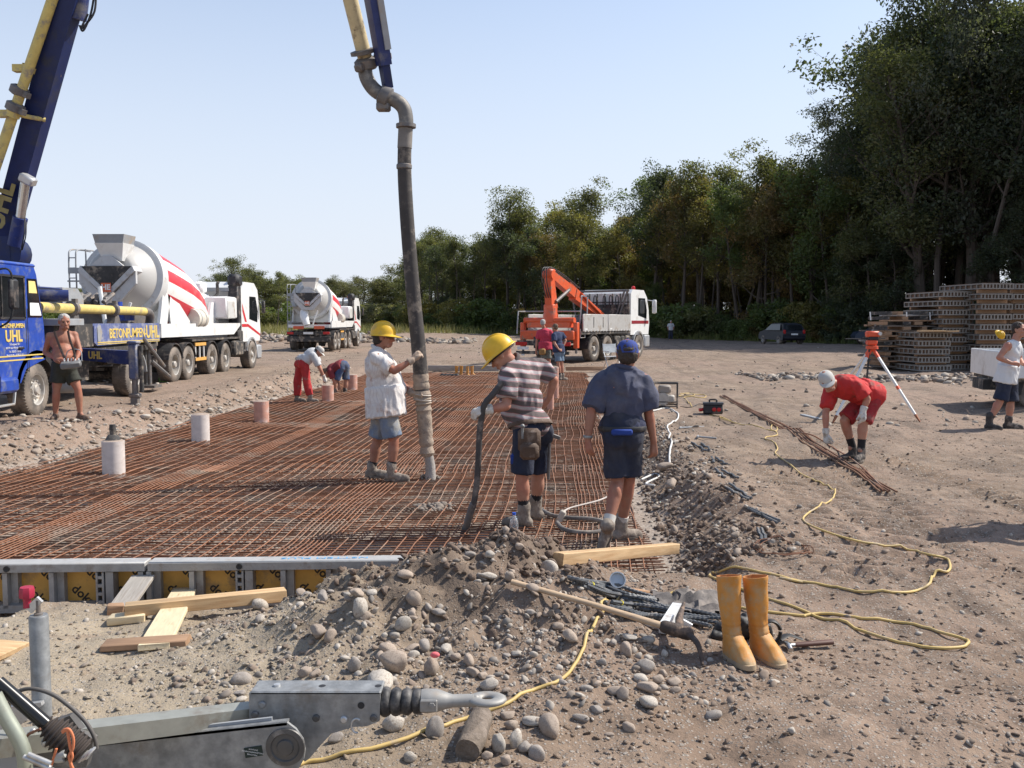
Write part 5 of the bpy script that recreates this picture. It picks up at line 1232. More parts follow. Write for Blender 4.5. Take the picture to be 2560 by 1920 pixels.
def hand(mb, wrist, aim, palm, side, s=1.0, curl=0.5, spread=0.12, fat=1.0, thumb_in=0.5):
 """hand with five fingers: aim = direction of the fingers, palm = way the palm faces, side = +1 thumb towards aim x palm"""
 a = Vector(aim).normalized(); p = Vector(palm); p = (p - a * p.dot(a)).normalized(); t = a.cross(p).normalized() * side
 w = Vector(wrist)
 mb.cone(w - a * 0.02 * s, w + a * 0.085 * s, 0.027 * s * fat, 0.040 * s * fat, 12, 0.55, t)
 mb.cone(w + a * 0.03 * s + t * 0.012 * s, w + a * 0.085 * s + t * 0.022 * s, 0.019 * s * fat, 0.018 * s * fat, 10)
 mb.cone(w + a * 0.03 * s - t * 0.012 * s, w + a * 0.08 * s - t * 0.024 * s, 0.018 * s * fat, 0.016 * s * fat, 10)
 for k, (off, L, r) in enumerate(((0.031, 0.074, 0.0092), (0.0105, 0.082, 0.0096), (-0.0105, 0.076, 0.0092), (-0.031, 0.060, 0.0082))):
  base = w + a * (0.088 - 0.004 * abs(k - 1)) * s + t * off * s
  d = (a + t * (off * 6 * spread)).normalized(); c = 0.15; q = base
  for j, (f, rr) in enumerate(((0.46, 1.0), (0.31, 0.92), (0.25, 0.82))):
   ang = curl * (0.75 if j == 0 else 1.0) * (1 + 0.08 * k)
   ax = d.cross(p);
   if ax.length > 1e-6:
    d = (Quaternion(ax.normalized(), ang) @ d); p2 = Quaternion(ax.normalized(), ang) @ p
    q2 = q + d * (L * f * s); mb.cone(q, q2, r * rr * s * fat, r * rr * 0.92 * s * fat, 8); q = q2
   p = p2
  p = Vector(palm); p = (p - a * p.dot(a)).normalized()
 q = w + a * 0.028 * s + t * 0.022 * s
 d1 = (a * 0.62 + t * 0.75 + p * 0.25 * thumb_in).normalized(); q1 = q + d1 * 0.042 * s
 d2 = (a * 0.85 + t * 0.25 * (1 - thumb_in) + p * 0.65 * thumb_in).normalized(); q2 = q1 + d2 * 0.034 * s; q3 = q2 + (d2 + p * 0.4 * thumb_in).normalized() * 0.027 * s
 mb.cone(q, q1, 0.0150 * s * fat, 0.0118 * s * fat, 8); mb.cone(q1, q2, 0.0115 * s * fat, 0.0102 * s * fat, 8); mb.cone(q2, q3, 0.0102 * s * fat, 0.0085 * s * fat, 8)
def head_shapes(mb, c, f, u, s=1.0, jaw=1.0):
 """skull, face, nose, ears; c = centre of the head, f = way the face looks, u = crown"""
 f = Vector(f).normalized(); u = Vector(u); u = (u - f * u.dot(f)).normalized(); x = f.cross(u)
 Rm = Matrix((x, f, u)).transposed(); P = lambda a, b, d: Vector(c) + (x * a + f * b + u * d) * s
 E = lambda p, r: mb.ell(P(*p), tuple(k * s for k in r), Rm, 16, 12)
 E((0, -0.012, 0.030), (0.077, 0.096, 0.090)); E((0, 0.022, -0.025), (0.066, 0.072, 0.088)); E((0, 0.045, -0.075), (0.048 * jaw, 0.045, 0.042))
 mb.cone(P(-0.03, 0.062, -0.085), P(0.03, 0.062, -0.085), 0.026 * s, 0.026 * s, 10)
 mb.cone(P(-0.045, 0.068, 0.028), P(0.045, 0.068, 0.028), 0.018 * s, 0.018 * s, 10)
 mb.cone(P(0, 0.088, 0.012), P(0, 0.112, -0.030), 0.009 * s, 0.015 * s, 10)
 for k in (-1, 1):
  E((k * 0.013, 0.098, -0.034), (0.010, 0.012, 0.009)); E((k * 0.044, 0.058, -0.022), (0.026, 0.026, 0.024))
  E((k * 0.079, -0.012, -0.008), (0.010, 0.020, 0.033)); E((k * 0.082, -0.020, 0.008), (0.011, 0.016, 0.018))
 mb.cone(P(-0.018, 0.091, -0.062), P(0.018, 0.091, -0.062), 0.009 * s, 0.009 * s, 8); mb.cone(P(-0.015, 0.089, -0.074), P(0.015, 0.089, -0.074), 0.009 * s, 0.009 * s, 8)
 return Rm, P
def face_parts(person, Rm, P, s):
 L = Vector(person.location)
 for k in (-1, 1):
  h = MB(); h.ell(P(k * 0.031, 0.080, 0.004), (0.013 * s, 0.010 * s, 0.008 * s), Rm, 10, 6); h.build('eye', EYE, person, True)
  h = MB(); h.cone(P(k * 0.018, 0.088, 0.026), P(k * 0.048, 0.078, 0.026), 0.006 * s, 0.005 * s, 6); h.build('eyebrow', BROW, person, True)
 h = MB(); h.cone(P(-0.020, 0.0965, -0.068), P(0.020, 0.0965, -0.068), 0.0045 * s, 0.0045 * s, 6); h.build('mouth', LIP, person, True)
def shoe(person, ankle, toe, ground, m, s=1.0, high=True, up=Vector((0, 0, 1)), sandal=False, solem=None):
 a, t = Vector(ankle), Vector(toe); f = (t - a); f = (f - up * f.dot(up)).normalized(); x = f.cross(up).normalized()
 g = a + up * ground
 B = lambda q, w, z: g + f * q * s + x * w * s + up * z * s
 mb = MB()
 mb.cone(B(-0.035, 0, 0.045), B(0.03, 0, 0.055), 0.042 * s, 0.045 * s, 14); mb.cone(B(0.03, 0, 0.05), B(0.15, 0, 0.035), 0.048 * s, 0.040 * s, 14, 0.8, x)
 mb.cone(B(0.10, 0.008, 0.034), B(0.165, 0, 0.03), 0.044 * s, 0.036 * s, 14, 0.75, x)
 if high: mb.cone(B(-0.005, 0, 0.06), a + up * 0.06 * s, 0.047 * s, 0.052 * s, 14); mb.cone(a + up * 0.045 * s, a + up * 0.065 * s, 0.055 * s, 0.054 * s, 14)
 else: mb.cone(B(-0.005, 0, 0.05), a + up * 0.0 * s, 0.045 * s, 0.045 * s, 14)
 o = cloth('shoe', mb, m, person, 0.009 * s, 4, 0.003, 26, 5)
 so = MB(); n = 12; ring = []
 for k in range(24):
  an = 2 * math.pi * k / 24; q = 0.062 + math.cos(an) * 0.142; w = math.sin(an) * (0.047 if math.cos(an) > -0.2 else 0.041)
  ring.append((q, w))
 vs = [B(q, w, 0.0) for q, w in ring] + [B(q, w, 0.024) for q, w in ring]
 so.add(vs, [tuple(range(24)), tuple(range(24, 48))[::-1]] + [(k, k + 24, (k + 1) % 24 + 24, (k + 1) % 24) for k in range(24)])
 so.build('sole', solem or SOLE, o, smooth=0.6, loc=person.location).location = (0, 0, 0)
 return o
def _lathe_on(P, Rm, s):
 return Matrix.Translation(P(0, 0, 0)) @ Rm.to_4x4() @ Matrix.Scale(s, 4)
def helmet(person, P, Rm, s, tilt=0.0, lift=0.035):
 M_ = Matrix.Translation(P(0, -0.008, lift)) @ Rm.to_4x4() @ Matrix.Rotation(tilt, 4, 'X') @ Matrix.Scale(s * 1.06, 4)
 mb = MB(); prof = []
 for k in range(11):
  a = math.pi / 2 * k / 10; prof.append((max(0.118 * math.cos(a) ** 0.85, 0.0001), 0.128 * math.sin(a) ** 0.95))
 q = MB(); q.lathe([(0.126, -0.012), (0.122, -0.010)] + prof, 32)
 q.v = [(x * 0.92, y * 1.10, z) for x, y, z in q.v]; mb.add(q.v, q.f, M_)
 brim = []
 vs = []
 for k in range(32):
  a = 2 * math.pi * k / 32; c_, s_ = math.cos(a), math.sin(a)
  ext = 0.014 + 0.050 * max(0, s_) ** 3
  for r0, z in ((1.0, -0.004), (1 + ext / 0.12, -0.016 - 0.012 * max(0, s_) ** 2), (1 + ext / 0.12, -0.021 - 0.012 * max(0, s_) ** 2), (0.97, -0.014)):
   vs.append((c_ * 0.118 * r0 * 0.92, s_ * 0.118 * r0 * 1.10, z))
 fs = [(k * 4 + j, ((k + 1) % 32) * 4 + j, ((k + 1) % 32) * 4 + (j + 1) % 4, k * 4 + (j + 1) % 4) for k in range(32) for j in range(4)]
 mb.add(vs, fs, M_)
 for xx in (-0.028, 0.0, 0.028):
  mb.tube([M_ @ Vector((xx, 0.122 * math.cos(t_) * (1.0 if abs(xx) < .01 else .98), 0.127 * math.sin(t_) + 0.002)) for t_ in np.linspace(0.35, 2.8, 12)], 0.007 * s, 6)
 h = mb.build('hard_hat', HELMET, person, True, 0.9)
 b = MB(); b.tube([M_ @ Vector((math.cos(a) * 0.098, math.sin(a) * 0.118, -0.028 + 0.0 * a)) for a in np.linspace(0.4, 2 * math.pi + 0.4 - 0.8, 20)], 0.006 * s, 6); b.build('head_band', BLACK, h, smooth=0.9, loc=person.location).location = (0, 0, 0)
 return h
def cap(person, P, Rm, s, m, peak_dir=1, tilt=0.0, brim=True):
 M_ = Matrix.Translation(P(0, -0.012, 0.030)) @ Rm.to_4x4() @ Matrix.Rotation(tilt, 4, 'X') @ Matrix.Scale(s * 1.0, 4)
 mb = MB(); q = MB(); prof = [(0.098, -0.022)] + [(max(0.098 * math.cos(a) ** 0.7, 0.0001), 0.084 * math.sin(a)) for a in np.linspace(0, math.pi / 2, 9)]
 q.lathe(prof, 28); q.v = [(x * 0.88, y * 1.08, z) for x, y, z in q.v]; mb.add(q.v, q.f, M_); mb.ell(M_ @ Vector((0, 0, 0.093)), (0.010, 0.010, 0.006))
 o = mb.build('cap', m, person, True, 0.9)
 if brim:
  b = MB(); vs = []
  for z in (-0.012, -0.020):
   for i in range(13):
    a = math.pi * (i + 0.5) / 13
    vs.append((math.cos(a) * 0.084, math.sin(a) * 0.102, z))
   for i in range(13):
    a = math.pi * (i + 0.5) / 13
    vs.append((math.cos(a) * 0.088, math.sin(a) * 0.102 + 0.072 * math.sin(a) ** 0.6, z - 0.018 * math.sin(a)))
  fs = []
  for i in range(12): fs += [(i, i + 13, i + 14, i + 1), (26 + i, 27 + i, 40 + i, 39 + i), (13 + i, 39 + i, 40 + i, 14 + i), (i, i + 1, 27 + i, 26 + i)]
  if peak_dir < 0: M_ = M_ @ Matrix.Rotation(math.pi, 4, 'Z')
  b.add(vs, fs, M_); b.build('peak', m, o, smooth=0.9, loc=person.location).location = (0, 0, 0)
 return o
def hair(person, P, Rm, s, m, long=0.0, seed=1):
 mb = MB()
 E = lambda p, r: mb.ell(P(*p), tuple(k * s for k in r), Rm, 16, 12)
 E((0, -0.024, 0.046), (0.084, 0.094, 0.084)); E((0, -0.052, 0.0), (0.080, 0.060, 0.070 + long))
 if long: E((0, -0.04, -0.02), (0.086, 0.055, 0.055))
 return cloth('hair', mb, m, person, 0.009 * s, 3, 0.006, 40, seed)
class Fig:
 """a standing, bending or walking figure set out by its joints"""
 def __init__(s, J, scale, label, feet, name='person', heavy=1.0, belly=0.0, chest=1.0):
  s.J = J; s.s = scale; s.heavy = heavy; s.belly = belly; s.chest = chest
  s.p = thing(name, feet, label, 'person')
 def torso(s, mb, grow=0.0, low=True, vest=False):
  J, k, g = s.J, s.s, grow
  sh = (J['shR'] - J['shL']).normalized(); spine = J['neck'] - J['pel']; B = basis(sh, spine); fw = B.col[1]
  s.fw, s.B = fw, B; at = lambda f: J['pel'].lerp(J['neck'], f)
  hv = s.heavy
  hs = (J['hipR'] - J['hipL']).normalized(); Bh = basis(hs, spine)
  def E(f, fwd, r, bb=B): mb.ell(at(f) + bb.col[1] * fwd * k, tuple((q + g / k) * k for q in r), bb, 20, 14)
  E(0.70, 0.0, (0.160 * hv * s.chest, 0.118 * hv, 0.17)); E(0.86, -0.005, (0.145 * s.chest, 0.092, 0.085)); E(0.42, 0.006 + s.belly * 0.35, (0.148 * hv, 0.112 * hv + s.belly * 0.55, 0.17))
  if s.belly: E(0.30, 0.03 + s.belly * 0.55, (0.145 * hv, 0.10 + s.belly * 0.6, 0.13))
  E(0.06, -0.005, (0.158 * hv, 0.118 * hv, 0.12), Bh)
  for sd in ('L', 'R'):
   mb.cone(J['neck'] - spine.normalized() * 0.03 * k, J['sh' + sd] if not vest else J['sh' + sd].lerp(J['neck'], 0.3), (0.055 * k + g * 0.7), (0.054 * k + g * 0.6), 14)
   if vest: mb.cone(at(0.72).lerp(J['sh' + sd], 0.4), J['sh' + sd].lerp(at(0.80), 0.25), 0.09 * k + g, 0.052 * k + g, 14); continue
   mb.ell(J['sh' + sd], tuple((0.064 * k + g * 0.7) for _ in range(3)))
   mb.cone(at(0.72).lerp(J['sh' + sd], 0.45), J['sh' + sd], 0.082 * k + g, 0.058 * k + g * 0.7, 14)
   if low: mb.ell(J['hip' + sd] - Vector((0, 0, 0.0)) - Bh.col[1] * 0.035 * k, tuple((q * k + g) for q in (0.085 * hv, 0.098 * hv, 0.10)), Bh)
 def limb(s, mb, a, b, c, ra, rm, rb, rc, rd, g=0.0):
  """upper and lower limb: radii at root, middle swell, joint, lower swell, end"""
  k = s.s; f = lambda r: r * k + g
  mb.chain([(a, f(ra)), (a.lerp(b, 0.45), f(rm)), (b, f(rb))], 14); mb.chain([(b, f(rb)), (b.lerp(c, 0.30), f(rc)), (b.lerp(c, 0.72), f((rc + rd * 2) / 3)), (c, f(rd))], 14)
 def body(s, skin, headf, headu, hands, voxel=0.008, head_scale=1.0, bare_feet=False, jaw=1.0):
  J, k = s.J, s.s; mb = MB(); s.torso(mb)
  for sd in ('L', 'R'):
   s.limb(mb, J['sh' + sd], J['el' + sd], J['wr' + sd], 0.058, 0.050, 0.041, 0.043, 0.028)
   s.limb(mb, J['hip' + sd], J['kn' + sd], J['an' + sd], 0.092 * s.heavy, 0.080 * s.heavy, 0.056, 0.062, 0.037)
   kn, an = J['kn' + sd], J['an' + sd]; toe = J['to' + sd]
   back = (an - toe); back.z = 0
   if back.length > 0.02: mb.ell(kn.lerp(an, 0.30) + back.normalized() * 0.022 * k, (0.045 * k, 0.045 * k, 0.095 * k))
   mb.cone(an, an.lerp(toe, 0.15), 0.036 * k, 0.032 * k, 10)
   if bare_feet: mb.cone(an.lerp(toe, 0.2), toe, 0.038 * k, 0.030 * k, 12, 0.7, Vector((0, 0, 1)).cross(toe - an))
   if sd in hands and hands[sd]: h_ = dict(hands[sd]); hand(mb, J['wr' + sd], h_.pop('aim'), h_.pop('palm'), h_.pop('side'), k * 1.02, **h_)
  hs = k * head_scale
  Rm, P = head_shapes(mb, J['head'], headf, headu, hs, jaw); s.Rm, s.P, s.hs = Rm, P, hs
  mb.cone(J['neck'] - (J['neck'] - J['pel']).normalized() * 0.03 * k, J['head'] - Vector(Rm.col[2]) * 0.05 * hs - Vector(Rm.col[1]) * 0.02 * hs, 0.064 * k, 0.058 * k, 14)
  b = cloth('body', mb, skin, s.p, voxel, 5, 0.0)
  face_parts(s.p, Rm, P, hs)
  return b
 def shirt(s, m, sleeve=0.75, hem=0.0, loose=0.018, fold=0.007, voxel=0.011, seed=1, name='shirt', flare=0.0, sleeve_r=1.0, tuck=False):
  J, k = s.J, s.s; mb = MB(); s.torso(mb, loose, low=False, vest=sleeve == 0)
  for sd in ('L', 'R'):
   if sleeve > 0:
    a, b = J['sh' + sd], J['el' + sd]; e = a.lerp(b, sleeve)
    mb.tube([a.lerp(b, -0.05), a.lerp(b, 0.3), e], [0.062 * k + loose * 0.7, 0.064 * k * sleeve_r + loose * 0.8, 0.061 * k * sleeve_r + loose * 0.9], 18)
  sp = (J['neck'] - J['pel']).normalized(); Bh = basis(J['hipR'] - J['hipL'], sp); hv = s.heavy
  if hem:
   vs = []; fs = []; n = 24; q0 = J['pel'].lerp(J['neck'], 0.35)
   for i, (z, ex) in enumerate(((0, 0.0), (0.5, 0.006), (1, 0.012 + flare))):
    c = q0.lerp(J['pel'] - sp * hem * k, z) + Bh.col[1] * s.belly * 0.3 * (1 - z * 0.6) * k
    for q in range(n):
     a = 2 * math.pi * q / n
     vs.append(c + Bh.col[0] * math.cos(a) * (0.178 * hv * k + loose + 0.012 + ex * 1.5) + Bh.col[1] * math.sin(a) * (0.138 * hv * k + s.belly * 0.35 * k * (1 - z * 0.5) + loose + ex))
   for i in range(2):
    for q in range(n): fs.append((i * n + q, i * n + (q + 1) % n, (i + 1) * n + (q + 1) % n, (i + 1) * n + q))
   fs = [f_[::-1] for f_ in fs]; fs.append(tuple(range(n))); fs.append(tuple(range(2 * n, 3 * n))[::-1]); mb.add(vs, fs)
  o = cloth(name, mb, m, s.p, voxel, 4, fold, 8.0, seed)
  return o
 def collar(s, m, r=0.075):
  J, k = s.J, s.s; up = (J['head'] - J['neck']).normalized(); h = MB(); x, y = frame_of(up)
  c = J['neck'] - up * 0.0
  h.tube([c + (x * math.cos(a) + y * math.sin(a)) * r * k for a in np.linspace(0, 2 * math.pi, 20)], 0.016 * k, 8, ell=1.3); h.build('collar', m, s.p, True, 0.9)
 def shorts(s, m, length=0.85, loose=0.022, flare=0.02, fold=0.008, voxel=0.011, seed=2, name='shorts', top=0.16):
  J, k = s.J, s.s; mb = MB(); sp = (J['neck'] - J['pel']).normalized(); Bh = basis(J['hipR'] - J['hipL'], sp); hv = s.heavy
  mb.ell(J['pel'] + sp * 0.03 * k, tuple(q * k + loose * 0.7 for q in (0.160 * hv, 0.122 * hv + s.belly * 0.15, top)), Bh, 20, 12)
  for sd in ('L', 'R'):
   h_, n_, a_ = J['hip' + sd], J['kn' + sd], J['an' + sd]
   mb.ell(h_ - Bh.col[1] * 0.04 * k, tuple((q * k + loose * 0.4) for q in (0.086 * hv, 0.095 * hv, 0.11)), Bh)
   pts = [h_.lerp(n_, -0.1), h_.lerp(n_, 0.35)]; rr = [0.092 * hv * k + loose * 0.4, 0.082 * hv * k + loose * 0.5]
   if length <= 1: pts.append(h_.lerp(n_, length)); rr.append(0.070 * k * (1.1 if hv > 1 else 1.0) + loose * 0.6 + flare * 0.8)
   else: pts += [n_, n_.lerp(a_, 0.5), n_.lerp(a_, length - 1)]; rr += [0.066 * k + loose, 0.064 * k + loose, 0.056 * k + loose]
   mb.tube(pts, rr, 18)
  return cloth(name, mb, m, s.p, voxel, 4, fold, 8.0, seed)
 def belt(s, m, r=0.02, f=0.10):
  J, k = s.J, s.s; sp = (J['neck'] - J['pel']).normalized(); Bh = basis(J['hipR'] - J['hipL'], sp); c = J['pel'].lerp(J['neck'], f)
  pts = [c + Bh.col[0] * math.cos(a) * (0.165 * s.heavy * k + 0.028) + Bh.col[1] * math.sin(a) * (0.125 * s.heavy * k + s.belly * 0.3 * k + 0.03) for a in np.linspace(0, 2 * math.pi, 28)]
  h = MB(); h.tube(pts, 0.006, 8, ell=3.6, up=Vector(sp)); return h.build('belt', m, s.p, True, 0.9)
 def sock(s, sd, m, h=0.10):
  J, k = s.J, s.s; a, n_ = J['an' + sd], J['kn' + sd]; d = (n_ - a).normalized()
  q = MB(); q.tube([a, a + d * h * 0.5 * k, a + d * h * k], [0.047 * k, 0.047 * k, 0.050 * k], 14); q.build('sock', m, s.p, True, 0.9)
 def glove(s, sd, m, aim, palm, side, cuff=0.05, **kw):
  J, k = s.J, s.s; mb = MB(); hand(mb, J['wr' + sd], aim, palm, side, k * 1.05, fat=1.22, **kw)
  d = (J['el' + sd] - J['wr' + sd]).normalized(); mb.tube([J['wr' + sd] - d * 0.02, J['wr' + sd] + d * cuff], [0.036 * k, 0.045 * k], 14)
  return cloth('glove', mb, m, s.p, 0.007, 3, 0.0025, 30, 3)
def joints(conv, Y, d):
 """joints from measured image places: (x, y, depth offset)"""
 out = {}
 for k, v in d.items():
  px, py = conv(v[0], v[1]); out[k] = at_y(px, py, Y + (v[2] if len(v) > 2 else 0.0))
 return out
r5 = lambda x, y: (860 + x / 2.676, 780 + y / 2.676)
r4 = lambda x, y: (1960 + x / 3.318, 700 + y / 3.318)
r3 = lambda x, y: (1240 + x / 4.88, 660 + y / 4.88)
r2 = lambda x, y: (640 + x / 3.456, 620 + y / 3.456)
r1 = lambda x, y: (x / 3.77, 620 + y / 3.77)
def ground_feet(J, z=None):
 m = (J['anL'] + J['anR']) / 2; return Vector((m.x, m.y, gz(m.x, m.y) if z is None else z))
# ---- man with the placing hose (white shirt, yellow helmet)
Y = 10.45
J = joints(r5, Y, dict(head=(266, 168), neck=(226, 245), pel=(268, 640), shR=(222, 310, -.19), elR=(335, 395, -.26), wrR=(455, 322, -.20), shL=(250, 300, .19), elL=(372, 470, .26), wrL=(455, 545, .08),
     hipR=(285, 660, -.095), knR=(335, 865, -.12), anR=(318, 1062, -.12), toR=(455, 1108, -.16), hipL=(262, 660, .095), knL=(222, 865, .12), anL=(186, 1062, .12), toL=(300, 1106, .10)))
F1 = Fig(J, 1.02, 'stout man in white short-sleeved shirt and yellow helmet guiding the thick hose', ground_feet(J, MESH_Z), heavy=1.18, belly=0.11, chest=1.06)
hR = dict(aim=(0.7, 0.45, 0.65), palm=(0.6, 0.6, -0.3), side=1, curl=0.55); hL = dict(aim=(0.85, -0.15, -0.1), palm=(0.1, -1.0, 0.2), side=1, curl=0.6)
F1.body(SKIN_D, (1, -0.05, -0.06), (0.03, 0, 1), {'R': dict(hR), 'L': dict(hL)}, 0.008, 1.06, jaw=1.1)
helmet(F1.p, F1.P, F1.Rm, F1.hs, 0.02)
hair(F1.p, lambda a, b, c: F1.P(a, b - 0.005, c - 0.03), F1.Rm, F1.hs * 0.97, HAIR_D)
def stripes(name, base, stripe, freq, width, axis='X', col3=None, dirt=None):
 m = mat(name, base, 0.9, var=0.10, vscale=5, dirt=dirt, bump=0.15, bscale=60)
 nt = m.node_tree; n = nt.nodes; l = nt.links; bs = n['Principled BSDF']; old = bs.inputs['Base Color'].links[0].from_socket
 tc = n.new('ShaderNodeTexCoord'); nz = n.new('ShaderNodeTexNoise'); nz.inputs['Scale'].default_value = 3.0; l.new(tc.outputs['Object'], nz.inputs['Vector'])
 ad = n.new('ShaderNodeVectorMath'); ad.operation = 'MULTIPLY_ADD'; l.new(nz.outputs['Color'], ad.inputs[0]); ad.inputs[1].default_value = (0.05,) * 3; l.new(tc.outputs['Object'], ad.inputs[2])
 sp = n.new('ShaderNodeSeparateXYZ'); l.new(ad.outputs[0], sp.inputs[0])
 def ma(op, a, b):
  x = n.new('ShaderNodeMath'); x.operation = op
  for s_, v in ((0, a), (1, b)):
   if isinstance(v, (int, float)): x.inputs[s_].default_value = v
   else: l.new(v, x.inputs[s_])
  return x.outputs[0]
 if axis == 'X': q = ma('ADD', sp.outputs[0], sp.outputs[1])
 else: q = ma('ADD', sp.outputs[2], ma('MULTIPLY', sp.outputs[0], axis))
 f = ma('FRACT', ma('ADD', ma('MULTIPLY', q, freq), 50.0), 0)
 def mixin(fac, colr, old):
  mx = n.new('ShaderNodeMix'); mx.data_type = 'RGBA'; l.new(fac, mx.inputs[0]); l.new(old, mx.inputs[6]); mx.inputs[7].default_value = (*colr, 1); return mx.outputs[2]
 old = mixin(ma('LESS_THAN', f, width), stripe, old)
 if col3:
  for e in (width + 0.03, 0.94): old = mixin(ma('MULTIPLY', ma('GREATER_THAN', f, e), ma('LESS_THAN', f, e + 0.06)), col3, old)
 l.new(old, bs.inputs['Base Color'])
 return m
SHIRT_W = stripes('white_pinstripe_cloth', (0.64, 0.61, 0.58), (0.57, 0.53, 0.51), 34, 0.25, 'X', dirt=((0.44, 0.31, 0.25), 0.28, 4.0))
F1.shirt(SHIRT_W, 0.80, 0.10, 0.022, 0.014, seed=4, flare=0.012, sleeve_r=1.08)
F1.collar(SHIRT_W)
F1.shorts(mat('faded_denim', (0.15, 0.19, 0.26), 0.9, var=0.2, vscale=4, col2=(0.30, 0.28, 0.24), mixscale=3.5, mix=(0.45, 0.6), bump=0.2), 0.86, 0.026, 0.022, seed=5)
for sd in 'LR':
 F1.sock(sd, SOCK, 0.11); shoe(F1.p, J['an' + sd], J['to' + sd], -(J['an' + sd].z - MESH_Z), BOOT, 1.08)
F1.glove('R', GLOVE_D, hR['aim'], hR['palm'], 1, curl=0.55); F1.glove('L', GLOVE_D, hL['aim'], hL['palm'], 1, curl=0.6)
# ---- man with the poker vibrator (striped shirt)
Y = 8.05
J = joints(r5, Y, dict(head=(1052, 285, -.02), neck=(1130, 335, .02), pel=(1252, 775), shL=(1105, 440, -.15), elL=(1085, 630, -.26), wrL=(955, 655, -.30), shR=(1310, 370, .17), elR=(1405, 455, .22), wrR=(1372, 575, .26),
     hipL=(1205, 815, -.08), knL=(1190, 1110, -.10), anL=(1205, 1350, -.08), toL=(1090, 1420, -.02), hipR=(1305, 815, .09), knR=(1298, 1090, .16), anR=(1284, 1295, .22), toR=(1175, 1330, .28)))
F2 = Fig(J, 1.02, 'man in striped polo shirt and yellow helmet bowed over a black poker hose', ground_feet(J, MESH_Z), heavy=1.08, belly=0.06, chest=1.12)
hL = dict(aim=(-0.9, -0.1, -0.25), palm=(0.25, 0.6, -0.8), side=-1, curl=0.65); hR = dict(aim=(-0.6, 0.3, -0.7), palm=(-0.4, 0.2, 0.6), side=1, curl=0.5)
F2.body(SKIN, (-0.72, 0.18, -0.62), (-0.58, 0.05, 0.80), {'L': dict(hL), 'R': dict(hR)}, 0.008, 1.08)
helmet(F2.p, F2.P, F2.Rm, F2.hs, 0.05)
STRIPE = stripes('striped_knit', (0.42, 0.375, 0.37), (0.115, 0.092, 0.088), 12.5, 0.5, 0.16, col3=(0.34, 0.12, 0.13))
F2.shirt(STRIPE, 0.72, 0.0, 0.022, 0.015, seed=7, sleeve_r=1.08)
F2.collar(mat('collar_brown', (0.11, 0.085, 0.08), 0.9), 0.080)
NAVY = mat('navy_work_cloth', (0.020, 0.026, 0.050), 0.9, var=0.2, vscale=5, col2=(0.045, 0.045, 0.055), mixscale=3.0, bump=0.25)
F2.shorts(NAVY, 0.90, 0.022, 0.020, seed=8, top=0.11)
F2.belt(LEATHER, f=0.06)
pk0 = at_y(*r5(1240, 860), Y - 0.24)
h = MB(); h.box(pk0, (0.20, 0.07, 0.22), rot=(0.08, 0, R(-8)), b=0.03); h.box(pk0 + Vector((0.0, -0.04, -0.09)), (0.17, 0.07, 0.15), rot=(0.1, 0, R(-8)), b=0.03)
o = h.build('tool_pouch', LEATHER, F2.p, True)
h = MB(); h.cyl(pk0 + Vector((-0.06, -0.03, 0.02)), pk0 + Vector((-0.06, -0.03, 0.13)), 0.012, 8); h.ell(pk0 + Vector((-0.06, -0.03, 0.13)), (0.02, 0.02, 0.02)); h.build('pouch_tool', STEEL, o, smooth=0.8, loc=F2.p.location).location = (0, 0, 0)
hb = at_y(*r5(1375, 900), Y + 0.02)
h = MB(); h.cyl(hb + Vector((0.0, 0, 0.06)), hb + Vector((-0.01, 0, -0.30)), 0.014, 8); h.box(hb + Vector((0.03, 0, 0.10)), (0.14, 0.03, 0.035), rot=(0, R(20), 0), b=0.005); h.build('belt_hammer', DSTEEL, F2.p, True)
h = MB(); c_ = at_y(*r5(1145, 985), Y - 0.13); h.box(c_, (0.085, 0.05, 0.11), b=0.02); h.build('thigh_pocket', mat('royal_cloth', (0.02, 0.05, 0.24), 0.9, var=0.15), F2.p, True)
for sd in 'LR':
 F2.sock(sd, SOCK, 0.14); shoe(F2.p, J['an' + sd], J['to' + sd], -(J['an' + sd].z - MESH_Z), BOOT, 1.08)
F2.glove('L', GLOVE, hL['aim'], hL['palm'], -1, curl=0.65)
# ---- man in the blue cap walking away
Y = 7.3
J = joints(r5, Y, dict(head=(1897, 285, .03), neck=(1880, 372, .02), pel=(1862, 790), shL=(1735, 465, .02), elL=(1655, 660, -.02), wrL=(1632, 850, -.04), shR=(2000, 460, .02), elR=(2035, 660, .04), wrR=(2072, 870, .06),
     hipL=(1808, 830), knL=(1830, 1130, .02), anL=(1765, 1440, -.16), toL=(1742, 1580, -.10), hipR=(1918, 830), knR=(1905, 1110, .10), anR=(1855, 1440, .18), toR=(1965, 1500, .26)))
F3 = Fig(J, 1.0, 'man in dark blue shirt and blue cap seen from behind, stepping over the bars', ground_feet(J, MESH_Z), heavy=1.0, chest=0.98)
hL = dict(aim=(0.15, -0.05, -1), palm=(0.7, 0.4, 0), side=-1, curl=0.42, spread=0.3); hR = dict(aim=(0.02, 0.1, -1), palm=(-0.7, 0.5, 0), side=1, curl=0.5)
F3.body(SKIN_D, (0.10, 1, -0.12), (0, 0.1, 1), {'L': hL, 'R': hR}, 0.008, 1.05)
F3.shirt(mat('dark_blue_shirt', (0.058, 0.064, 0.105), 0.85, var=0.15, vscale=4, col2=(0.115, 0.115, 0.145), mixscale=4, mix=(0.5, 0.75), bump=0.2), 0.92, 0.0, 0.020, 0.017, seed=11, sleeve_r=1.15)
F3.collar(mat('dark_blue_collar', (0.058, 0.064, 0.105), 0.85), 0.082)
F3.shorts(NAVY, 0.90, 0.030, 0.022, seed=12)
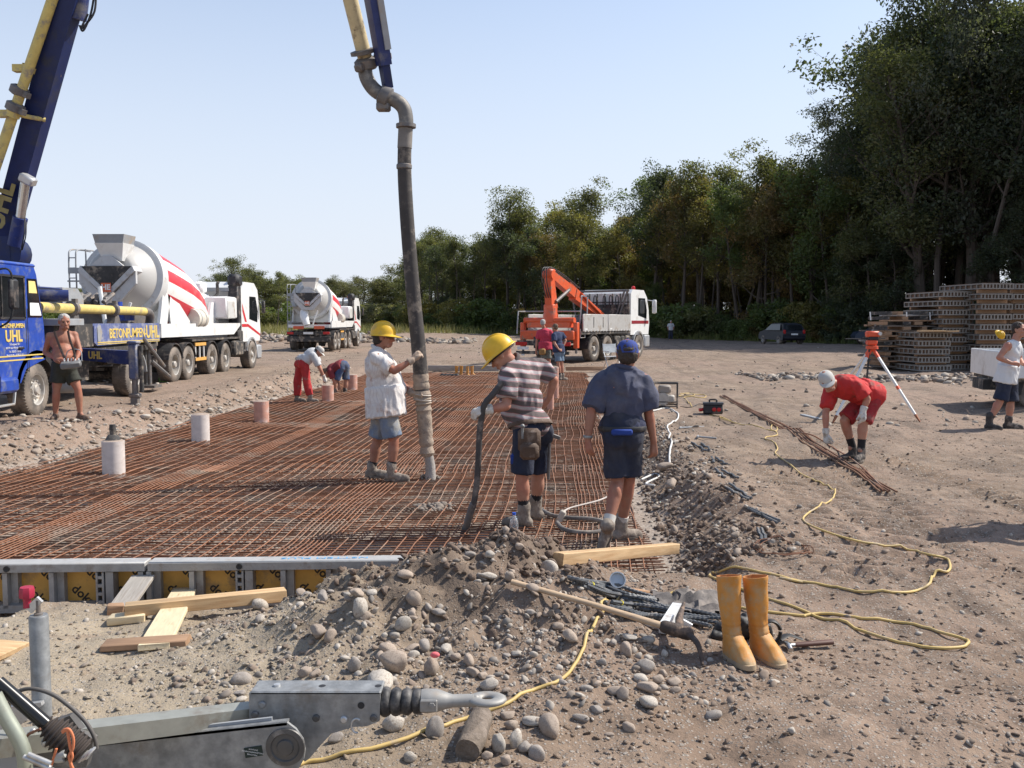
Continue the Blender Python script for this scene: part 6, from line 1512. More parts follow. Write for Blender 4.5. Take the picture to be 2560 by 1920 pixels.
h = MB(); c_ = at_y(*r5(1860, 805), Y - 0.165); h.box(c_, (0.17, 0.03, 0.05), b=0.012); h.build('back_patch', mat('royal_cloth', (0.02, 0.05, 0.24), 0.9, var=0.15), F3.p, True)
F3.belt(BLACK, f=0.03)
hair(F3.p, lambda a, b, c: F3.P(a, b, c - 0.014), F3.Rm, F3.hs * 0.97, HAIR_D)
cp_ = cap(F3.p, F3.P, F3.Rm, F3.hs, mat('blue_cap', (0.035, 0.06, 0.24), 0.9, var=0.12), 1, 0.0)
h = MB(); M_ = Matrix.Translation(F3.P(0, -0.118, 0.022)) ; h.ell(F3.P(0, -0.112, 0.030), (0.038, 0.012, 0.017)); h.build('cap_opening', HAIR_D, cp_, smooth=0.9, loc=F3.p.location).location = (0, 0, 0)
h = MB(); h.tube([J['wrL'] + Vector((0.034 * math.cos(a), 0.034 * math.sin(a), 0.02)) for a in np.linspace(0, 6.28, 16)], 0.006, 6, ell=2.0); h.build('wrist_watch', STEEL, F3.p, True)
F3.sock('L', SOCK_W, 0.10); F3.sock('R', SOCK_W, 0.10)
shoe(F3.p, J['anR'], J['toR'], -(J['anR'].z - MESH_Z), BOOT, 1.08)
shoe(F3.p, J['anL'], J['toL'] + Vector((0, 0.05, 0)), -0.085, BOOT, 1.08, up=Vector((-0.16, -0.90, 0.42)).normalized())
# ---- shirtless pump operator with remote control
Y = 14.75
J = joints(r1, Y, dict(head=(606, 697, -.03), neck=(590, 782), pel=(608, 1130), shR=(470, 830, -.06), elR=(425, 985, -.04), wrR=(545, 1052, -.24), shL=(700, 820, .08), elL=(752, 965, .02), wrL=(722, 1045, -.22),
     hipR=(552, 1165, -.03), knR=(532, 1340, -.06), anR=(522, 1572, -.02), toR=(495, 1630, -.16), hipL=(662, 1165, .04), knL=(735, 1330, .0), anL=(755, 1565, .02), toL=(860, 1615, -.08)))
zf = gz(J['anR'].x, J['anR'].y)
F4 = Fig(J, 1.02, 'bare-chested grey-haired man with a remote control box strapped before his belly', ground_feet(J), heavy=1.12, belly=0.10, chest=1.1)
F4.body(SKIN_D, (0.62, -0.75, -0.12), (0.1, -0.1, 1), {'R': dict(aim=(0.9, -0.3, -0.1), palm=(0, 0, -1), side=-1, curl=0.5), 'L': dict(aim=(-0.3, -0.9, -0.1), palm=(0, 0, -1), side=1, curl=0.5)}, 0.010, 1.02)
hair(F4.p, F4.P, F4.Rm, F4.hs, HAIR_G, 0.02, 3)
F4.shorts(mat('olive_black_cloth', (0.035, 0.036, 0.028), 0.9, var=0.2, bump=0.2), 0.62, 0.03, 0.03, seed=15, voxel=0.013)
bxc = at_y(*r1(668, 1098), Y - 0.36)
h = MB(); h.box(bxc, (0.30, 0.16, 0.10), rot=(R(15), R(-7), R(18)), b=0.02); rc = h.build('remote_control', mat('box_grey', (0.16, 0.16, 0.16), 0.5, var=0.1), F4.p, True)
h = MB()
for k in range(5): h.cyl(bxc + Vector((-0.10 + 0.05 * k, -0.01 + 0.015 * k, 0.05)), bxc + Vector((-0.10 + 0.05 * k, 0.0 + 0.015 * k, 0.10)), 0.010, 6)
h.build('joystick', WHITE, rc, smooth=0.8, loc=F4.p.location).location = (0, 0, 0)
h = MB(); h.tube(catmull([bxc + Vector((-0.12, 0.05, 0.05)), bxc + Vector((-0.08, 0.10, 0.22)), bxc + Vector((0.10, 0.12, 0.22)), bxc + Vector((0.14, 0.08, 0.05))], 5), 0.008, 6); h.build('control_guard', GREYP, rc, smooth=0.8, loc=F4.p.location).location = (0, 0, 0)
for pts in (((512, 790, -.16), (545, 880, -.24), (575, 960, -.30), (615, 1050, -.36)), ((640, 780, -.10), (660, 870, -.18), (690, 950, -.26), (710, 1040, -.34))):
 h = MB(); h.tube(catmull([at_y(*r1(x, y), Y + d) for x, y, d in pts], 4), 0.008, 8, ell=3.0, up=Vector((1, -0.4, 0))); h.build('harness_strap', LEATHER, F4.p, True)
for sd in 'LR': shoe(F4.p, J['an' + sd], J['to' + sd], -(J['an' + sd].z - gz(J['an' + sd].x, J['an' + sd].y)) + 0.005, LEATHER, 0.98, high=False)
# ---- man in red trousers bending, and the one in the maroon shirt beside him
Y = 20.5
J = joints(r2, Y, dict(head=(548, 892, -.05), neck=(505, 895), pel=(398, 985), shR=(495, 930, -.17), elR=(552, 1040, -.15), wrR=(588, 1115, -.08), shL=(500, 905, .17), elL=(545, 1010, .18), wrL=(580, 1110, .10),
     hipR=(420, 1010, -.1), knR=(438, 1150, -.09), anR=(468, 1298, -.10), toR=(530, 1328, -.14), hipL=(380, 1010, .1), knL=(358, 1150, .09), anL=(358, 1300, .08), toL=(415, 1338, .05)))
F5 = Fig(J, 1.0, 'man in red work trousers and grey T-shirt bending down to the bars', ground_feet(J, MESH_Z))
F5.body(SKIN, (0.75, -0.1, -0.65), (0.65, 0, 0.75), {'R': dict(aim=(0.3, 0, -1), palm=(-0.5, 0.5, 0), side=1), 'L': dict(aim=(0.3, 0, -1), palm=(-0.5, -0.5, 0), side=-1)}, 0.012)
F5.shirt(mat('pale_grey_tee', (0.50, 0.50, 0.50), 0.9, var=0.1), 0.8, 0.02, 0.02, 0.008, 0.014, 21)
F5.shorts(mat('red_work_cloth', (0.42, 0.035, 0.035), 0.9, var=0.15, dirt=((0.3, 0.16, 0.13), 0.2, 6)), 1.82, 0.022, 0.0, 0.008, 0.014, 22, 'trousers')
F5.belt(BLACK); cap(F5.p, F5.P, F5.Rm, F5.hs, mat('pale_cap', (0.5, 0.48, 0.44), 0.9, var=0.1), 1)
hair(F5.p, lambda a, b, c: F5.P(a, b, c - 0.014), F5.Rm, F5.hs * 0.96, HAIR_D)
for sd in 'LR': F5.sock(sd, SOCK_W, 0.16); shoe(F5.p, J['an' + sd], J['to' + sd], -(J['an' + sd].z - MESH_Z), BOOT, 1.05)
F5.glove('R', GLOVE, (0.3, 0, -1), (-0.5, 0.5, 0), 1, curl=0.6)
Y = 23.2
J = joints(r2, Y, dict(head=(606, 988, -.05), neck=(640, 955), pel=(752, 925), shL=(640, 975, -.18), elL=(672, 1060, -.18), wrL=(690, 1110, -.1), shR=(655, 935, .18), elR=(700, 1040, .2), wrR=(715, 1090, .1),
     hipL=(735, 950, -.1), knL=(682, 1060, -.1), anL=(686, 1150, -.08), toL=(650, 1172, -.10), hipR=(775, 950, .1), knR=(778, 1060, .1), anR=(768, 1150, .1), toR=(735, 1170, .1)))
zz = gz(J['anL'].x, J['anL'].y)
_d = (J['anL'].z + J['anR'].z) / 2 - gz(J['anL'].x, J['anL'].y) - 0.10
for _k in J: J[_k] = J[_k] - Vector((0, 0, _d))
F6 = Fig(J, 0.98, 'man in maroon shirt and blue denim shorts bent double on the bank edge', ground_feet(J))
F6.body(SKIN, (-0.6, -0.2, -0.75), (-0.75, 0, 0.55), {'L': dict(aim=(0.1, 0, -1), palm=(0.5, 0.5, 0), side=-1), 'R': dict(aim=(0.1, 0, -1), palm=(0.5, -0.5, 0), side=1)}, 0.013)
F6.shirt(mat('maroon_shirt', (0.20, 0.03, 0.035), 0.9, var=0.12), 0.7, 0.02, 0.02, 0.008, 0.014, 25)
F6.shorts(mat('blue_denim', (0.055, 0.085, 0.17), 0.9, var=0.25, vscale=4, col2=(0.14, 0.14, 0.14), mixscale=4), 0.85, 0.026, 0.02, 0.008, 0.014, 26)
hair(F6.p, F6.P, F6.Rm, F6.hs, HAIR_B)
for sd in 'LR': shoe(F6.p, J['an' + sd], J['to' + sd], -(J['an' + sd].z - gz(J['an' + sd].x, J['an' + sd].y)), BOOT_D, 1.05)
# ---- two men standing before the crane truck
Y = 28.6
J = joints(r3, Y, dict(head=(573, 722), neck=(590, 790), pel=(602, 1035), shL=(530, 830), elL=(497, 940, .02), wrL=(490, 1055, .0), shR=(660, 830), elR=(692, 945, .02), wrR=(692, 1060, .0),
     hipL=(575, 1060), knL=(585, 1215), anL=(592, 1385), toL=(590, 1400, .2), hipR=(632, 1060), knR=(645, 1215), anR=(655, 1385), toR=(668, 1400, .2)))
F7 = Fig(J, 0.98, 'grey-haired man in pink-red shirt standing with his back turned', ground_feet(J, MESH_Z), chest=1.1)
F7.body(SKIN, (0.15, 1, 0), (0, 0, 1), {'L': dict(aim=(0, 0, -1), palm=(1, 0, 0), side=-1), 'R': dict(aim=(0, 0, -1), palm=(-1, 0, 0), side=1)}, 0.013)
F7.shirt(mat('pink_red_shirt', (0.50, 0.05, 0.085), 0.9, var=0.1), 0.75, 0.02, 0.024, 0.008, 0.014, 31)
F7.shorts(mat('khaki_grey', (0.17, 0.18, 0.155), 0.9, var=0.2), 0.6, 0.026, 0.02, 0.007, 0.014, 32); hair(F7.p, F7.P, F7.Rm, F7.hs, HAIR_G)
h = MB(); h.box(at_y(*r3(565, 1070), Y - 0.2), (0.2, 0.07, 0.2), b=0.03); h.build('tool_pouch', mat('tan_leather', (0.36, 0.20, 0.07), 0.8, var=0.2), F7.p, True); F7.belt(LEATHER)
for sd in 'LR': F7.sock(sd, SOCK, 0.1); shoe(F7.p, J['an' + sd], J['to' + sd], -(J['an' + sd].z - MESH_Z), BOOT, 1.05)
Y = 28.0
J = joints(r3, Y, dict(head=(718, 778), neck=(735, 830), pel=(768, 1065), shL=(705, 870, -.12), elL=(715, 970, -.2), wrL=(765, 1040, -.24), shR=(805, 860, .12), elR=(850, 935, .1), wrR=(802, 1035, -.02),
     hipL=(748, 1085, -.05), knL=(760, 1225, -.05), anL=(785, 1375, -.04), toL=(775, 1405, .1), hipR=(790, 1085, .06), knR=(800, 1225, .06), anR=(816, 1372, .06), toR=(840, 1405, .1)))
F8 = Fig(J, 0.97, 'man in navy polo shirt and pale blue shorts with a hand on his hip', ground_feet(J, MESH_Z), chest=1.05)
F8.body(SKIN, (-0.7, 0.75, -0.1), (0, 0, 1), {'L': dict(aim=(0.7, 0.3, -0.5), palm=(0, 1, 0), side=1), 'R': dict(aim=(-0.6, 0.4, -0.6), palm=(-0.6, 0.4, 0.6), side=1)}, 0.013)
F8.shirt(mat('navy_polo', (0.03, 0.042, 0.09), 0.9, var=0.12), 0.7, 0.04, 0.022, 0.008, 0.014, 35)
F8.shorts(mat('pale_denim', (0.15, 0.21, 0.28), 0.9, var=0.2), 0.72, 0.026, 0.02, 0.007, 0.014, 36); hair(F8.p, F8.P, F8.Rm, F8.hs, HAIR_B)
for sd in 'LR': F8.sock(sd, SOCK, 0.12); shoe(F8.p, J['an' + sd], J['to' + sd], -(J['an' + sd].z - MESH_Z), BOOT, 1.0)
# ---- man in red picking up rods, right
Y = 10.75
J = joints(r4, Y, dict(head=(358, 838, -.14), neck=(432, 858, -.06), pel=(735, 960, .08), shR=(385, 925, .10), elR=(345, 1105, .0), wrR=(348, 1268, -.05), shL=(620, 890, -.20), elL=(692, 985, -.22), wrL=(655, 1082, -.24),
     hipR=(665, 990, .12), knR=(500, 1165, .04), anR=(568, 1385, .06), toR=(450, 1452, -.04), hipL=(745, 995, -.06), knL=(655, 1185, -.12), anL=(640, 1400, -.12), toL=(600, 1490, -.26)))
F9 = Fig(J, 0.98, 'man in red work suit and pale cap stooping to pick up steel rods', ground_feet(J))
hR = dict(aim=(0.15, 0, -1), palm=(0.7, 0.3, 0), side=1, curl=0.55); hL = dict(aim=(-0.1, -0.1, -1), palm=(-0.6, 0.7, 0), side=-1, curl=0.3, spread=0.25)
F9.body(SKIN, (-0.15, -0.85, -0.35), (-0.45, -0.25, 0.85), {'R': dict(hR), 'L': dict(hL)}, 0.009, 1.05)
REDW = mat('red_overall', (0.50, 0.032, 0.030), 0.85, var=0.14, vscale=5, dirt=((0.25, 0.10, 0.08), 0.2, 6), bump=0.2)
F9.shirt(REDW, 0.78, 0.02, 0.024, 0.015, seed=41, sleeve_r=1.08)
F9.shorts(mat('dark_red_shorts', (0.30, 0.025, 0.03), 0.85, var=0.2, vscale=5, dirt=((0.2, 0.10, 0.08), 0.25, 6), bump=0.2), 0.92, 0.030, 0.025, seed=42)
F9.belt(BLACK, f=0.08)
cap(F9.p, F9.P, F9.Rm, F9.hs * 1.03, mat('pale_cap', (0.5, 0.48, 0.44), 0.9, var=0.1), 1, 0.05)
hair(F9.p, lambda a, b, c: F9.P(a, b - 0.004, c - 0.016), F9.Rm, F9.hs * 0.95, HAIR_B)
for sd in 'LR': F9.sock(sd, SOCK, 0.12); shoe(F9.p, J['an' + sd], J['to' + sd], -(J['an' + sd].z - gz(J['an' + sd].x, J['an' + sd].y)), BOOT_D, 1.06, high=False)
F9.glove('R', GLOVE, hR['aim'], hR['palm'], 1, curl=0.55); F9.glove('L', GLOVE, hL['aim'], hL['palm'], -1, curl=0.3, spread=0.25)
# ---- boy in the white vest, right edge
Y = 13.9
J = joints(r4, Y, dict(head=(1952, 415, -.02), neck=(1918, 505), pel=(1842, 815), shR=(1855, 545, -.13), elR=(1782, 645, -.18), wrR=(1888, 690, -.24), shL=(1935, 545, .16), elL=(1955, 660, .2), wrL=(1985, 700, .02),
     hipR=(1835, 845, -.08), knR=(1790, 1010, -.10), anR=(1705, 1160, -.10), toR=(1740, 1195, -.16), hipL=(1880, 845, .09), knL=(1880, 1020, .06), anL=(1862, 1180, .06), toL=(1925, 1205, .0)))
F10 = Fig(J, 0.97, 'young man in white sleeveless vest and navy shorts at the flatbed', ground_feet(J))
hR = dict(aim=(0.95, -0.2, -0.15), palm=(0, 0.7, -0.6), side=1, curl=0.6)
F10.body(SKIN, (0.55, -0.8, 0.0), (0, 0, 1), {'R': hR, 'L': dict(aim=(0.6, -0.5, -0.2), palm=(0, 0, -1), side=1, curl=0.6)}, 0.010)
F10.shirt(mat('white_vest', (0.66, 0.66, 0.65), 0.9, var=0.06, bump=0.1), 0.0, 0.07, 0.014, 0.010, seed=45, flare=0.0)
F10.shorts(NAVY, 0.92, 0.034, 0.03, seed=46); hair(F10.p, F10.P, F10.Rm, F10.hs, HAIR_D, 0.0, 6)
for sd in 'LR': F10.sock(sd, SOCK, 0.08); shoe(F10.p, J['an' + sd], J['to' + sd], -(J['an' + sd].z - gz(J['an' + sd].x, J['an' + sd].y)), BOOT_D, 1.05)
# ---- far figure by the wood
q = on_z(2121 / 4.88 + 1240, 660 + 880 / 4.88, 0.0); q.y = min(q.y, 78); q.x = (1676 - 1280) / 2250 * 78
def U(x, z, d=0.0): return Vector((q.x + x, q.y + d, gz(q.x, q.y) + z))
J = dict(head=U(0.02, 1.62), neck=U(0, 1.48), pel=U(0, 0.95), shL=U(-.19, 1.42), elL=U(-.27, 1.15), wrL=U(-.2, .92, -.1), shR=U(.19, 1.42), elR=U(.28, 1.15), wrR=U(.2, .95, -.1), hipL=U(-.09, .9), knL=U(-.1, .48), anL=U(-.11, .09), toL=U(-.13, .03, -.15), hipR=U(.09, .9), knR=U(.11, .48), anR=U(.13, .09), toR=U(.15, .03, -.15))
F11 = Fig(J, 1.0, 'distant man in pale shirt and dark trousers standing near the wood', Vector((q.x, q.y, gz(q.x, q.y))))
F11.body(SKIN, (0.2, -1, 0), (0, 0, 1), {}, 0.022)
F11.shirt(mat('pale_grey_tee', (0.5, 0.5, 0.5), 0.9), 0.8, 0.05, 0.02, 0, 0.024); F11.shorts(NAVY, 1.9, 0.02, 0, 0, 0.024, 3, 'trousers'); hair(F11.p, F11.P, F11.Rm, F11.hs, HAIR_G)
# ---- yellow helmet hung on the panel stack
hc = at_y(2500, 838, 29.25)
hh_ = thing('hung_helmet', hc, 'yellow helmet hanging on the tallest panel stack behind the young man', 'helmet')
_R = Matrix.Rotation(R(60), 3, 'X') @ Matrix.Rotation(R(25), 3, 'Z')
helmet(hh_, lambda a_, b_, c_: hc + _R @ Vector((a_, b_, c_)), _R, 1.0)
# ---- onlooker just beyond the right edge, whose shadow lies on the ground
on = copy_tree(F10.p); on.location = (4.75, 7.15, gz(4.75, 7.15)); on.rotation_euler = (0, 0, R(80))
on['label'] = 'onlooker in white vest beyond the right edge whose shadow falls into view'
# --- where a line of sight meets the ground
def hit(px, py, far=60.0):
 d = ray(px, py); t = np.concatenate([np.linspace(1.5, 14, 1600), np.linspace(14, far * 1.2, 900)])
 zz = CAM_H + d.z * t - ground_z(d.x * t, d.y * t)
 k = int(np.argmax(zz < 0)); q = t[k]
 return Vector((d.x * q, d.y * q, CAM_H + d.z * q))
def hD(x, y): return hit(x * K, y * K)
r6 = lambda x, y: (x / 2.963, 1360 + y / 2.963)
r7 = lambda x, y: (560 + x / 2.765, 1340 + y / 2.765)
r8 = lambda x, y: (1340 + x / 2.836, 1300 + y / 2.836)
rg7 = lambda x, y: (1600 + x / 3.77, 920 + y / 3.77)
rc8 = lambda x, y: (1800 + x / 2.676, 1040 + y / 2.676)
# --- reinforcement laid in the pit
def rust_mat(name, c, c2, c3):
 m = mat(name, c, 0.85, var=0.25, vscale=2.0, col2=c2, mixscale=0.55, mix=(0.42, 0.6), dirt=(c3, 0.30, 1.4))
 nt = m.node_tree
 for nd in nt.nodes:
  if nd.type == 'TEX_COORD':
   g = nt.nodes.new('ShaderNodeNewGeometry')
   for lk in list(nd.outputs['Object'].links): nt.links.new(g.outputs['Position'], lk.to_socket)
 return m
RUST = rust_mat('rusty_steel', (0.28, 0.125, 0.066), (0.23, 0.112, 0.068), (0.28, 0.215, 0.165))
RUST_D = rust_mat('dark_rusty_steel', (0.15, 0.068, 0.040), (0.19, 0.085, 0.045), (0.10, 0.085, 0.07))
def wav(x, y): return 0.016 * fbm(x * 0.55, y * 0.55, 301, 2) + 0.010 * fbm(x * 1.6, y * 1.6, 305, 2)
def lat(x, y, s): return 0.055 * fbm(x * 0.25 + s, y * 0.35, 311, 2) + 0.020 * fbm(x * 2 + s, y * 1.1, 315, 2)
def bar_mesh(P, r=0.006, n=4):
 """tube along numpy points"""
 P = np.asarray(P); t = np.gradient(P, axis=0); t /= np.linalg.norm(t, axis=1, keepdims=True)
 x = np.cross(t, [0, 0, 1.0]); x /= np.linalg.norm(x, axis=1, keepdims=True); y = np.cross(x, t)
 a = np.arange(n) * 2 * math.pi / n + math.pi / 4
 V = (P[:, None, :] + r * (np.cos(a)[None, :, None] * x[:, None, :] + np.sin(a)[None, :, None] * y[:, None, :])).reshape(-1, 3)
 i = np.arange(len(P) - 1)[:, None] * n; k = np.arange(n)[None, :]; k2 = (k + 1) % n
 F = np.stack([i + k, i + k2, i + n + k2, i + n + k], -1).reshape(-1, 4)
 return V, F
def long_bar(f, y0, y1, s, zoff, r=0.006):
 y = np.arange(y0, y1 + 0.2, 0.22); x = pit_l(y) + 0.12 + f * (pit_r(y) - pit_l(y) - 0.24)
 x = x + lat(x, y, s); z = MESH_Z + zoff + wav(x, y)
 ok = (pit_depth(x, y) > 0.02)
 if ok.sum() < 3: return None
 return bar_mesh(np.stack([x, y, z], 1)[ok], r)
def cross_bar(y0, s, zoff, r=0.006, j=0.0):
 x = np.arange(-7.0, 3.6, 0.24); y = y0 + 0.04 * x + lat(x * 0.6, y0 + x * 0, s + 7) * 0.7; z = MESH_Z + zoff + wav(x, y)
 ok = (x > pit_l(y) + 0.08 + j) & (x < pit_r(y) - 0.08 + j) & (pit_depth(x, y) > 0.0)
 if ok.sum() < 3: return None
 return bar_mesh(np.stack([x, y, z], 1)[ok], r)
brng = random.Random(3)
rows = ((6.22, 11.4), (10.9, 16.1), (15.6, 20.8), (20.3, 26.0), (25.5, 32.2))
mat_words = ('nearest', 'second', 'middle', 'fourth', 'farthest')
for ri, (ya, yb) in enumerate(rows):
 rt = thing('reinforcement_mat', (-2.5, (ya + yb) / 2, MESH_Z), f'rusty steel bar mat, {mat_words[ri]} of five laid across the pit', 'steel mat', 'steel mats laid in the pit')
 loc = Vector(rt.location)
 def part(name, V, F, m, stuff=False):
  o = np_obj(name, V - np.array(loc), F, m, smooth=True); o.parent = rt
  if stuff: o['kind'] = 'stuff'
  return o
 N = 84
 fr = []
 f_ = 0.004 + 0.006 * (ri % 2)
 while f_ < 0.995: fr.append(f_); f_ += (0.0062 if any(abs(f_ - q - 0.02 * (ri % 2)) < 0.024 for q in (0.30, 0.62, 0.93)) else 0.0185 if f_ < 0.45 else 0.0145) * brng.uniform(0.8, 1.2)
 bars = [long_bar(f_, ya, yb, 0.0, 0.008) for f_ in fr]
 sp = 0.078 if ri < 2 else 0.09
 cr = [cross_bar(y, 0.0, -0.004, 0.0055, brng.uniform(-0.05, 0.05)) for y in np.arange(ya + (0.05 if ri == 0 else 0.5), yb, sp)]
 bars = [b for b in bars if b is not None]; cr = [b for b in cr if b is not None]
 if ri < 3:
  for V, F in bars: part('bar', V, F, RUST)
  for V, F in cr: part('cross_bar', V, F, RUST if brng.random() < 0.6 else RUST_D)
 else:
  for nm, lst in (('bars', bars), ('cross_bars', cr)):
   Vs, Fs, o_ = [], [], 0
   for V, F in lst: Vs.append(V); Fs.append(F + o_); o_ += len(V)
   part(nm, np.concatenate(Vs), np.concatenate(Fs), RUST, True)
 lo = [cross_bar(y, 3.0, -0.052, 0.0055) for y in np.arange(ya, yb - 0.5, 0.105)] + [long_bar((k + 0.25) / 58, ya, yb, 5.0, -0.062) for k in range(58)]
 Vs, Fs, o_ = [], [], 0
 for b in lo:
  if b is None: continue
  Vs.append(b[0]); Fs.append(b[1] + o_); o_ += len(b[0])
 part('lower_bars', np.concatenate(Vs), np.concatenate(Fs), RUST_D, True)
# --- drain pipe stubs
PIPE = mat('clay_pink_pipe', (0.52, 0.27, 0.20), 0.55, var=0.12, vscale=4, dirt=((0.55, 0.48, 0.44), 0.35, 4))
PIPE_W = mat('dusty_pale_pipe', (0.58, 0.52, 0.485), 0.7, var=0.1, vscale=4, dirt=((0.46, 0.38, 0.33), 0.30, 5))
def stub(px, base, top, w, m, label, cap_=False):
 b = on_z(px, base, MESH_Z - 0.02); b.z = BED - 0.05; t = at_y(px, top, b.y); r = w * b.y / FPX / 2
 th = thing('pipe_stub', (b.x, b.y, BED), label, 'pipe', 'pipe stubs standing in the pit')
 h = MB(); H = t.z - BED
 h.lathe([(r, -0.05), (r, H - 0.01), (r * 1.0, H), (r * 0.93, H), (r * 0.93, H - 0.05)], 28, None, False); h.build('pipe', m, th)
 h = MB(); h.lathe([(r * 0.99, H - 0.003), (r * 0.8, H + 0.012), (0.0001, H + 0.018)], 24, None, False); h.build('cover', mat('mud_cap', (0.33, 0.26, 0.21), 0.95, var=0.15, bump=0.4), th)
 if cap_:
  h = MB(); h.lathe([(r * 0.72, H + 0.005), (r * 0.45, H + 0.07), (r * 0.26, H + 0.08), (r * 0.30, H + 0.14), (r * 0.27, H + 0.2), (0.0001, H + 0.2)], 18); h.build('neck', UNDER, th)
stub(285, 1186, 1102, 54, PIPE_W, 'pale pipe stub with a dark necked cap, nearest on the left', True)
stub(502, 1105, 1036, 44, PIPE_W, 'dusty pale pipe stub, second from the left')
stub(654, 1056, 1003, 37, PIPE, 'pink-orange pipe stub between the pale one and the bending workers')
stub(820, 1005, 963, 29, PIPE, 'pink pipe stub at the red-trousered worker')
stub(880, 976, 937, 27, PIPE, 'orange pipe stub right of the bending workers')
stub(1388, 996, 918, 17, PIPE, 'tall pink pipe stub behind the striped shirt')
stub(1376, 1024, 985, 17, PIPE, 'short pink pipe stub in front of the tall one behind the striped shirt')
# --- formwork at the near edge
FW = mat('formwork_steel', (0.34, 0.33, 0.315), 0.6, metal=0.3, var=0.15, vscale=6, dirt=((0.24, 0.20, 0.17), 0.3, 7), bump=0.1)
FWT = mat('formwork_top', (0.40, 0.395, 0.38), 0.55, metal=0.15, var=0.1, vscale=6, dirt=((0.34, 0.30, 0.26), 0.2, 9))
FWY = mat('yellow_form_board', (0.56, 0.31, 0.07), 0.6, var=0.14, vscale=3, dirt=((0.30, 0.19, 0.09), 0.28, 6))
INK = mat('black_print', (0.045, 0.035, 0.025), 0.8, var=0)
INKB = mat('blue_print', (0.10, 0.34, 0.60), 0.7, var=0.1)
fa = math.atan(0.04)
def fw_panel(x0, L, label):
 y0 = 5.92 + 0.04 * x0
 t = thing('formwork', (x0, y0, -0.26), label, 'formwork panel', 'formwork panels at the near edge', fa)
 top = 0.36 - 0.035
 h = MB(); h.box((L / 2, 0.06, top - 0.03), (L - 0.006, 0.12, 0.06), b=0.006); h.build('top_rail', FWT, t)
 h = MB(); h.box((L / 2, -0.004, top - 0.033), (L - 0.008, 0.008, 0.05)); h.box((L / 2, 0.06, 0.02), (L - 0.006, 0.12, 0.05)); h.build('front_rail', FW, t)
 h = MB(); h.box((L / 2, 0.105, top / 2), (L - 0.01, 0.02, top - 0.02)); h.build('board', FWY, t)
 n = int(round(L / 0.305))
 for k in range(n + 1):
  x = min(max(k * L / n, 0.02), L - 0.02)
  h = MB()
  if k % 3 == 2:
   for z in np.arange(0.06, top - 0.06, 0.055): h.box((x, 0.03, z), (0.045, 0.06, 0.020))
   for s in (-1, 1): h.box((x + s * 0.02, 0.03, top / 2 - 0.02), (0.012, 0.062, top - 0.09))
   h.box((x + 0.06, 0.05, top / 2 - 0.02), (0.05, 0.09, top - 0.09))
  else: h.box((x - 0.014, 0.045, top / 2 - 0.02), (0.032, 0.09, top - 0.09)); h.box((x + 0.026, 0.07, top / 2 - 0.02), (0.045, 0.05, top - 0.09))
  h.build('post', FW, t)
  if k < n:
   xc = x + L / n / 2 + 0.03
   for dx, dz_ in ((-0.03, 0.05), (0.07, 0.17), (-0.08, 0.16)):
    if abs(dx) < 0.075: lettering('doka', 0.088, INK, t, Matrix.Translation((xc + dx, 0.0935, dz_ + 0.03)) @ Matrix.Rotation(R(90), 4, 'X') @ Matrix.Rotation(R(-42), 4, 'Z'), 0.0008, 0.002)
 for x in (0.6, 1.8):
  h = MB(); h.lathe([(0.02, -0.002), (0.02, 0.006), (0.012, 0.006), (0.0001, 0.0)], 14, Matrix.Translation((x, -0.009, top - 0.033)) @ Matrix.Rotation(R(90), 4, 'X')); h.build('rail_hole', BLACK, t)
 return t
p1 = fw_panel(-5.10, 2.69, 'yellow and grey formwork panel on the left of the grey leaning board')
p2 = fw_panel(-2.40, 2.69, 'yellow and grey formwork panel running under the gravel heap')
for pnl, x, tx in ((p1, 1.15, 'ALU'), (p2, 1.15, 'NSTTEM PLUS')):
 lettering(tx, 0.05, INKB, pnl, Matrix.Translation((x, 0.06, 0.3265)) @ Matrix.Rotation(math.pi, 4, 'Z') @ Matrix.Diagonal((1.9, 1, 1, 1)), 0.0006, 0.0)
WOOD = mat('fresh_timber', (0.52, 0.36, 0.20), 0.8, var=0.14, vscale=2, stretch=(1, 12, 12), col2=(0.42, 0.26, 0.13), mixscale=3, bump=0.15)
WOOD_B = mat('bright_timber', (0.66, 0.54, 0.35), 0.8, var=0.12, vscale=2, stretch=(1, 10, 10), col2=(0.50, 0.38, 0.22), mixscale=4, mix=(0.55, 0.7), bump=0.2)
WOOD_G = mat('grey_timber', (0.36, 0.33, 0.29), 0.9, var=0.18, vscale=2, stretch=(1, 12, 12), col2=(0.27, 0.235, 0.20), mixscale=4, bump=0.2)
WOOD_D = mat('brown_timber', (0.36, 0.22, 0.13), 0.85, var=0.18, vscale=2, stretch=(1, 12, 12), bump=0.2)
def plank(name, a, b, w, th, m, label, roll=0.0, cat='plank', group=None, mid=0.5):
 a, b = Vector(a), Vector(b); L = (b - a).length; x = (b - a).normalized(); z = Vector((0, 0, 1)); z = (z - x * z.dot(x)).normalized(); y = z.cross(x)
 h = MB(); h.box((L * 0.5, 0, th / 2), (L, w, th), b=0.004)
 rnd = random.Random(int(abs(a.x * 1000))); h.v = [(p[0] + (rnd.uniform(-1, 1) * 0.006 if abs(p[0] - L / 2) > L / 2 - 0.02 else 0), p[1], p[2]) for p in h.v]
 o = tag(h.build(name, m), label, cat, group)
 o.matrix_world = Matrix.Translation(a) @ Matrix((x, y, z)).transposed().to_4x4() @ Matrix.Rotation(roll, 4, 'X')
 return o
a = on_z(*r6(895, 500), -0.13); b = at_y(*r6(1065, 250), 5.83)
plank('board', a + Vector((0, 0, 0.01)), b, 0.15, 0.024, WOOD_G, 'grey weathered board leaning on the formwork rail')
a, b = on_z(*r6(925, 535), -0.10), on_z(*r7(405, 445), -0.10); d = (b - a).normalized()
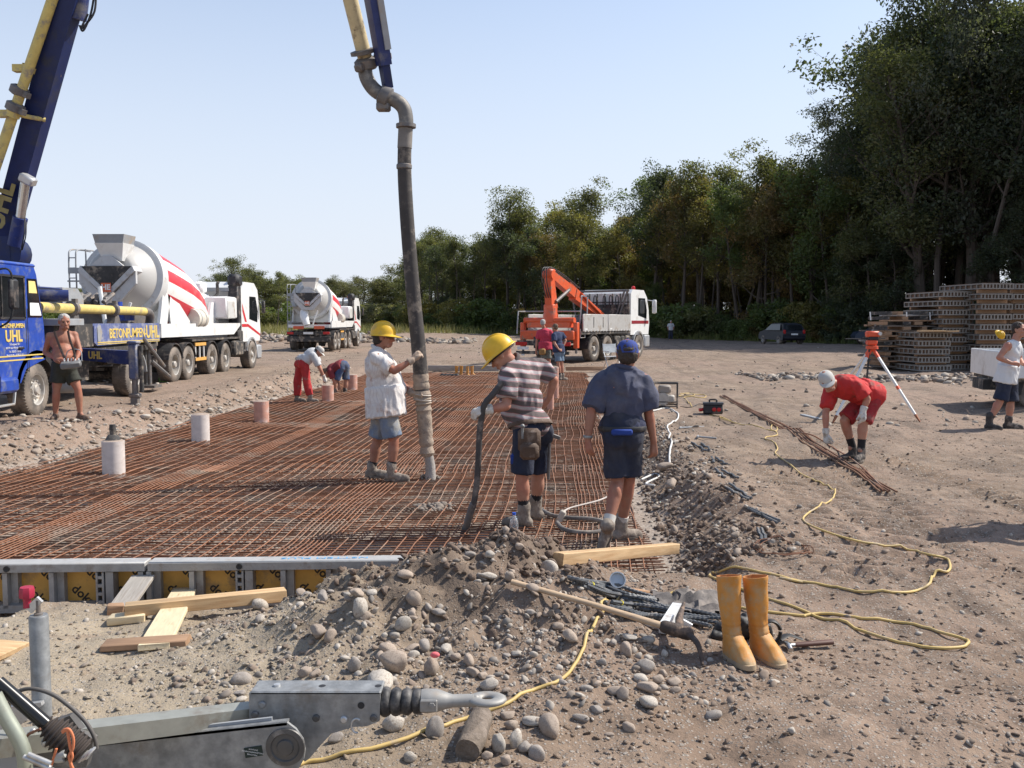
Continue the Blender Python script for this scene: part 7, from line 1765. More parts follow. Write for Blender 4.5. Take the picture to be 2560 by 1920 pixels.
plank('beam', a + Vector((0, 0, 0.0)), b + d * 0.02, 0.08, 0.075, WOOD, 'orange squared timber lying before the formwork')
a, b = hit(*r6(800, 520)), hit(*r6(915, 515)); plank('block', a + Vector((0, 0, 0)), b, 0.07, 0.06, WOOD_D, 'short muddy timber block at the end of the squared timber')
a, b = hit(*r6(810, 590)), hit(*r6(1080, 560)); plank('board_offcut', a, b, 0.10, 0.045, WOOD_B, 'split pale offcut lying below the grey board')
a, b = hit(*r6(1140, 800)), hit(*r6(1390, 440)); b.z += 0.11; a.z += 0.01
plank('board', a, b, 0.155, 0.030, WOOD_B, 'bright sawn board lying across the squared timber')
a, b = hit(*r6(765, 775)), hit(*r6(1400, 735)); plank('board', a, b, 0.11, 0.032, WOOD_D, 'brown board under the bright sawn board')
a, b = hit(*r6(-160, 800)), hit(*r6(95, 825)); plank('board_offcut', a, b, 0.22, 0.03, WOOD, 'broken pale board at the left edge')
a, b = hit(*r8(150, 345)), on_z(*r8(985, 235), -0.10); a.z = max(a.z, -0.02)
plank('beam', a + Vector((0, 0, 0.02)), b, 0.075, 0.075, WOOD, 'long squared timber laid over the front edge of the bars')
a, b = dy(925, 806, 32.5), dy(1078, 801, 32.3); a.z = b.z = -0.16
plank('edge_board', a, b, 0.08, 0.20, WOOD_G, 'grey edge board at the far end of the pit')
a, b = dy(1222, 802, 32.3), dy(1310, 800, 32.5); a.z = b.z = -0.14
plank('edge_board', a, b, 0.05, 0.14, WOOD_D, 'low edge board at the far right corner of the pit')
# --- stones
def stone_mat(name, c):
 return mat(name, c, 0.85, var=0.18, vscale=12, col2=tuple(q * 0.72 for q in c), mixscale=9, mix=(0.5, 0.7), dirt=((0.24, 0.18, 0.14), 0.28, 7), bump=0.25, bscale=60, rnd=0.12)
ST = [stone_mat('pale_stone', (0.44, 0.395, 0.335)), stone_mat('grey_stone', (0.31, 0.275, 0.24)), stone_mat('tan_stone', (0.38, 0.305, 0.24)), stone_mat('dusty_stone', (0.33, 0.265, 0.21))]
def ico(sub):
 b = bmesh.new(); bmesh.ops.create_icosphere(b, subdivisions=sub, radius=1.0); b.verts.ensure_lookup_table()
 V = np.array([v.co[:] for v in b.verts]); F = np.array([[v.index for v in f.verts] for f in b.faces]); b.free(); return V, F
IC1, IC2, IC3 = ico(1), ico(2), ico(3)
def stone_shape(seed, ic, rough=0.16, flat=0.62, ang=0.0):
 V, F = ic; r_ = np.random.default_rng(seed); o = r_.random(3) * 50
 q = V * (1 + rough * vnoise3(V * 1.1 + o, 1)[:, None] * 1.6 + rough * 0.45 * vnoise3(V * 2.6 + o, 2)[:, None])
 for k in range(3 if ang == 0 else 6):
  n_ = r_.normal(size=3); n_ /= np.linalg.norm(n_); lim = (0.86 if ang == 0 else 0.62) + 0.15 * r_.random(); d = q @ n_
  q = q - np.outer(np.maximum(d - lim, 0) * 0.85, n_)
 return q * np.array([1.0, 0.62 + 0.3 * r_.random(), flat * (0.75 + 0.5 * r_.random())]), F
STONES = []
for k in range(14):
 V, F = stone_shape(100 + k, IC3, ang=0 if k < 9 else 1); o = np_obj('stone', V, F, None); me = o.data; bpy.data.objects.remove(o)
 me.materials.append(ST[k % 4]); STONES.append(me)
srng = random.Random(17)
def stone(p, rx, rz_img, label, group=None, mi=None, k=None, sink=0.35, name='stone', rot=None, m=None):
 k = srng.randrange(14) if k is None else k
 o = bpy.data.objects.new(name, STONES[k]); COL.objects.link(o)
 o.location = (p[0], p[1], p[2] + rz_img * (1 - sink)); o.scale = (rx * 1.05, rx * 0.95, rz_img * 1.5)
 o.rotation_euler = (srng.uniform(-.35, .35), srng.uniform(-.35, .35), srng.random() * 6.28) if rot is None else rot
 o.material_slots[0].link = 'OBJECT'; o.material_slots[0].material = m or ST[srng.randrange(4) if mi is None else mi]
 return tag(o, label, 'stone', group)
GRP = 'cobbles on the gravel heap'; GL = 'rounded river cobble lying among others on the dug gravel heap'
def big(conv, x, y, w, h, label=None, mi=None, sc=2.765, k=None):
 px, py = conv(x, y + h * 0.55); p = hit(px, py); s = p.y / FPX / sc
 return stone(p, w * s, h * s * 1.05, label or GL, None if label else GRP, mi, k, sink=0.42, name='cobble' if not label else 'boulder')
b1 = big(r7, 1180, 870, 105, 98, 'largest blocky tan boulder in the middle of the heap', 2, k=9)
b2 = big(r7, 1432, 905, 62, 92, 'upright oval boulder with a pink paint dab on its top', 2, k=1)
q = MB(); pz = at_y(*r7(1458, 822), b2.location.y - 0.035); q.ell(pz, (0.022, 0.012, 0.014)); o = q.build('paint_mark', mat('pink_paint', (0.75, 0.16, 0.17), 0.8), None); o.parent = b2; o.matrix_parent_inverse = b2.matrix_basis.inverted()
for x, y, w, h, lab, mi in ((1390, 765, 55, 58, 'smooth grey cobble just above the paint-marked boulder', 1), (1130, 770, 62, 42, 'low tan cobble behind the largest boulder', 2), (940, 505, 65, 85, 'tall leaning grey cobble high on the left of the heap', 0),
                       (1315, 432, 62, 58, 'round pitted cobble near the crest of the heap', 2), (1240, 612, 62, 66, 'white faceted cobble below the heap crest', 0), (1480, 530, 62, 28, 'flat dark slab stone on the right face of the heap', 1),
                       (1250, 268, 58, 34, 'flat tan stone on the left crest of the heap', 2), (1840, 275, 92, 28, 'long flat stone lying on the right crest', 0), (650, 655, 80, 55, 'sandy boulder on the left slope with a long shadow', 3),
                       (250, 478, 85, 42, 'broad pale stone by the end of the squared timber', 0), (1170, 1300, 78, 72, 'rough mottled stone under the coupling bellows', 0), (1458, 1330, 58, 78, 'angular upright stone behind the yellow hose', 1),
                       (1080, 1000, 135, 60, 'half-buried pale stone behind the drawbar housing', 0), (1900, 1435, 62, 88, 'kidney-shaped white pebble beside the old log', 0), (2020, 1405, 56, 80, 'oval pale pebble right of the kidney-shaped one', 0),
                       (2140, 1280, 95, 30, 'flat pale stone under the yellow hose near the log', 0), (775, 1400, 62, 46, 'grey oval pebble under the drawbar housing', 1), (1285, 1530, 52, 42, 'lone round pebble in front of the yellow hose', 0)):
 big(r7, x, y, w, h, lab, mi)
for x, y, w, h in ((970, 555, 45, 36), (740, 690, 45, 48), (680, 420, 62, 42), (245, 575, 36, 34), (1690, 860, 52, 44), (1720, 940, 46, 44), (1830, 1020, 66, 46), (1990, 1310, 50, 42), (1950, 1550, 56, 46), (1960, 1240, 62, 34),
                   (920, 390, 62, 34), (560, 940, 50, 46), (120, 990, 64, 46), (110, 1085, 46, 20), (120, 1130, 38, 22), (1780, 285, 45, 24), (1975, 285, 40, 42), (1600, 840, 38, 34), (1540, 775, 55, 24), (1410, 490, 34, 26), (970, 615, 28, 30),
                   (1110, 690, 28, 25), (850, 405, 28, 22), (1300, 540, 34, 28), (1180, 690, 36, 26), (630, 950, 40, 34), (900, 900, 46, 70), (1840, 130, 40, 30), (1700, 130, 42, 26), (1520, 170, 22, 22), (1480, 640, 26, 42), (2040, 75, 34, 28),
                   (2180, 1290, 40, 30), (2080, 1460, 60, 50), (2160, 1510, 60, 60), (1820, 1520, 40, 36), (1310, 820, 40, 28), (1090, 845, 30, 24), (1950, 830, 40, 22), (1440, 870, 30, 30)): big(r7, x, y, w, h)
for x, y, w, h, lab, mi in ((90, 355, 68, 66, 'big smooth pale boulder at the end of the long squared timber', 0), (800, 1295, 98, 48, 'large flat oval stone at the right foot of the heap', 0), (240, 822, 66, 42, 'tan stone right of the yellow hose on the heap', 2),
                       (640, 925, 56, 58, 'brown pitted boulder below the pickaxe handle', 2), (1265, 1388, 66, 38, 'grey stone alone on the bare ground before the boots', 1), (1812, 1492, 40, 30, 'small white pebble on the bare ground right of the boots', 0),
                       (100, 1465, 105, 72, 'dusty half-buried boulder at the right of the old log', 3)):
 big(r8, x, y, w, h, lab, mi, 2.836)
for x, y, w, h in ((545, 872, 42, 42), (430, 1342, 48, 34), (320, 1402, 56, 34), (660, 1472, 52, 36), (870, 1130, 60, 44), (790, 1185, 78, 50), (620, 1232, 60, 62), (520, 1522, 38, 18), (770, 1035, 75, 60), (430, 1160, 40, 22), (740, 1125, 50, 30),
                   (990, 1205, 40, 28), (910, 950, 34, 32), (660, 830, 60, 26), (360, 1195, 44, 28), (55, 1150, 40, 36), (470, 1010, 40, 30), (1110, 1100, 32, 22), (1690, 1145, 40, 18), (300, 620, 30, 28), (160, 760, 45, 35), (245, 565, 30, 24), (900, 1090, 40, 34)): big(r8, x, y, w, h, None, None, 2.836)
def pebble_ok(x, y): return not (6.1 < y < 6.4 and x > 0.9)
n = 0
while n < 95:
 x, y = srng.gauss(-0.15, 0.75), srng.gauss(4.7, 0.65)
 if not (3.0 < y < 6.0 and heap_h(np.array([x]), np.array([y]))[0] > 0.02): continue
 r_ = 0.016 + 0.024 * srng.random() ** 2; stone((x, y, gz(x, y)), r_, r_ * 0.6, GL, GRP, name='cobble', sink=0.5); n += 1
BGRP = 'stones along the left bank of the pit'; BL = 'pale dusty stone on the left bank of the pit'
n = 0
while n < 110:
 y = 8.5 + 15 * srng.random() ** 1.6; x = pit_l(y) - abs(srng.gauss(0.25, 0.45)) + 0.15
 r_ = (0.035 + 0.055 * srng.random() ** 2) * (0.8 + y / 40); stone((x, y, gz(x, y)), r_, r_ * 0.55, BL, BGRP, srng.choice((0, 0, 2, 3)), name='bank_stone'); n += 1
RGRP = 'stones along the right edge of the pit'; RL = 'stone in the broken earth along the right edge of the pit'
n = 0
while n < 50:
 y = 6.3 + 9 * srng.random() ** 1.3; x = pit_r(y) + srng.gauss(0.28, 0.3)
 if x < pit_r(y) - 0.1: continue
 r_ = 0.022 + 0.04 * srng.random() ** 2; stone((x, y, gz(x, y)), r_, r_ * 0.6, RL, RGRP, srng.choice((0, 2, 3)), name='edge_stone'); n += 1
for x, y, w, h, lab in ((1436, 1005, 20, 12, 'flat stone slab on the pit edge behind the man in the blue cap'), (1450, 1040, 18, 14, 'rounded stone at the pit edge below the flat slab'), (1456, 1142, 13, 13, 'round pale stone sitting on the right corner of the bars')):
 p = hD(x, y + h); s = p.y / FPX * K; stone(p, w * s, h * s, lab, None, 3, name='boulder')
def scatter(name, n, xs, ys, rmin, rmax, power, m, label, ic, seed, flat=0.6, rough=0.16, sink=0.3, zf=None, ang=0, elong=1.0):
 """many small stones as one object"""
 r_ = np.random.default_rng(seed); base = [stone_shape(seed * 31 + k, ic, rough, flat, ang) for k in range(12)]
 rad = rmin + (rmax - rmin) * r_.random(n) ** power
 zs = ground_z(xs, ys); Vs = []; nv = len(ic[0])
 a = r_.random(n) * 6.283; tl = r_.normal(size=(n, 2)) * 0.3
 which = r_.integers(0, 12, n); B = np.stack([b[0] for b in base])[which] * rad[:, None, None]
 ca, sa = np.cos(a)[:, None], np.sin(a)[:, None]
 X, Y_, Z = B[:, :, 0], B[:, :, 1], B[:, :, 2]
 Z2 = Z + X * tl[:, :1] + Y_ * tl[:, 1:]
 V = np.stack([X * ca - Y_ * sa + xs[:, None], X * sa + Y_ * ca + ys[:, None], Z2 + (zs + rad * flat * (1 - sink * 2))[:, None]], -1).reshape(-1, 3)
 F = (base[0][1][None] + (np.arange(n) * nv)[:, None, None]).reshape(-1, 3)
 return tag(np_obj(name, V, F, m), label, None, None, 'stuff')
def grit_mat(name, cols):
 m = bpy.data.materials.new(name); m.use_nodes = True; nt = m.node_tree; n_ = nt.nodes; l = nt.links; bs = n_['Principled BSDF']
 g = n_.new('ShaderNodeNewGeometry'); cr = n_.new('ShaderNodeValToRGB'); l.new(g.outputs['Random Per Island'], cr.inputs[0])
 cr.color_ramp.interpolation = 'CONSTANT'
 for k, c in enumerate(cols):
  e = cr.color_ramp.elements[k] if k < 2 else cr.color_ramp.elements.new(k / len(cols)); e.position = k / len(cols); e.color = (*c, 1)
 nz = n_.new('ShaderNodeTexNoise'); nz.inputs['Scale'].default_value = 40; nz.inputs['Detail'].default_value = 5; l.new(g.outputs['Position'], nz.inputs['Vector'])
 mr = n_.new('ShaderNodeMapRange'); mr.inputs['To Min'].default_value = 0.7; mr.inputs['To Max'].default_value = 1.25; l.new(nz.outputs[0], mr.inputs[0])
 mx = n_.new('ShaderNodeMix'); mx.data_type = 'RGBA'; mx.blend_type = 'MULTIPLY'; mx.inputs[0].default_value = 1; l.new(cr.outputs[0], mx.inputs[6]); l.new(mr.outputs[0], mx.inputs[7])
 l.new(mx.outputs[2], bs.inputs['Base Color']); bs.inputs['Roughness'].default_value = 0.9; bs.inputs['Specular IOR Level'].default_value = 0.2
 return m
GRIT = grit_mat('mixed_grit', [(0.36, 0.315, 0.265), (0.25, 0.21, 0.175), (0.30, 0.235, 0.185), (0.18, 0.14, 0.11), (0.42, 0.375, 0.32), (0.26, 0.20, 0.155), (0.22, 0.195, 0.17)])
CLOD = mat('dark_clod', (0.155, 0.110, 0.082), 0.95, var=0.3, vscale=9, dirt=((0.27, 0.21, 0.165), 0.3, 5), bump=0.8, bscale=40)
rs = np.random.default_rng(44)
n = 11000; xs = rs.normal(-0.2, 0.85, n); ys = rs.normal(4.6, 0.75, n); hh = heap_h(xs, ys); k = (hh > 0.008) & (ys > 2.6) & (ys < 6.3) & (rs.random(n) < np.clip(0.25 + 1.4 * np.exp(-((hh - 0.10) / 0.09) ** 2), 0, 1)) & ((vnoise(xs * 2.3, ys * 2.3, 5) > -0.35) | (rs.random(n) < 0.25))
k1 = k & (np.arange(n) % 4 == 0); k2 = k & (np.arange(n) % 4 > 0)
scatter('heap_gravel', int(k1.sum()), xs[k1], ys[k1], 0.010, 0.027, 2.0, GRIT, 'gravel of the dug heap', IC2, 3, 0.6, 0.30, 0.42, ang=1)
scatter('heap_grit', int(k2.sum()), xs[k2], ys[k2], 0.004, 0.013, 1.6, GRIT, 'fine grit of the dug heap', IC1, 4, 0.6, 0.30, 0.40, ang=1)
n = 2400; xs = rs.normal(-0.05, 0.5, n); ys = rs.normal(5.45, 0.38, n); k = (heap_h(xs, ys) > 0.12)
scatter('heap_clods', int(k.sum()), xs[k], ys[k], 0.006, 0.034, 2.6, CLOD, 'crumbs of dark earth on the heap', IC2, 7, 0.75, 0.30, 0.35, ang=1)
n = 9000; ys = 2.4 + 16 * rs.random(n) ** 1.7; xs = rs.uniform(-0.62, 0.64, n) * ys * 1.05; k = (pit_depth(xs, ys) < -0.05) & (vnoise(xs * 1.1, ys * 1.1, 15) > rs.uniform(-1, 0.6, n))
scatter('ground_gravel', int(k.sum()), xs[k], ys[k], 0.004, 0.026, 3.2, GRIT, 'loose stones strewn over the bare ground', IC1, 5, 0.5)
n = 2600; ys = 14 + 50 * rs.random(n) ** 1.5; xs = rs.uniform(-0.6, 0.62, n) * ys; k = (pit_depth(xs, ys) < -0.05) & (vnoise(xs * 0.3, ys * 0.3, 16) > rs.uniform(-0.8, 0.6, n))
scatter('far_ground_gravel', int(k.sum()), xs[k], ys[k], 0.015, 0.075, 3.0, GRIT, 'stones strewn over the farther ground', IC1, 6, 0.45)
n = 26000; ys = 2.4 + 13 * rs.random(n) ** 1.6; xs = rs.uniform(-0.62, 0.64, n) * ys * 1.05; k = (pit_depth(xs, ys) < -0.05) & (vnoise(xs * 1.4, ys * 1.4, 25) > rs.uniform(-1.2, 0.5, n))
scatter('soil_crumbs', int(k.sum()), xs[k], ys[k], 0.005, 0.024, 2.4, SOIL, 'dry crumbs and flakes of earth on the bare ground', IC1, 15, 0.30, 0.30, 0.42, ang=1)
n = 9000; ys = 6.1 + 12 * rs.random(n) ** 1.8; xs = pit_l(ys) + rs.random(n) * (pit_r(ys) - pit_l(ys))
scatter('bed_gravel', n, xs, ys, 0.008, 0.032, 2.2, GRIT, 'coarse gravel bed under the steel bars', IC1, 8, 0.5)
n = 4200; ys = 7.5 + 22 * rs.random(n) ** 1.5; xs = pit_l(ys) - np.abs(rs.normal(0.35, 0.55, n)) + 0.2
scatter('bank_gravel', n, xs, ys, 0.010, 0.06, 2.6, GRIT, 'stones of the left bank', IC1, 9, 0.5)
n = 2000; ys = 6.25 + 8.5 * rs.random(n) ** 1.3; xs = pit_r(ys) + np.abs(rs.normal(0.18, 0.30, n)) - 0.03
scatter('edge_clods', n, xs, ys, 0.006, 0.040, 3.2, CLOD, 'broken dark clods along the right edge of the pit', IC1, 10, 0.75, 0.34, 0.3, ang=1)
n = 1600; ys = 6.2 + 9 * rs.random(n) ** 1.3; xs = pit_r(ys) + np.abs(rs.normal(0.3, 0.32, n))
scatter('edge_gravel', n, xs, ys, 0.008, 0.034, 2.4, GRIT, 'stones among the clods at the right edge of the pit', IC1, 12, 0.55)
n = 2200; ys = rs.normal(71, 3.0, n); xs = rs.uniform(-45, -3, n)
scatter('rubble', n, xs, ys, 0.08, 0.42, 2.2, GRIT, 'pale rubble at the edge of the meadow', IC1, 13, 0.5)
n = 1500; xs = rs.uniform(7, 19, n); ys = 26.5 - 0.25 * (xs - 9) + rs.normal(0, 0.9, n)
scatter('stack_rubble', n, xs, ys, 0.03, 0.17, 2.4, GRIT, 'broken pale stones before the panel stacks', IC1, 14, 0.45)
cl = MB(); V, F = stone_shape(9, IC3, 0.35, 0.8, 1); q = hit(*r6(1575, 420)); V2 = V * 0.105 + np.array([q.x, q.y + 0.05, q.z + 0.07]); cl.add([tuple(v) for v in V2], [tuple(f) for f in F])
solo(cl, 'earth_clod', CLOD, q, 'crumbly clod of dug earth resting against the yellow formwork', 'clod')
for px, py, w, n, lab in ((1090, 1268, 0.30, 70, 'lumpy splash of wet concrete dropped on the bars left of the poker hose'), (1074, 1192, 0.13, 40, 'small heap of fresh concrete under the thick hose end')):
 q = on_z(px, py, MESH_Z); mb = MB(); r_ = random.Random(int(px))
 for k in range(n):
  a, d = r_.random() * 6.28, r_.random() ** 0.7; s_ = 0.012 + 0.03 * r_.random() * (1.2 - d); mb.ell((q.x + math.cos(a) * d * w, q.y + math.sin(a) * d * w * 0.8, q.z - 0.01 + 0.03 * (1 - d)), (s_ * 1.3, s_, s_ * 0.8), Euler((r_.random(), r_.random(), r_.random())).to_matrix(), 8, 5)
 solo(mb, 'concrete_splash', mat('wet_concrete', (0.20, 0.165, 0.135), 0.8, var=0.25, vscale=12), q, lab, 'concrete', kind='stuff', smooth=0.9)
# --- hoses and cables
HOSE_Y = mat('yellow_hose', (0.55, 0.39, 0.14), 0.55, var=0.12, vscale=3, dirt=((0.40, 0.31, 0.20), 0.3, 6))
def on_ground(pts, r, lift=0.0):
 return [hit(x, y) + Vector((0, 0, r + lift)) for x, y in pts]
def settle(pts, r):
 return [Vector((p.x, p.y, max(p.z, gz(p.x, p.y) + r * 0.8))) for p in pts]
D_ = lambda x, y: (x * K, y * K)
px_a = [D_(*q) for q in ((600, 1680), (650, 1655), (700, 1645), (800, 1622), (900, 1592), (1000, 1558), (1080, 1530), (1150, 1496), (1200, 1478), (1235, 1450), (1262, 1400), (1285, 1350), (1305, 1320))]
px_b = [r8(*q) for q in ((462, 600), (560, 592), (750, 600), (900, 550), (1080, 528), (1290, 572), (1430, 625), (1640, 660), (1900, 690))]
px_c = [rc8(*q) for q in ((560, 1345), (700, 1330), (950, 1365), (1200, 1390), (1450, 1450), (1640, 1505), (1640, 1550), (1450, 1562), (1200, 1525), (900, 1430), (640, 1350), (320, 1230), (120, 1155))]
px_d = [r8(*q) for q in ((1400, 470), (1250, 415), (1235, 395), (1300, 375), (1450, 350), (1600, 380), (1900, 450))]
px_e = [rc8(*q) for q in ((400, 1090), (700, 1140), (900, 1180), (1200, 1190), (1330, 1172), (1400, 1130), (1430, 1080), (1520, 1050), (1540, 1010), (1510, 960), (1400, 935), (1250, 900), (1000, 860), (830, 820), (680, 770), (590, 730), (555, 695), (590, 655), (640, 625), (740, 570), (770, 520), (740, 490), (620, 430), (540, 390), (490, 345), (460, 320), (400, 280), (370, 250), (385, 220), (360, 180), (300, 152), (385, 128), (342, 90), (350, 64), (380, 80), (375, 102), (300, 92), (150, 62), (0, 18))] + [rg7(*q) for q in ((860, 505), (740, 460), (650, 452))]
pth = settle(catmull(on_ground(px_a + px_b + px_c + px_d + px_e, 0.008), 5), 0.008)
o = solo(MB().tube(pth, 0.0085, 8), 'yellow_hose', HOSE_Y, pth[0], 'long yellow hose looping from the drawbar over the heap and round the bare ground', 'hose', smooth=0.9)
cb = settle(catmull(on_ground([rg7(*q) for q in ((120, 410), (250, 385), (345, 425), (362, 450), (345, 500), (262, 548), (268, 600), (285, 625), (272, 668), (300, 700), (285, 770), (278, 850), (280, 905))], 0.012), 5), 0.012)
solo(MB().tube(cb, 0.013, 8), 'white_cable', mat('white_cable', (0.62, 0.60, 0.56), 0.6, var=0.1), cb[0], 'thick whitish cable winding from the generator down to the pit edge', 'cable', smooth=0.9)
cc = catmull([on_z(*r5(*q), MESH_Z + 0.02) for q in ((1990, 1120), (2075, 1085), (2110, 1100), (2060, 1125), (2020, 1150), (2080, 1160))], 5)
solo(MB().tube(cc, 0.012, 8), 'white_cable', mat('white_cable', (0.62, 0.60, 0.56), 0.6, var=0.1), cc[0], 'short loop of whitish cable on the bars at the blue cap man', 'cable', smooth=0.9)
yc = settle(catmull(on_ground([rg7(*q) for q in ((375, 245), (480, 240), (510, 262), (400, 275), (380, 262), (560, 255), (620, 265), (590, 285), (420, 280), (450, 320), (490, 372))], 0.01), 5), 0.01)
solo(MB().tube(yc, 0.009, 6), 'yellow_cable', HOSE_Y, yc[0], 'small yellow cable coil lying beside the generator', 'cable', smooth=0.9)
gc = settle(catmull(on_ground([rg7(*q) for q in ((620, 355), (540, 352), (480, 375), (380, 370))], 0.01), 5), 0.01)
solo(MB().tube(gc, 0.008, 6), 'dark_cable', BLACK, gc[0], 'dark cable between the generator and the power box', 'cable', smooth=0.9)
VIB = mat('vibrator_rubber', (0.065, 0.058, 0.055), 0.75, var=0.2, dirt=((0.26, 0.22, 0.19), 0.35, 6))
vt = thing('poker_vibrator', on_z(*r5(800, 1480), MESH_Z), 'black poker vibrator hose held upright in a white glove and pushed between the bars', 'vibrator')
vp = [at_y(*r5(x, y), 8.05 + d) for x, y, d in ((1060, 470, -.30), (1000, 545, -.32), (945, 610, -.33), (925, 680, -.32), (908, 800, -.30), (898, 1000, -.28), (885, 1180, -.26), (862, 1310, -.24))]
MB().tube(catmull(vp, 6), 0.027, 14).build('vibrator_hose', VIB, vt, True, 0.9)
e0, e1 = vp[-1], on_z(*r5(800, 1490), MESH_Z - 0.05); h = MB(); h.cone(e0 + Vector((0, 0, 0.03)), e1, 0.031, 0.033, 14); h.build('poker_head', DSTEEL, vt, True, 0.9)
ct_ = thing('vibrator_lead', on_z(*r5(1550, 1400), MESH_Z), 'grey vibrator lead coiled on the bars between the two men, with a pale switch', 'hose')
lp_ = catmull([on_z(*r5(x, y), MESH_Z + 0.03) for x, y in ((1290, 1300), (1340, 1335), (1400, 1362), (1500, 1376), (1620, 1382), (1720, 1398), (1765, 1430), (1700, 1470), (1580, 1474), (1470, 1452), (1425, 1410))], 6)
MB().tube(lp_, 0.021, 12).build('lead', mat('lead_grey', (0.14, 0.125, 0.115), 0.8, var=0.2, dirt=((0.3, 0.26, 0.22), 0.4, 6)), ct_, True, 0.9)
sw = at_y(*r5(1452, 1372), on_z(*r5(1440, 1395), MESH_Z).y); h = MB(); h.box(sw + Vector((0, 0, 0.0)), (0.06, 0.05, 0.13), rot=(0, R(25), 0), b=0.012); h.build('switch_box', mat('switch_beige', (0.5, 0.45, 0.38), 0.6, var=0.1), ct_, True)
l2 = catmull([sw + Vector((0.02, 0, 0.05))] + [on_z(*r5(x, y), MESH_Z + 0.06) for x, y in ((1510, 1312), (1600, 1288), (1700, 1262), (1790, 1225))], 5); MB().tube(l2, 0.009, 8).build('thin_lead', mat('pale_lead', (0.45, 0.40, 0.36), 0.7), ct_, True, 0.9)
# --- water bottle
PET = mat('clear_plastic', (0.80, 0.88, 0.95), 0.08, var=0.0, spec=0.5, trans=0.85)
wb = on_z(1285, 1362, MESH_Z); bt = thing('water_bottle', (wb.x, wb.y, wb.z), 'clear plastic water bottle with blue cap standing behind the heap crest', 'bottle')
s = (1362 - 1279) * wb.y / FPX / 0.30
pr = [(0.036, 0), (0.040, 0.01), (0.040, 0.10), (0.036, 0.125), (0.036, 0.14), (0.041, 0.17), (0.040, 0.21), (0.030, 0.245), (0.015, 0.268), (0.014, 0.285)]
MB().lathe([(r_ * s, z * s) for r_, z in pr], 24).build('flask', PET, bt, smooth=1.0)
MB().lathe([(0.017 * s, 0.279 * s), (0.017 * s, 0.30 * s), (0.0001, 0.302 * s)], 18).build('bottle_cap', mat('blue_cap_plastic', (0.03, 0.10, 0.5), 0.4), bt)
MB().lathe([(0.0407 * s, 0.030 * s), (0.0409 * s, 0.032 * s), (0.0409 * s, 0.072 * s), (0.0407 * s, 0.074 * s)], 24, None, False).build('label_band', mat('blue_label', (0.16, 0.40, 0.72), 0.5, var=0.15, vscale=20), bt)
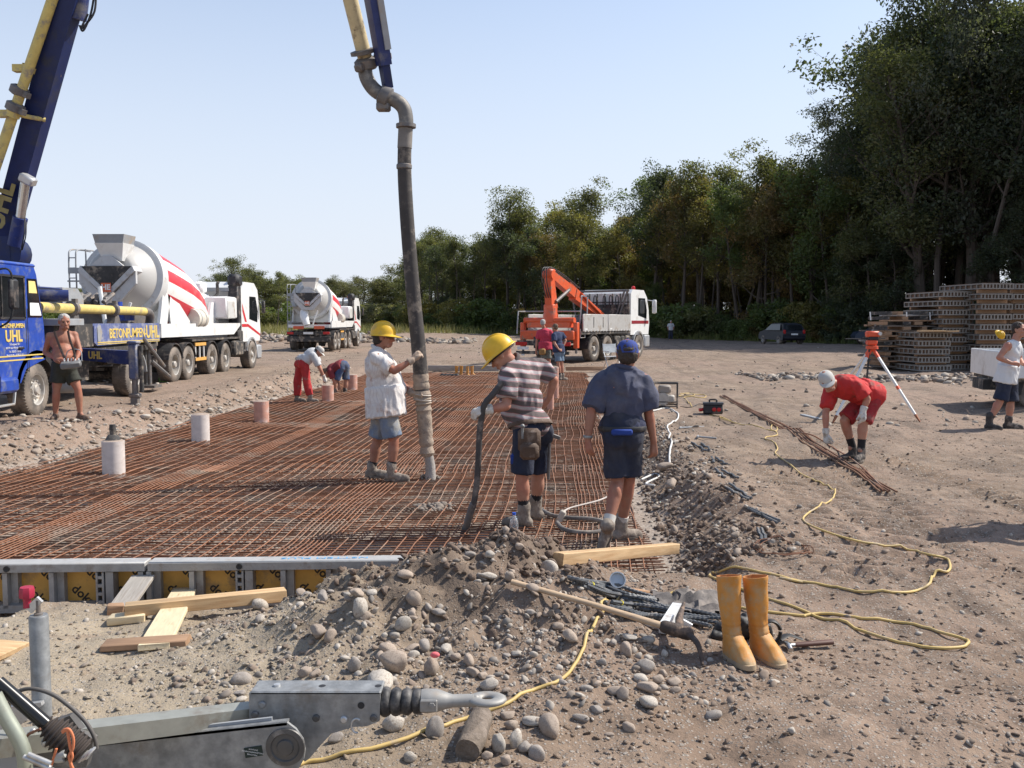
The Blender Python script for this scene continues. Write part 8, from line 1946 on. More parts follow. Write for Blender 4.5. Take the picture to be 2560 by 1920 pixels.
# --- rubber boots
BOOTY = mat('orange_rubber', (0.56, 0.245, 0.045), 0.62, var=0.16, vscale=4, col2=(0.47, 0.20, 0.05), mixscale=5, dirt=((0.43, 0.30, 0.16), 0.42, 8), bump=0.1, bscale=25)
BOOTS = mat('boot_sole_tan', (0.40, 0.30, 0.19), 0.8, var=0.15, dirt=((0.3, 0.25, 0.2), 0.3, 12))
BOOTI = mat('boot_lining', (0.50, 0.22, 0.075), 0.8, var=0.1)
def make_boot(loc, rz, label, group, tilt=(0, 0)):
 """rubber boot, toe towards +x"""
 t = thing('rubber_boot', loc, label, 'boot', group, rz)
 n = 28; rings = []
 zs = []
 H = 0.40
 key = np.array(((0.018, 0.075, 0.128, 0.046), (0.05, 0.075, 0.128, 0.048), (0.075, 0.062, 0.112, 0.046), (0.10, 0.035, 0.083, 0.045), (0.13, 0.012, 0.060, 0.044), (0.17, 0.004, 0.053, 0.044), (0.22, 0.0, 0.056, 0.049), (0.28, -0.004, 0.063, 0.054), (0.34, -0.006, 0.066, 0.056), (0.385, -0.006, 0.068, 0.057), (0.395, -0.006, 0.071, 0.059), (0.41, -0.006, 0.070, 0.058)))
 zq = np.unique(np.concatenate([key[:, 0], np.arange(0.09, 0.30, 0.009)]))
 for z in zq:
  cx, a, b = (float(np.interp(z, key[:, 0], key[:, q])) for q in (1, 2, 3))
  if 0.09 < z < 0.26: w_ = 0.0028 * math.sin(z * 330) * math.exp(-((z - 0.15) / 0.05) ** 2); a += w_; b += w_
  ring = []
  for k in range(n):
   an = 2 * math.pi * k / n; c_, s_ = math.cos(an), math.sin(an)
   e = 0.8 if z < 0.09 else 1.0
   zz = z + (0.012 * c_ if z > 0.36 else 0) + (0.018 * (-c_) ** 2 * 0 if z < 0.1 else 0)
   top = -0.030 * max(0, c_) ** 2 * (1 if 0.045 < z < 0.08 else 0)
   ring.append((cx + a * math.copysign(abs(c_) ** e, c_) + 0.006 * vnoise(np.array([k * 0.6]), np.array([z * 22 + loc[0]]), 7)[0], b * math.copysign(abs(s_) ** e, s_), zz + top))
  rings.append(ring)
 inner = [[(x * 1.0 + (-0.006 - x) * 0.06, y * 0.94, z) for x, y, z in rings[-1]], [(x + (-0.006 - x) * 0.34, y * 0.66, z - 0.16) for x, y, z in rings[-1]]]
 h = MB(); vs = [p for r_ in rings for p in r_]; fs = []
 for i in range(len(rings) - 1):
  for k in range(n): fs.append((i * n + k, i * n + (k + 1) % n, (i + 1) * n + (k + 1) % n, (i + 1) * n + k))
 fs.append(tuple(range(n))[::-1]); h.add(vs, fs); h.build('shaft', BOOTY, t, smooth=1.2)
 h = MB(); vs = list(rings[-1]) + inner[0] + inner[1]; fs = []
 for i in range(2):
  for k in range(n): fs.append((i * n + k, i * n + (k + 1) % n, (i + 1) * n + (k + 1) % n, (i + 1) * n + k))
 fs.append(tuple(range(2 * n, 3 * n))); h.add(vs, fs); h.build('lining', BOOTI, t, smooth=0.8)
 h = MB(); vs = []
 for z in (0.0, 0.024):
  for k in range(n):
   an = 2 * math.pi * k / n; c_, s_ = math.cos(an), math.sin(an); vs.append((0.075 + 0.133 * math.copysign(abs(c_) ** .8, c_), 0.050 * math.copysign(abs(s_) ** .8, s_), z))
 h.add(vs, [tuple(range(n))[::-1], tuple(range(n, 2 * n))] + [(k, (k + 1) % n, (k + 1) % n + n, k + n) for k in range(n)]); h.build('sole', BOOTS, t)
 for k in range(5):
  h = MB(); z = 0.20 + 0.04 * k; h.box((-0.06 - 0.002 * k, 0, z), (0.008, 0.02, 0.008), b=0.002); h.build('heel_rib', BOOTY, t)
 t.rotation_euler = (tilt[0], tilt[1], rz); return t
bl, br = hit(*r8(1385, 975)), hit(*r8(1580, 962))
make_boot(bl, R(-76), 'left one of two tall orange rubber boots standing together', None, (R(1), R(-3))).scale = (0.98,) * 3
make_boot(br, R(-70), 'right one of two tall orange rubber boots, its cuff creased flat', None, (R(3), R(-1))).scale = (0.97,) * 3
for k, (px, py, a) in enumerate(((1141, 921, 200), (1153, 921, 170), (1169, 922, -60), (1180, 921, -30))):
 p = on_z(px, py, 0.0); b_ = make_boot((p.x, p.y, gz(p.x, p.y)), R(a), 'orange rubber boot in the little row beyond the far pit edge', 'rubber boots beyond the far pit edge'); b_.scale = (0.9,) * 3
h = MB(); p = on_z(1125, 924, 0.0); p.z = gz(p.x, p.y)
for k in range(5): h.ell(p + Vector((-0.25 + 0.12 * k, 0, 0.06)), (0.10, 0.08, 0.09 - 0.01 * (k % 2)))
me = merge_mesh(h, 0.02, 3); o = bpy.data.objects.new('dark_bag', me); COL.objects.link(o); me.materials.append(BLACK); tag(o, 'dark bag lying left of the boots beyond the far pit edge', 'bag')
# --- pickaxe, hammer, straps and other things near the boots
ASH = mat('ash_handle', (0.46, 0.33, 0.21), 0.65, var=0.12, stretch=(1, 8, 8), vscale=3, dirt=((0.3, 0.22, 0.16), 0.25, 6))
p0, p1 = hit(*D_(1105, 1277)), hit(*r8(985, 905)); p0.z += 0.05; p1.z += 0.09
pa = thing('pickaxe', p1, 'pickaxe with pale wooden handle lying down the right side of the heap', 'pickaxe')
h = MB(); h.tube([p0, p0.lerp(p1, 0.5) + Vector((0, 0, 0.006)), p1], [0.018, 0.017, 0.022], 12, ell=0.8); h.build('handle', ASH, pa, True, 0.9)
d = (p1 - p0).normalized(); tip = hit(*r8(1180, 1045)); tip.z += 0.015; t2 = p1 + Vector((0.10, 0.30, 0.04))
h = MB(); h.tube(catmull([p1 - d * 0.03, p1 + d * 0.05, p1.lerp(tip, 0.6) + Vector((0.03, 0, 0.03)), tip], 6), [0.030 - 0.022 * k / 18 for k in range(19)], 10, ell=0.75); h.cone(p1 - d * 0.05, p1 + d * 0.06, 0.032, 0.034, 12)
h.tube([p1 + d * 0.02, p1.lerp(t2, 0.5) + Vector((0, 0, -0.0)), t2], [0.026, 0.018, 0.008], 8, ell=0.8); h.build('head', mat('rusty_iron', (0.085, 0.065, 0.055), 0.7, metal=0.4, var=0.3, vscale=9, dirt=((0.25, 0.17, 0.12), 0.3, 14), bump=0.3), pa, True, 0.9)
h0, h1 = hit(*r8(1790, 930)), hit(*r8(2098, 905)); h0.z += 0.03; h1.z += 0.03
hm = thing('hammer', h0, 'claw hammer with brown grip lying right of the boots', 'hammer')
h = MB(); h.tube([h0 + (h1 - h0) * 0.14, h0 + (h1 - h0) * 0.2, h1], [0.012, 0.016, 0.018], 12, ell=0.75); h.build('grip', mat('brown_grip', (0.10, 0.045, 0.032), 0.6, var=0.2), hm, True, 0.9)
h = MB(); h.cyl(h0, h0 + (h1 - h0) * 0.16, 0.009, 10); ax = Vector((-0.25, -0.9, 0.25)).normalized(); h.tube(catmull([h0 - ax * 0.07 + Vector((-0.02, 0, 0.01)), h0 - ax * 0.03, h0 + ax * 0.02, h0 + ax * 0.06 + Vector((0.01, 0, -0.02))], 4), [0.006, 0.009, 0.011, 0.013, 0.014, 0.014, 0.014, 0.014, 0.014, 0.014, 0.014, 0.013, 0.014][:13], 10); h.build('hammer_head', mat('bright_steel', (0.45, 0.45, 0.44), 0.35, metal=0.8, var=0.1), hm, True, 0.9)
q = hit(*r8(1480, 885)); h = MB()
for dx, dy_, dz_, r_ in ((0, 0.10, .05, .07), (0.06, 0.12, .07, .06), (-0.09, 0.08, .035, .05), (0.10, 0.05, .05, .05), (-0.14, 0.02, .03, .035)): h.ell(q + Vector((dx, dy_, dz_)), (r_, r_ * .7, r_ * .95))
L_ = Vector(q); h.v = [(a - L_.x, b - L_.y, c - L_.z) for a, b, c in h.v]
me = merge_mesh(h, 0.008, 3, 0.010, 18, 3); o = bpy.data.objects.new('tool_bag', me); COL.objects.link(o); o.location = L_; me.materials.append(mat('black_leather', (0.022, 0.02, 0.019), 0.55, var=0.2)); tag(o, 'black leather tool bag slumped behind the orange boots', 'bag')
q = hit(*r8(1675, 885)); h = MB(); c_ = q + Vector((0, 0.03, 0.058)); h.tube([c_ + Vector((0.050 * math.cos(a), 0.012 * math.sin(a), 0.055 * math.sin(a))) for a in np.linspace(0.2, 2 * math.pi + 0.0, 24)], 0.010, 8, ell=3.0, up=Vector((0, 1, 0))); h.tube(catmull([q + Vector((0.04, 0.02, 0.02)), q + Vector((0.10, 0.06, 0.03)), q + Vector((0.17, 0.05, 0.012))], 5), 0.022, 8, ell=0.25)
solo(h, 'leather_belt', mat('black_leather', (0.022, 0.02, 0.019), 0.55, var=0.2), q, 'rolled black leather belt lying between the boots and the hammer', 'belt', smooth=0.9)
q = hit(*r8(900, 820)); q2 = hit(*r8(1000, 700)); q.z += 0.035; q2.z += 0.06
wt = thing('white_clamp', q, 'white plastic clamp lying by the pickaxe handle', 'clamp'); WP = mat('white_plastic', (0.66, 0.67, 0.67), 0.5, var=0.08, dirt=((0.4, 0.36, 0.32), 0.25, 9))
h = MB(); beam(h, q, q2, 0.045, 0.05, 0.05, 0.055); h.build('clamp_body', WP, wt, True, 0.3)
h = MB(); m_ = q.lerp(q2, 0.6); beam(h, m_, m_ + Vector((0.10, -0.035, -0.045)), 0.022, 0.03, 0.02, 0.025); beam(h, m_ + Vector((0.05, -0.02, -0.02)), m_ + Vector((0.06, -0.01, -0.08)), 0.02, 0.02, 0.02, 0.02); h.build('clamp_arm', WP, wt, True, 0.3)
q = hit(*r8(800, 760)); b_ = hit(*r8(900, 785)); h = MB(); h.tube([hit(*r8(715, 712)) + Vector((0, 0, .012)), q + Vector((0, 0, .014)), b_ + Vector((0, 0, .012))], 0.012, 8); solo(h, 'white_tube', WP, q, 'short white tube lying left of the white clamp', 'tube', smooth=0.9)
q = hit(*r8(1110, 640)); mb = MB(); rr_ = random.Random(4)
gxn, gyn = 26, 18; vs = []
for j in range(gyn + 1):
 for i in range(gxn + 1):
  u, w = i / gxn - .5, j / gyn - .5; x, y = q.x + u * 0.42 + w * 0.1, q.y + w * 0.42
  zc = 0.07 * math.exp(-(u * u + w * w) * 7) * (0.75 + 0.5 * abs(vnoise(np.array([u * 5 + 3]), np.array([w * 6]), 5)[0])) + 0.035 * abs(vnoise(np.array([u * 11]), np.array([w * 9 + 4]), 8)[0])
  vs.append((x + 0.03 * vnoise(np.array([w * 6]), np.array([u * 6]), 3)[0], y, gz(x, y) + 0.012 + zc))
n_ = gxn + 1; top = len(vs); vs += [(a, b, c - 0.014) for a, b, c in vs]; fs = []
for j in range(gyn):
 for i in range(gxn):
  k = j * n_ + i
  if (abs(i / gxn - .5) + abs(j / gyn - .5)) > 0.86 or vnoise(np.array([i * .35]), np.array([j * .4]), 21)[0] > 0.72: continue
  fs += [(k, k + 1, k + n_ + 1, k + n_), (k + top, k + n_ + top, k + n_ + 1 + top, k + 1 + top)]
mb.add(vs, fs); o = solo(mb, 'crumpled_jacket', mat('grey_leather', (0.12, 0.105, 0.095), 0.75, var=0.25, vscale=6, dirt=((0.25, 0.21, 0.18), 0.35, 6), bump=0.2), q, 'crumpled dusty dark jacket left of the orange boots', 'jacket', smooth=0.6)
q = hit(*r8(575, 478)); h = MB(); h.lathe([(0.045, 0), (0.048, 0.03), (0.042, 0.03), (0.040, 0.006), (0.0001, 0.006)], 20, Matrix.Translation(q + Vector((0, 0, 0.04))) @ Matrix.Rotation(R(62), 4, 'X')); solo(h, 'tin_lid', ALU, q, 'small round tin lying above the black spacer bars', 'tin')
q = hit(*r8(700, 515)); a_, b_ = hit(*r8(635, 505)), hit(*r8(780, 520)); plank('board_offcut', a_, b_, 0.06, 0.02, WOOD_D, 'flat brown offcut lying above the black spacer bars')
# --- spacer bars (ribbed)
SPC = mat('spacer_plastic', (0.10, 0.105, 0.11), 0.5, var=0.15, dirt=((0.28, 0.25, 0.22), 0.25, 9))
def ribbed(name, pts, r, label, group, tagm=False):
 c = catmull(pts, 14); out, rad = [], []
 L = 0.0; step = 0.006; last = c[0]; out.append(c[0]); acc = 0
 for p in c[1:]:
  dv = p - last; l_ = dv.length
  while l_ > step:
   last = last + dv.normalized() * step; out.append(last.copy()); dv = p - last; l_ = dv.length
 rad = [r * (1.0 if (k // 2) % 2 else 0.80) for k in range(len(out))]
 mb = MB(); mb.tube(out, rad, 6)
 t = solo(mb, name, SPC, out[0], label, 'spacer bar', group, smooth=0)
 if tagm:
  h = MB(); k = len(out) // 6; h.cyl(out[k], out[k + 2], r * 1.15, 8); q = h.build('yellow_band', mat('yellow_tape', (0.7, 0.6, 0.05), 0.5), None); q.parent = t; q.location = -Vector(t.location)
 return t
sr = random.Random(2); SG = 'black ribbed spacer bars bundled behind the pickaxe'
for k in range(9):
 y = 430 + k * 11; x0 = 205 + 22 * k + sr.uniform(-20, 25); pts = []
 for j in range(6):
  f = j / 5; px, py = r8(x0 + f * (600 - 4 * k), y + f * (128 + 4 * k) + 13 * math.sin(f * 7 + k * 0.9) + sr.uniform(-3, 3)); p = hit(px, py); p.z += 0.016 + 0.022 * (k % 2); pts.append(p)
 ribbed('spacer_bar', pts, 0.0115, 'black ribbed spacer bar in the upper bundle, toward the heap', SG + ', upper bundle', k in (2, 5))
for k in range(8):
 y = 600 + k * 14; x0 = 490 + 30 * (k % 4) + sr.uniform(-15, 20); pts = []
 for j in range(6):
  f = j / 5; px, py = r8(x0 + f * (790 - 18 * k), y + f * (112 - 3 * k) + 14 * math.sin(f * 6 + k * 1.1) + sr.uniform(-3, 3)); p = hit(px, py); p.z += 0.016 + 0.022 * (k % 2); pts.append(p)
 ribbed('spacer_bar', pts, 0.0115, 'dark ribbed spacer bar in the lower bundle, toward the boots', SG + ', lower bundle', k in (1, 4))
for (x0, y0, x1, y1, lab) in ((485, 712, 632, 795, 'wavy spacer bar, left one of the pair farthest up the right side'), (575, 720, 680, 790, 'wavy spacer bar, right one of the pair farthest up the right side'),
                              (672, 850, 700, 905, 'short spacer piece beside a longer one below the farthest pair'), (712, 858, 820, 922, 'longer spacer bar beside the short piece below the farthest pair'), (705, 958, 805, 1050, 'left spacer bar of the crossed middle pair'), (768, 975, 930, 1052, 'right spacer bar of the crossed middle pair'),
                              (790, 1132, 1020, 1255, 'lower wavy spacer bar of the dark zigzag pair'), (842, 1105, 1050, 1250, 'upper wavy spacer bar of the dark zigzag pair'), (975, 1325, 1290, 1478, 'lower straight spacer bar of the two lying closest together'), (985, 1318, 1312, 1460, 'upper straight spacer bar of the two lying closest together'),
                              (1105, 1530, 1160, 1660, 'left wavy spacer bar above the wire ring'), (1142, 1530, 1195, 1655, 'right wavy spacer bar above the wire ring')):
 pts = []
 for j in range(6):
  f = j / 5; wob = 0 if 'straight' in lab else 9 * math.sin(f * 14); p = hit(*rg7(x0 + f * (x1 - x0) + wob * .6, y0 + f * (y1 - y0) - wob * .5)); p.z += 0.018; pts.append(p)
 ribbed('spacer_bar', pts, 0.014, lab, None)
for pts, lab in (((380, 575, 600, 562), 'thin grey rod lying above the spacer pairs'), ((545, 660, 720, 672), 'second thin grey rod above the spacer pairs')):
 a, b = hit(*rg7(pts[0], pts[1])), hit(*rg7(pts[2], pts[3])); h = MB(); h.cyl(a + Vector((0, 0, .02)), b + Vector((0, 0, .015)), 0.014, 8); h.cyl(a + Vector((-.02, -.06, .02)), a + Vector((.02, .08, .02)), 0.016, 8); solo(h, 'steel_rod', GREYP, a, lab, 'rod')
q = hit(*r8(1757, 232)); wr = MB(); R1 = 0.5 * 385 / 2.836 * q.y / FPX
for k in range(4):
 o_ = sr.uniform(0, 6); wr.tube([Vector((q.x + math.cos(a) * R1 * (1 - 0.04 * k) + 0.02 * math.sin(3 * a + o_), q.y + math.sin(a) * R1 * (1.0 - 0.05 * k), 0)) for a in np.linspace(0, 2 * math.pi, 40)], 0.003, 5)
wr.v = [(x, y, gz(x, y) + 0.015 + z + 0.02 * abs(math.sin(x * 9))) for x, y, z in wr.v]
o = solo(wr, 'wire_coil', RUST_D, q, 'loose ring of thin rusty tying wire lying on the bare ground', 'wire', smooth=0.9)
# --- long steel rods at the stooping man
RG = 'long steel rods on the ground by the stooping man'
for k in range(5):
 off = (k - 2) * 0.035
 pts = [hit(*rg7(785 - 3 * k, 268)), hit(*rg7(1000, 392)), hit(*rg7(1230, 505)), hit(*rc8(420, 82)), hit(*rc8(640, 210)), hit(*rc8(820, 320)), hit(*rc8(1000, 440)), hit(*rc8(1115 + 12 * (k % 3), 520))]
 pts = [p + Vector((off + 0.02 * math.sin(i * 1.3 + k), 0, 0.02 + 0.012 * (k % 2))) for i, p in enumerate(pts)]
 c = settle(catmull(pts, 5), 0.011)
 solo(MB().tube(c, 0.010, 6), 'steel_rod', RUST_D if k % 2 else mat('brown_rod', (0.22, 0.115, 0.065), 0.85, var=0.2), c[0], 'long rusty steel rod in the bundle lying before the stooping man', 'rod', RG, smooth=0.9)
pts = [hit(*rc8(500, 118)) + Vector((0, 0, 0.03)), hit(*rc8(620, 158)) + Vector((0, 0, 0.06)), at_y(*rc8(735, 200), hit(*rc8(735, 210)).y) , hit(*rc8(900, 330)) + Vector((0, 0, .05)), hit(*rc8(1090, 492)) + Vector((0, 0, .02))]
c = settle(catmull(pts, 6), 0.01); solo(MB().tube(c, 0.0095, 6), 'steel_rod', RUST, c[0], 'single rusty rod lifted by the stooping man', 'rod', smooth=0.9)
a, b = hit(*r4(150, 1125)), hit(*r4(310, 1165)); plank('board', a, b, 0.09, 0.03, GREYP, 'narrow grey strip lying behind the stooping man', cat='strip')
# --- generator, power box, folding chair, tripod
g = on_z(1668, 1021, 0.0); gy = g.y + 0.2
gn = thing('generator', (g.x, gy, gz(g.x, gy)), 'small generator in a tubular carrying frame at the pit edge', 'generator', None, R(-10))
for s in (-1, 1):
 h = MB(); h.tube(catmull([(s * 0.22, -0.15, 0.0), (s * 0.22, -0.15, 0.44), (s * 0.22, -0.13, 0.47), (s * 0.22, 0.13, 0.47), (s * 0.22, 0.15, 0.44), (s * 0.22, 0.15, 0.0)], 4), 0.016, 8); h.build('side_frame', UNDER, gn, smooth=0.9)
for y, z in ((-0.15, 0.12), (-0.13, 0.47), (0.13, 0.47), (0.15, 0.05), (-0.15, 0.04)):
 h = MB(); h.cyl((-0.22, y, z), (0.22, y, z), 0.015, 8); h.build('cross_tube', UNDER, gn)
h = MB(); h.box((-0.02, 0, 0.35), (0.24, 0.2, 0.16), b=0.03); h.build('fuel_tank', mat('tank_grey', (0.28, 0.25, 0.22), 0.6, var=0.15, dirt=(DUST, 0.4, 5)), gn)
h = MB(); h.cyl((-0.05, -0.15, 0.17), (-0.05, 0.12, 0.17), 0.12, 18); h.box((0.1, 0, 0.16), (0.14, 0.22, 0.16), b=0.02); h.cyl((-0.05, -0.16, 0.17), (-0.05, -0.14, 0.17), 0.10, 18); h.build('engine', mat('engine_pale', (0.42, 0.39, 0.35), 0.6, metal=0.2, var=0.2, dirt=(DUST, 0.3, 6)), gn)
pb_ = on_z(1786, 1036, 0.0); bx_ = thing('power_box', (pb_.x, pb_.y + 0.12, gz(pb_.x, pb_.y + .12)), 'black power distributor box with red sockets and carrying handle', 'power box', None, R(-12))
h = MB(); h.box((0, 0, 0.10), (0.34, 0.24, 0.17), b=0.02); h.prism([(-0.13, 0.185), (0.13, 0.185), (0.11, 0.215), (-0.11, 0.215)], -0.18, 0.18, 'x'); h.build('case', BLACK, bx_)
h = MB(); h.tube(catmull([(-0.06, 0, 0.21), (-0.055, 0, 0.26), (0.055, 0, 0.26), (0.06, 0, 0.21)], 4), 0.014, 8); h.build('handle', BLACK, bx_, smooth=0.9)
for x in (0.02, 0.10):
 h = MB(); h.lathe([(0.034, 0), (0.036, 0.025), (0.028, 0.03), (0.0001, 0.03)], 14, Matrix.Translation((x, -0.12, 0.10)) @ Matrix.Rotation(R(90), 4, 'X')); h.build('socket', LAMP_R, bx_)
h = MB(); h.cyl((-0.17, -0.05, 0.09), (-0.24, -0.08, 0.08), 0.03, 10); h.build('plug', LAMP_R, bx_)
f = on_z(1532, 922, 0.0); fc = thing('folding_chair', (f.x, f.y + .2, gz(f.x, f.y)), 'pale folding chair standing open beyond the man in the blue cap', 'chair', None, R(20))
h = MB()
for s in (-1, 1): h.tube([(s * 0.24, -0.22, 0), (s * 0.24, 0.2, 0.62)], 0.014, 6); h.tube([(s * 0.22, 0.25, 0), (s * 0.22, -0.12, 0.45)], 0.014, 6); h.tube([(s * 0.25, -0.25, 0.62), (s * 0.25, 0.2, 0.62)], 0.016, 6)
h.build('chair_frame', ALU, fc, smooth=0.9)
h = MB(); h.box((0, 0.02, 0.44), (0.44, 0.38, 0.02)); h.build('seat', WHITE, fc)
h = MB(); h.box((0, 0.22, 0.72), (0.46, 0.02, 0.30), rot=(R(-12), 0, 0)); h.build('backrest', mat('pale_canvas', (0.5, 0.52, 0.52), 0.8), fc)
for s in (-1, 1):
 h = MB(); h.tube([(s * 0.24, 0.18, 0.55), (s * 0.24, 0.26, 0.88)], 0.014, 6); h.build('back_post', ALU, fc, smooth=0.9)
ap = at_y(2180, 868, 15.2); f1, f2 = on_z(2300, 1056, 0), on_z(2082, 1050, 0); f3 = Vector((5.95, 17.0, 0)); f3.z = gz(f3.x, f3.y)
for q in (f1, f2): q.z = gz(q.x, q.y)
tp = thing('survey_tripod', (ap.x, ap.y, gz(ap.x, ap.y)), 'white-legged survey tripod standing behind the stooping man', 'tripod')
TW = mat('tripod_white', (0.72, 0.72, 0.70), 0.45, var=0.05); TO = mat('tripod_orange', (0.72, 0.10, 0.04), 0.5, var=0.06)
for fpt in (f1, f2, f3):
 a, m_ = ap + (fpt - ap) * 0.03, ap.lerp(fpt, 0.55); d = (fpt - ap).normalized(); sd = d.cross(Vector((0, 0, 1))).normalized() * 0.03
 h = MB(); beam(h, a, fpt - d * 0.12, 0.045, 0.035, 0.035, 0.03); lg_ = h.build('leg', TW, tp, True, 0.3)
 h = MB(); beam(h, a - d * 0.01, a + d * 0.16, 0.052, 0.042, 0.05, 0.04); beam(h, m_ - d * 0.03, m_ + d * 0.03, 0.05, 0.04, 0.05, 0.04); q_ = h.build('leg_clamp', TO, lg_, False, 0.3, loc=tp.location); q_.location = (0, 0, 0)
 h = MB(); beam(h, fpt - d * 0.14, fpt, 0.045, 0.035, 0.02, 0.02); q_ = h.build('leg_foot', mat('foot_rust', (0.30, 0.12, 0.06), 0.7), lg_, False, 0.3, loc=tp.location); q_.location = (0, 0, 0)
h = MB(); h.lathe([(0.10, -0.03), (0.10, 0.02), (0.05, 0.03)], 16, Matrix.Translation(ap)); h.build('head_plate', TO, tp, True)
h = MB(); h.tube(catmull([ap + Vector((-0.05, -.02, 0)), ap + Vector((-0.09, -.05, -0.5)), ap + Vector((-0.13, -.1, -1.0))], 5), 0.014, 6, ell=2.0); h.build('strap', BLACK, tp, True, 0.9)
ll = thing('laser_level', (ap.x, ap.y, ap.z + 0.03), 'orange laser level mounted on the survey tripod', 'laser level')
c_ = ap + Vector((0, 0, 0.03)); h = MB(); h.box(c_ + Vector((-0.01, 0, 0.05)), (0.16, 0.14, 0.09), b=0.02); h.box(c_ + Vector((0.0, 0, 0.19)), (0.21, 0.14, 0.10), b=0.02); h.build('level_case', TO, ll, True)
h = MB(); h.box(c_ + Vector((0, 0, 0.12)), (0.17, 0.13, 0.06), b=0.01); h.cyl(c_ + Vector((-.45, 0, 0.11)), c_ + Vector((.22, 0, 0.12)), 0.010, 6); h.build('level_window', BLACK, ll, True)
h = MB(); h.cyl(c_ + Vector((0.09, -0.07, 0.20)), c_ + Vector((0.09, -0.11, 0.20)), 0.03, 12); h.build('knob', ALU, ll, True)
# --- stacked formwork panels and timber on the right
PAN = mat('panel_frame', (0.25, 0.235, 0.21), 0.7, metal=0.1, var=0.15, vscale=3, dirt=((0.25, 0.22, 0.19), 0.35, 4), rnd=0.15)
PBO = mat('panel_board', (0.15, 0.088, 0.055), 0.8, var=0.25, vscale=2, col2=(0.11, 0.095, 0.078), mixscale=2, rnd=0.3)
def panel_meshes(W, Dp, T):
 f = MB()
 for z in (0.02, T - 0.02):
  for y in (0.02, Dp - 0.02): f.box((W / 2, y, z), (W, 0.04, 0.035))
  for x in (0.02, W - 0.02): f.box((x, Dp / 2, z), (0.04, Dp - 0.08, 0.035))
 rr_ = random.Random(int(W * 100))
 n = 9
 for k in range(n + 1):
  x = 0.02 + (W - 0.04) * k / n
  for y in (0.02, Dp - 0.02): f.box((x, y, T / 2), (0.05 if k % 2 else 0.035, 0.036, T - 0.07))
 for k in range(9):
  y = 0.02 + (Dp - 0.04) * k / 8
  for x in (0.02, W - 0.02): f.box((x, y, T / 2), (0.036, 0.04, T - 0.07))
 b = MB(); b.box((W / 2, Dp / 2, T - 0.0), (W - 0.09, Dp - 0.09, 0.03)); b.box((W / 2, Dp / 2, T * 0.45), (W - 0.12, Dp - 0.12, T * 0.6))
 fm, bm = f.mesh('panel_frame'), b.mesh('panel_board'); fm.materials.append(PAN); bm.materials.append(PBO); return fm, bm
PM = panel_meshes(1.08, 2.6, 0.19)
def stack(px, yq, z0, n, pitch, label, group, skew, order):
 for k in range(n):
  q = at_y(px, 900, yq)
  t = thing('slab_form', (q.x + random.uniform(-.03, .03), yq + random.uniform(-.03, .03), z0 + k * pitch), label + (', topmost' if k == n - 1 else ', lowest' if k == 0 else f', {order[k]} from the ground'), 'formwork panel', group, skew + random.uniform(-.012, .012))
  for nm, me in zip(('panel_frame', 'panel_board'), PM):
   o = bpy.data.objects.new(nm, me); COL.objects.link(o); o.parent = t
  if k < n - 1:
   for y in (0.3, 2.2):
    h = MB(); h.box((0.54, y, 0.19 + (pitch - 0.19) / 2 + 0.008), (1.0, 0.1, pitch - 0.215)); sp_ = h.build('spacer_timber', WOOD_D, t)
ORD = ['', 'second', 'third', 'fourth', 'fifth', 'sixth', 'seventh', 'eighth', 'ninth']
zs_ = gz(15, 30)
stack(2353, 30.3, zs_, 9, 0.305, 'panel in the middle tall stack', 'panels of the middle tall stack', R(4), ORD)
stack(2448, 29.6, zs_, 9, 0.335, 'panel in the tallest stack behind the vest man', 'panels of the tallest stack', R(4), ORD)
stack(2530, 30.6, zs_, 9, 0.338, 'panel in the rearmost stack at the right edge', 'panels of the rearmost stack', R(-3), ORD)
stack(2296, 29.4, zs_, 5, 0.27, 'panel in the low front stack', 'panels of the low front stack', R(3), ORD)
a, b = at_y(2297, 829, 29.3), at_y(2392, 830, 29.3); plank('board', a, b, 0.3, 0.05, WOOD, 'pale board lying on top of the low front panel stack')
WOOD_S = mat('stack_timber', (0.20, 0.165, 0.135), 0.9, var=0.25, vscale=2, stretch=(1, 12, 12), bump=0.2)
TG = 'planks of the timber stack'; tr_ = random.Random(12)
TX0, TX1, TY = 2163, 2352, 31.5
xa, xb = at_y(TX0, 900, TY).x, at_y(TX1, 900, TY).x
for k in range(11):
 z = zs_ + 0.05 + k * 0.175
 for j in range(3):
  x0_ = xa + tr_.uniform(-0.25, 0.35) + (0.5 if k > 8 else 0); x1_ = xb + tr_.uniform(-0.3, 0.1); y_ = TY - 0.5 + j * 0.5
  lab = 'weathered plank in the timber stack left of the panel stacks'
  plank('stacked_plank', Vector((x0_, y_, z)), Vector((x1_, y_ + tr_.uniform(-.05, .05), z + tr_.uniform(-.02, .02))), tr_.uniform(0.16, 0.3), tr_.uniform(0.035, 0.07), tr_.choice((WOOD_D, WOOD_S, WOOD_S, FW, WOOD_D)), lab, cat='plank', group=TG)
 for j in range(4):
  xx = xa + 0.4 + j * (xb - xa - 0.6) / 3.2 + tr_.uniform(-.15, .15); h = MB(); h.box((xx, TY - 0.0, z + 0.11), (tr_.uniform(0.1, 0.3), 1.3, 0.11)); solo(h, 'bearer', WOOD_D if tr_.random() < .5 else UNDER, Vector((xx, TY, z)), 'dark bearer between the layers of the timber stack', 'bearer', 'bearers of the timber stack')
for px in (2176, 2267, 2325):
 a = at_y(px, 790, TY - 0.62); h = MB(); h.box((a.x, a.y, a.z), (0.04, 0.01, 0.28), rot=(0, R(-6), 0)); solo(h, 'strap', WHITE, a, {2176: 'white strap at the left end of the timber stack', 2267: 'white strap in the middle of the timber stack top', 2325: 'white strap at the right end of the timber stack top'}[px], 'strap')
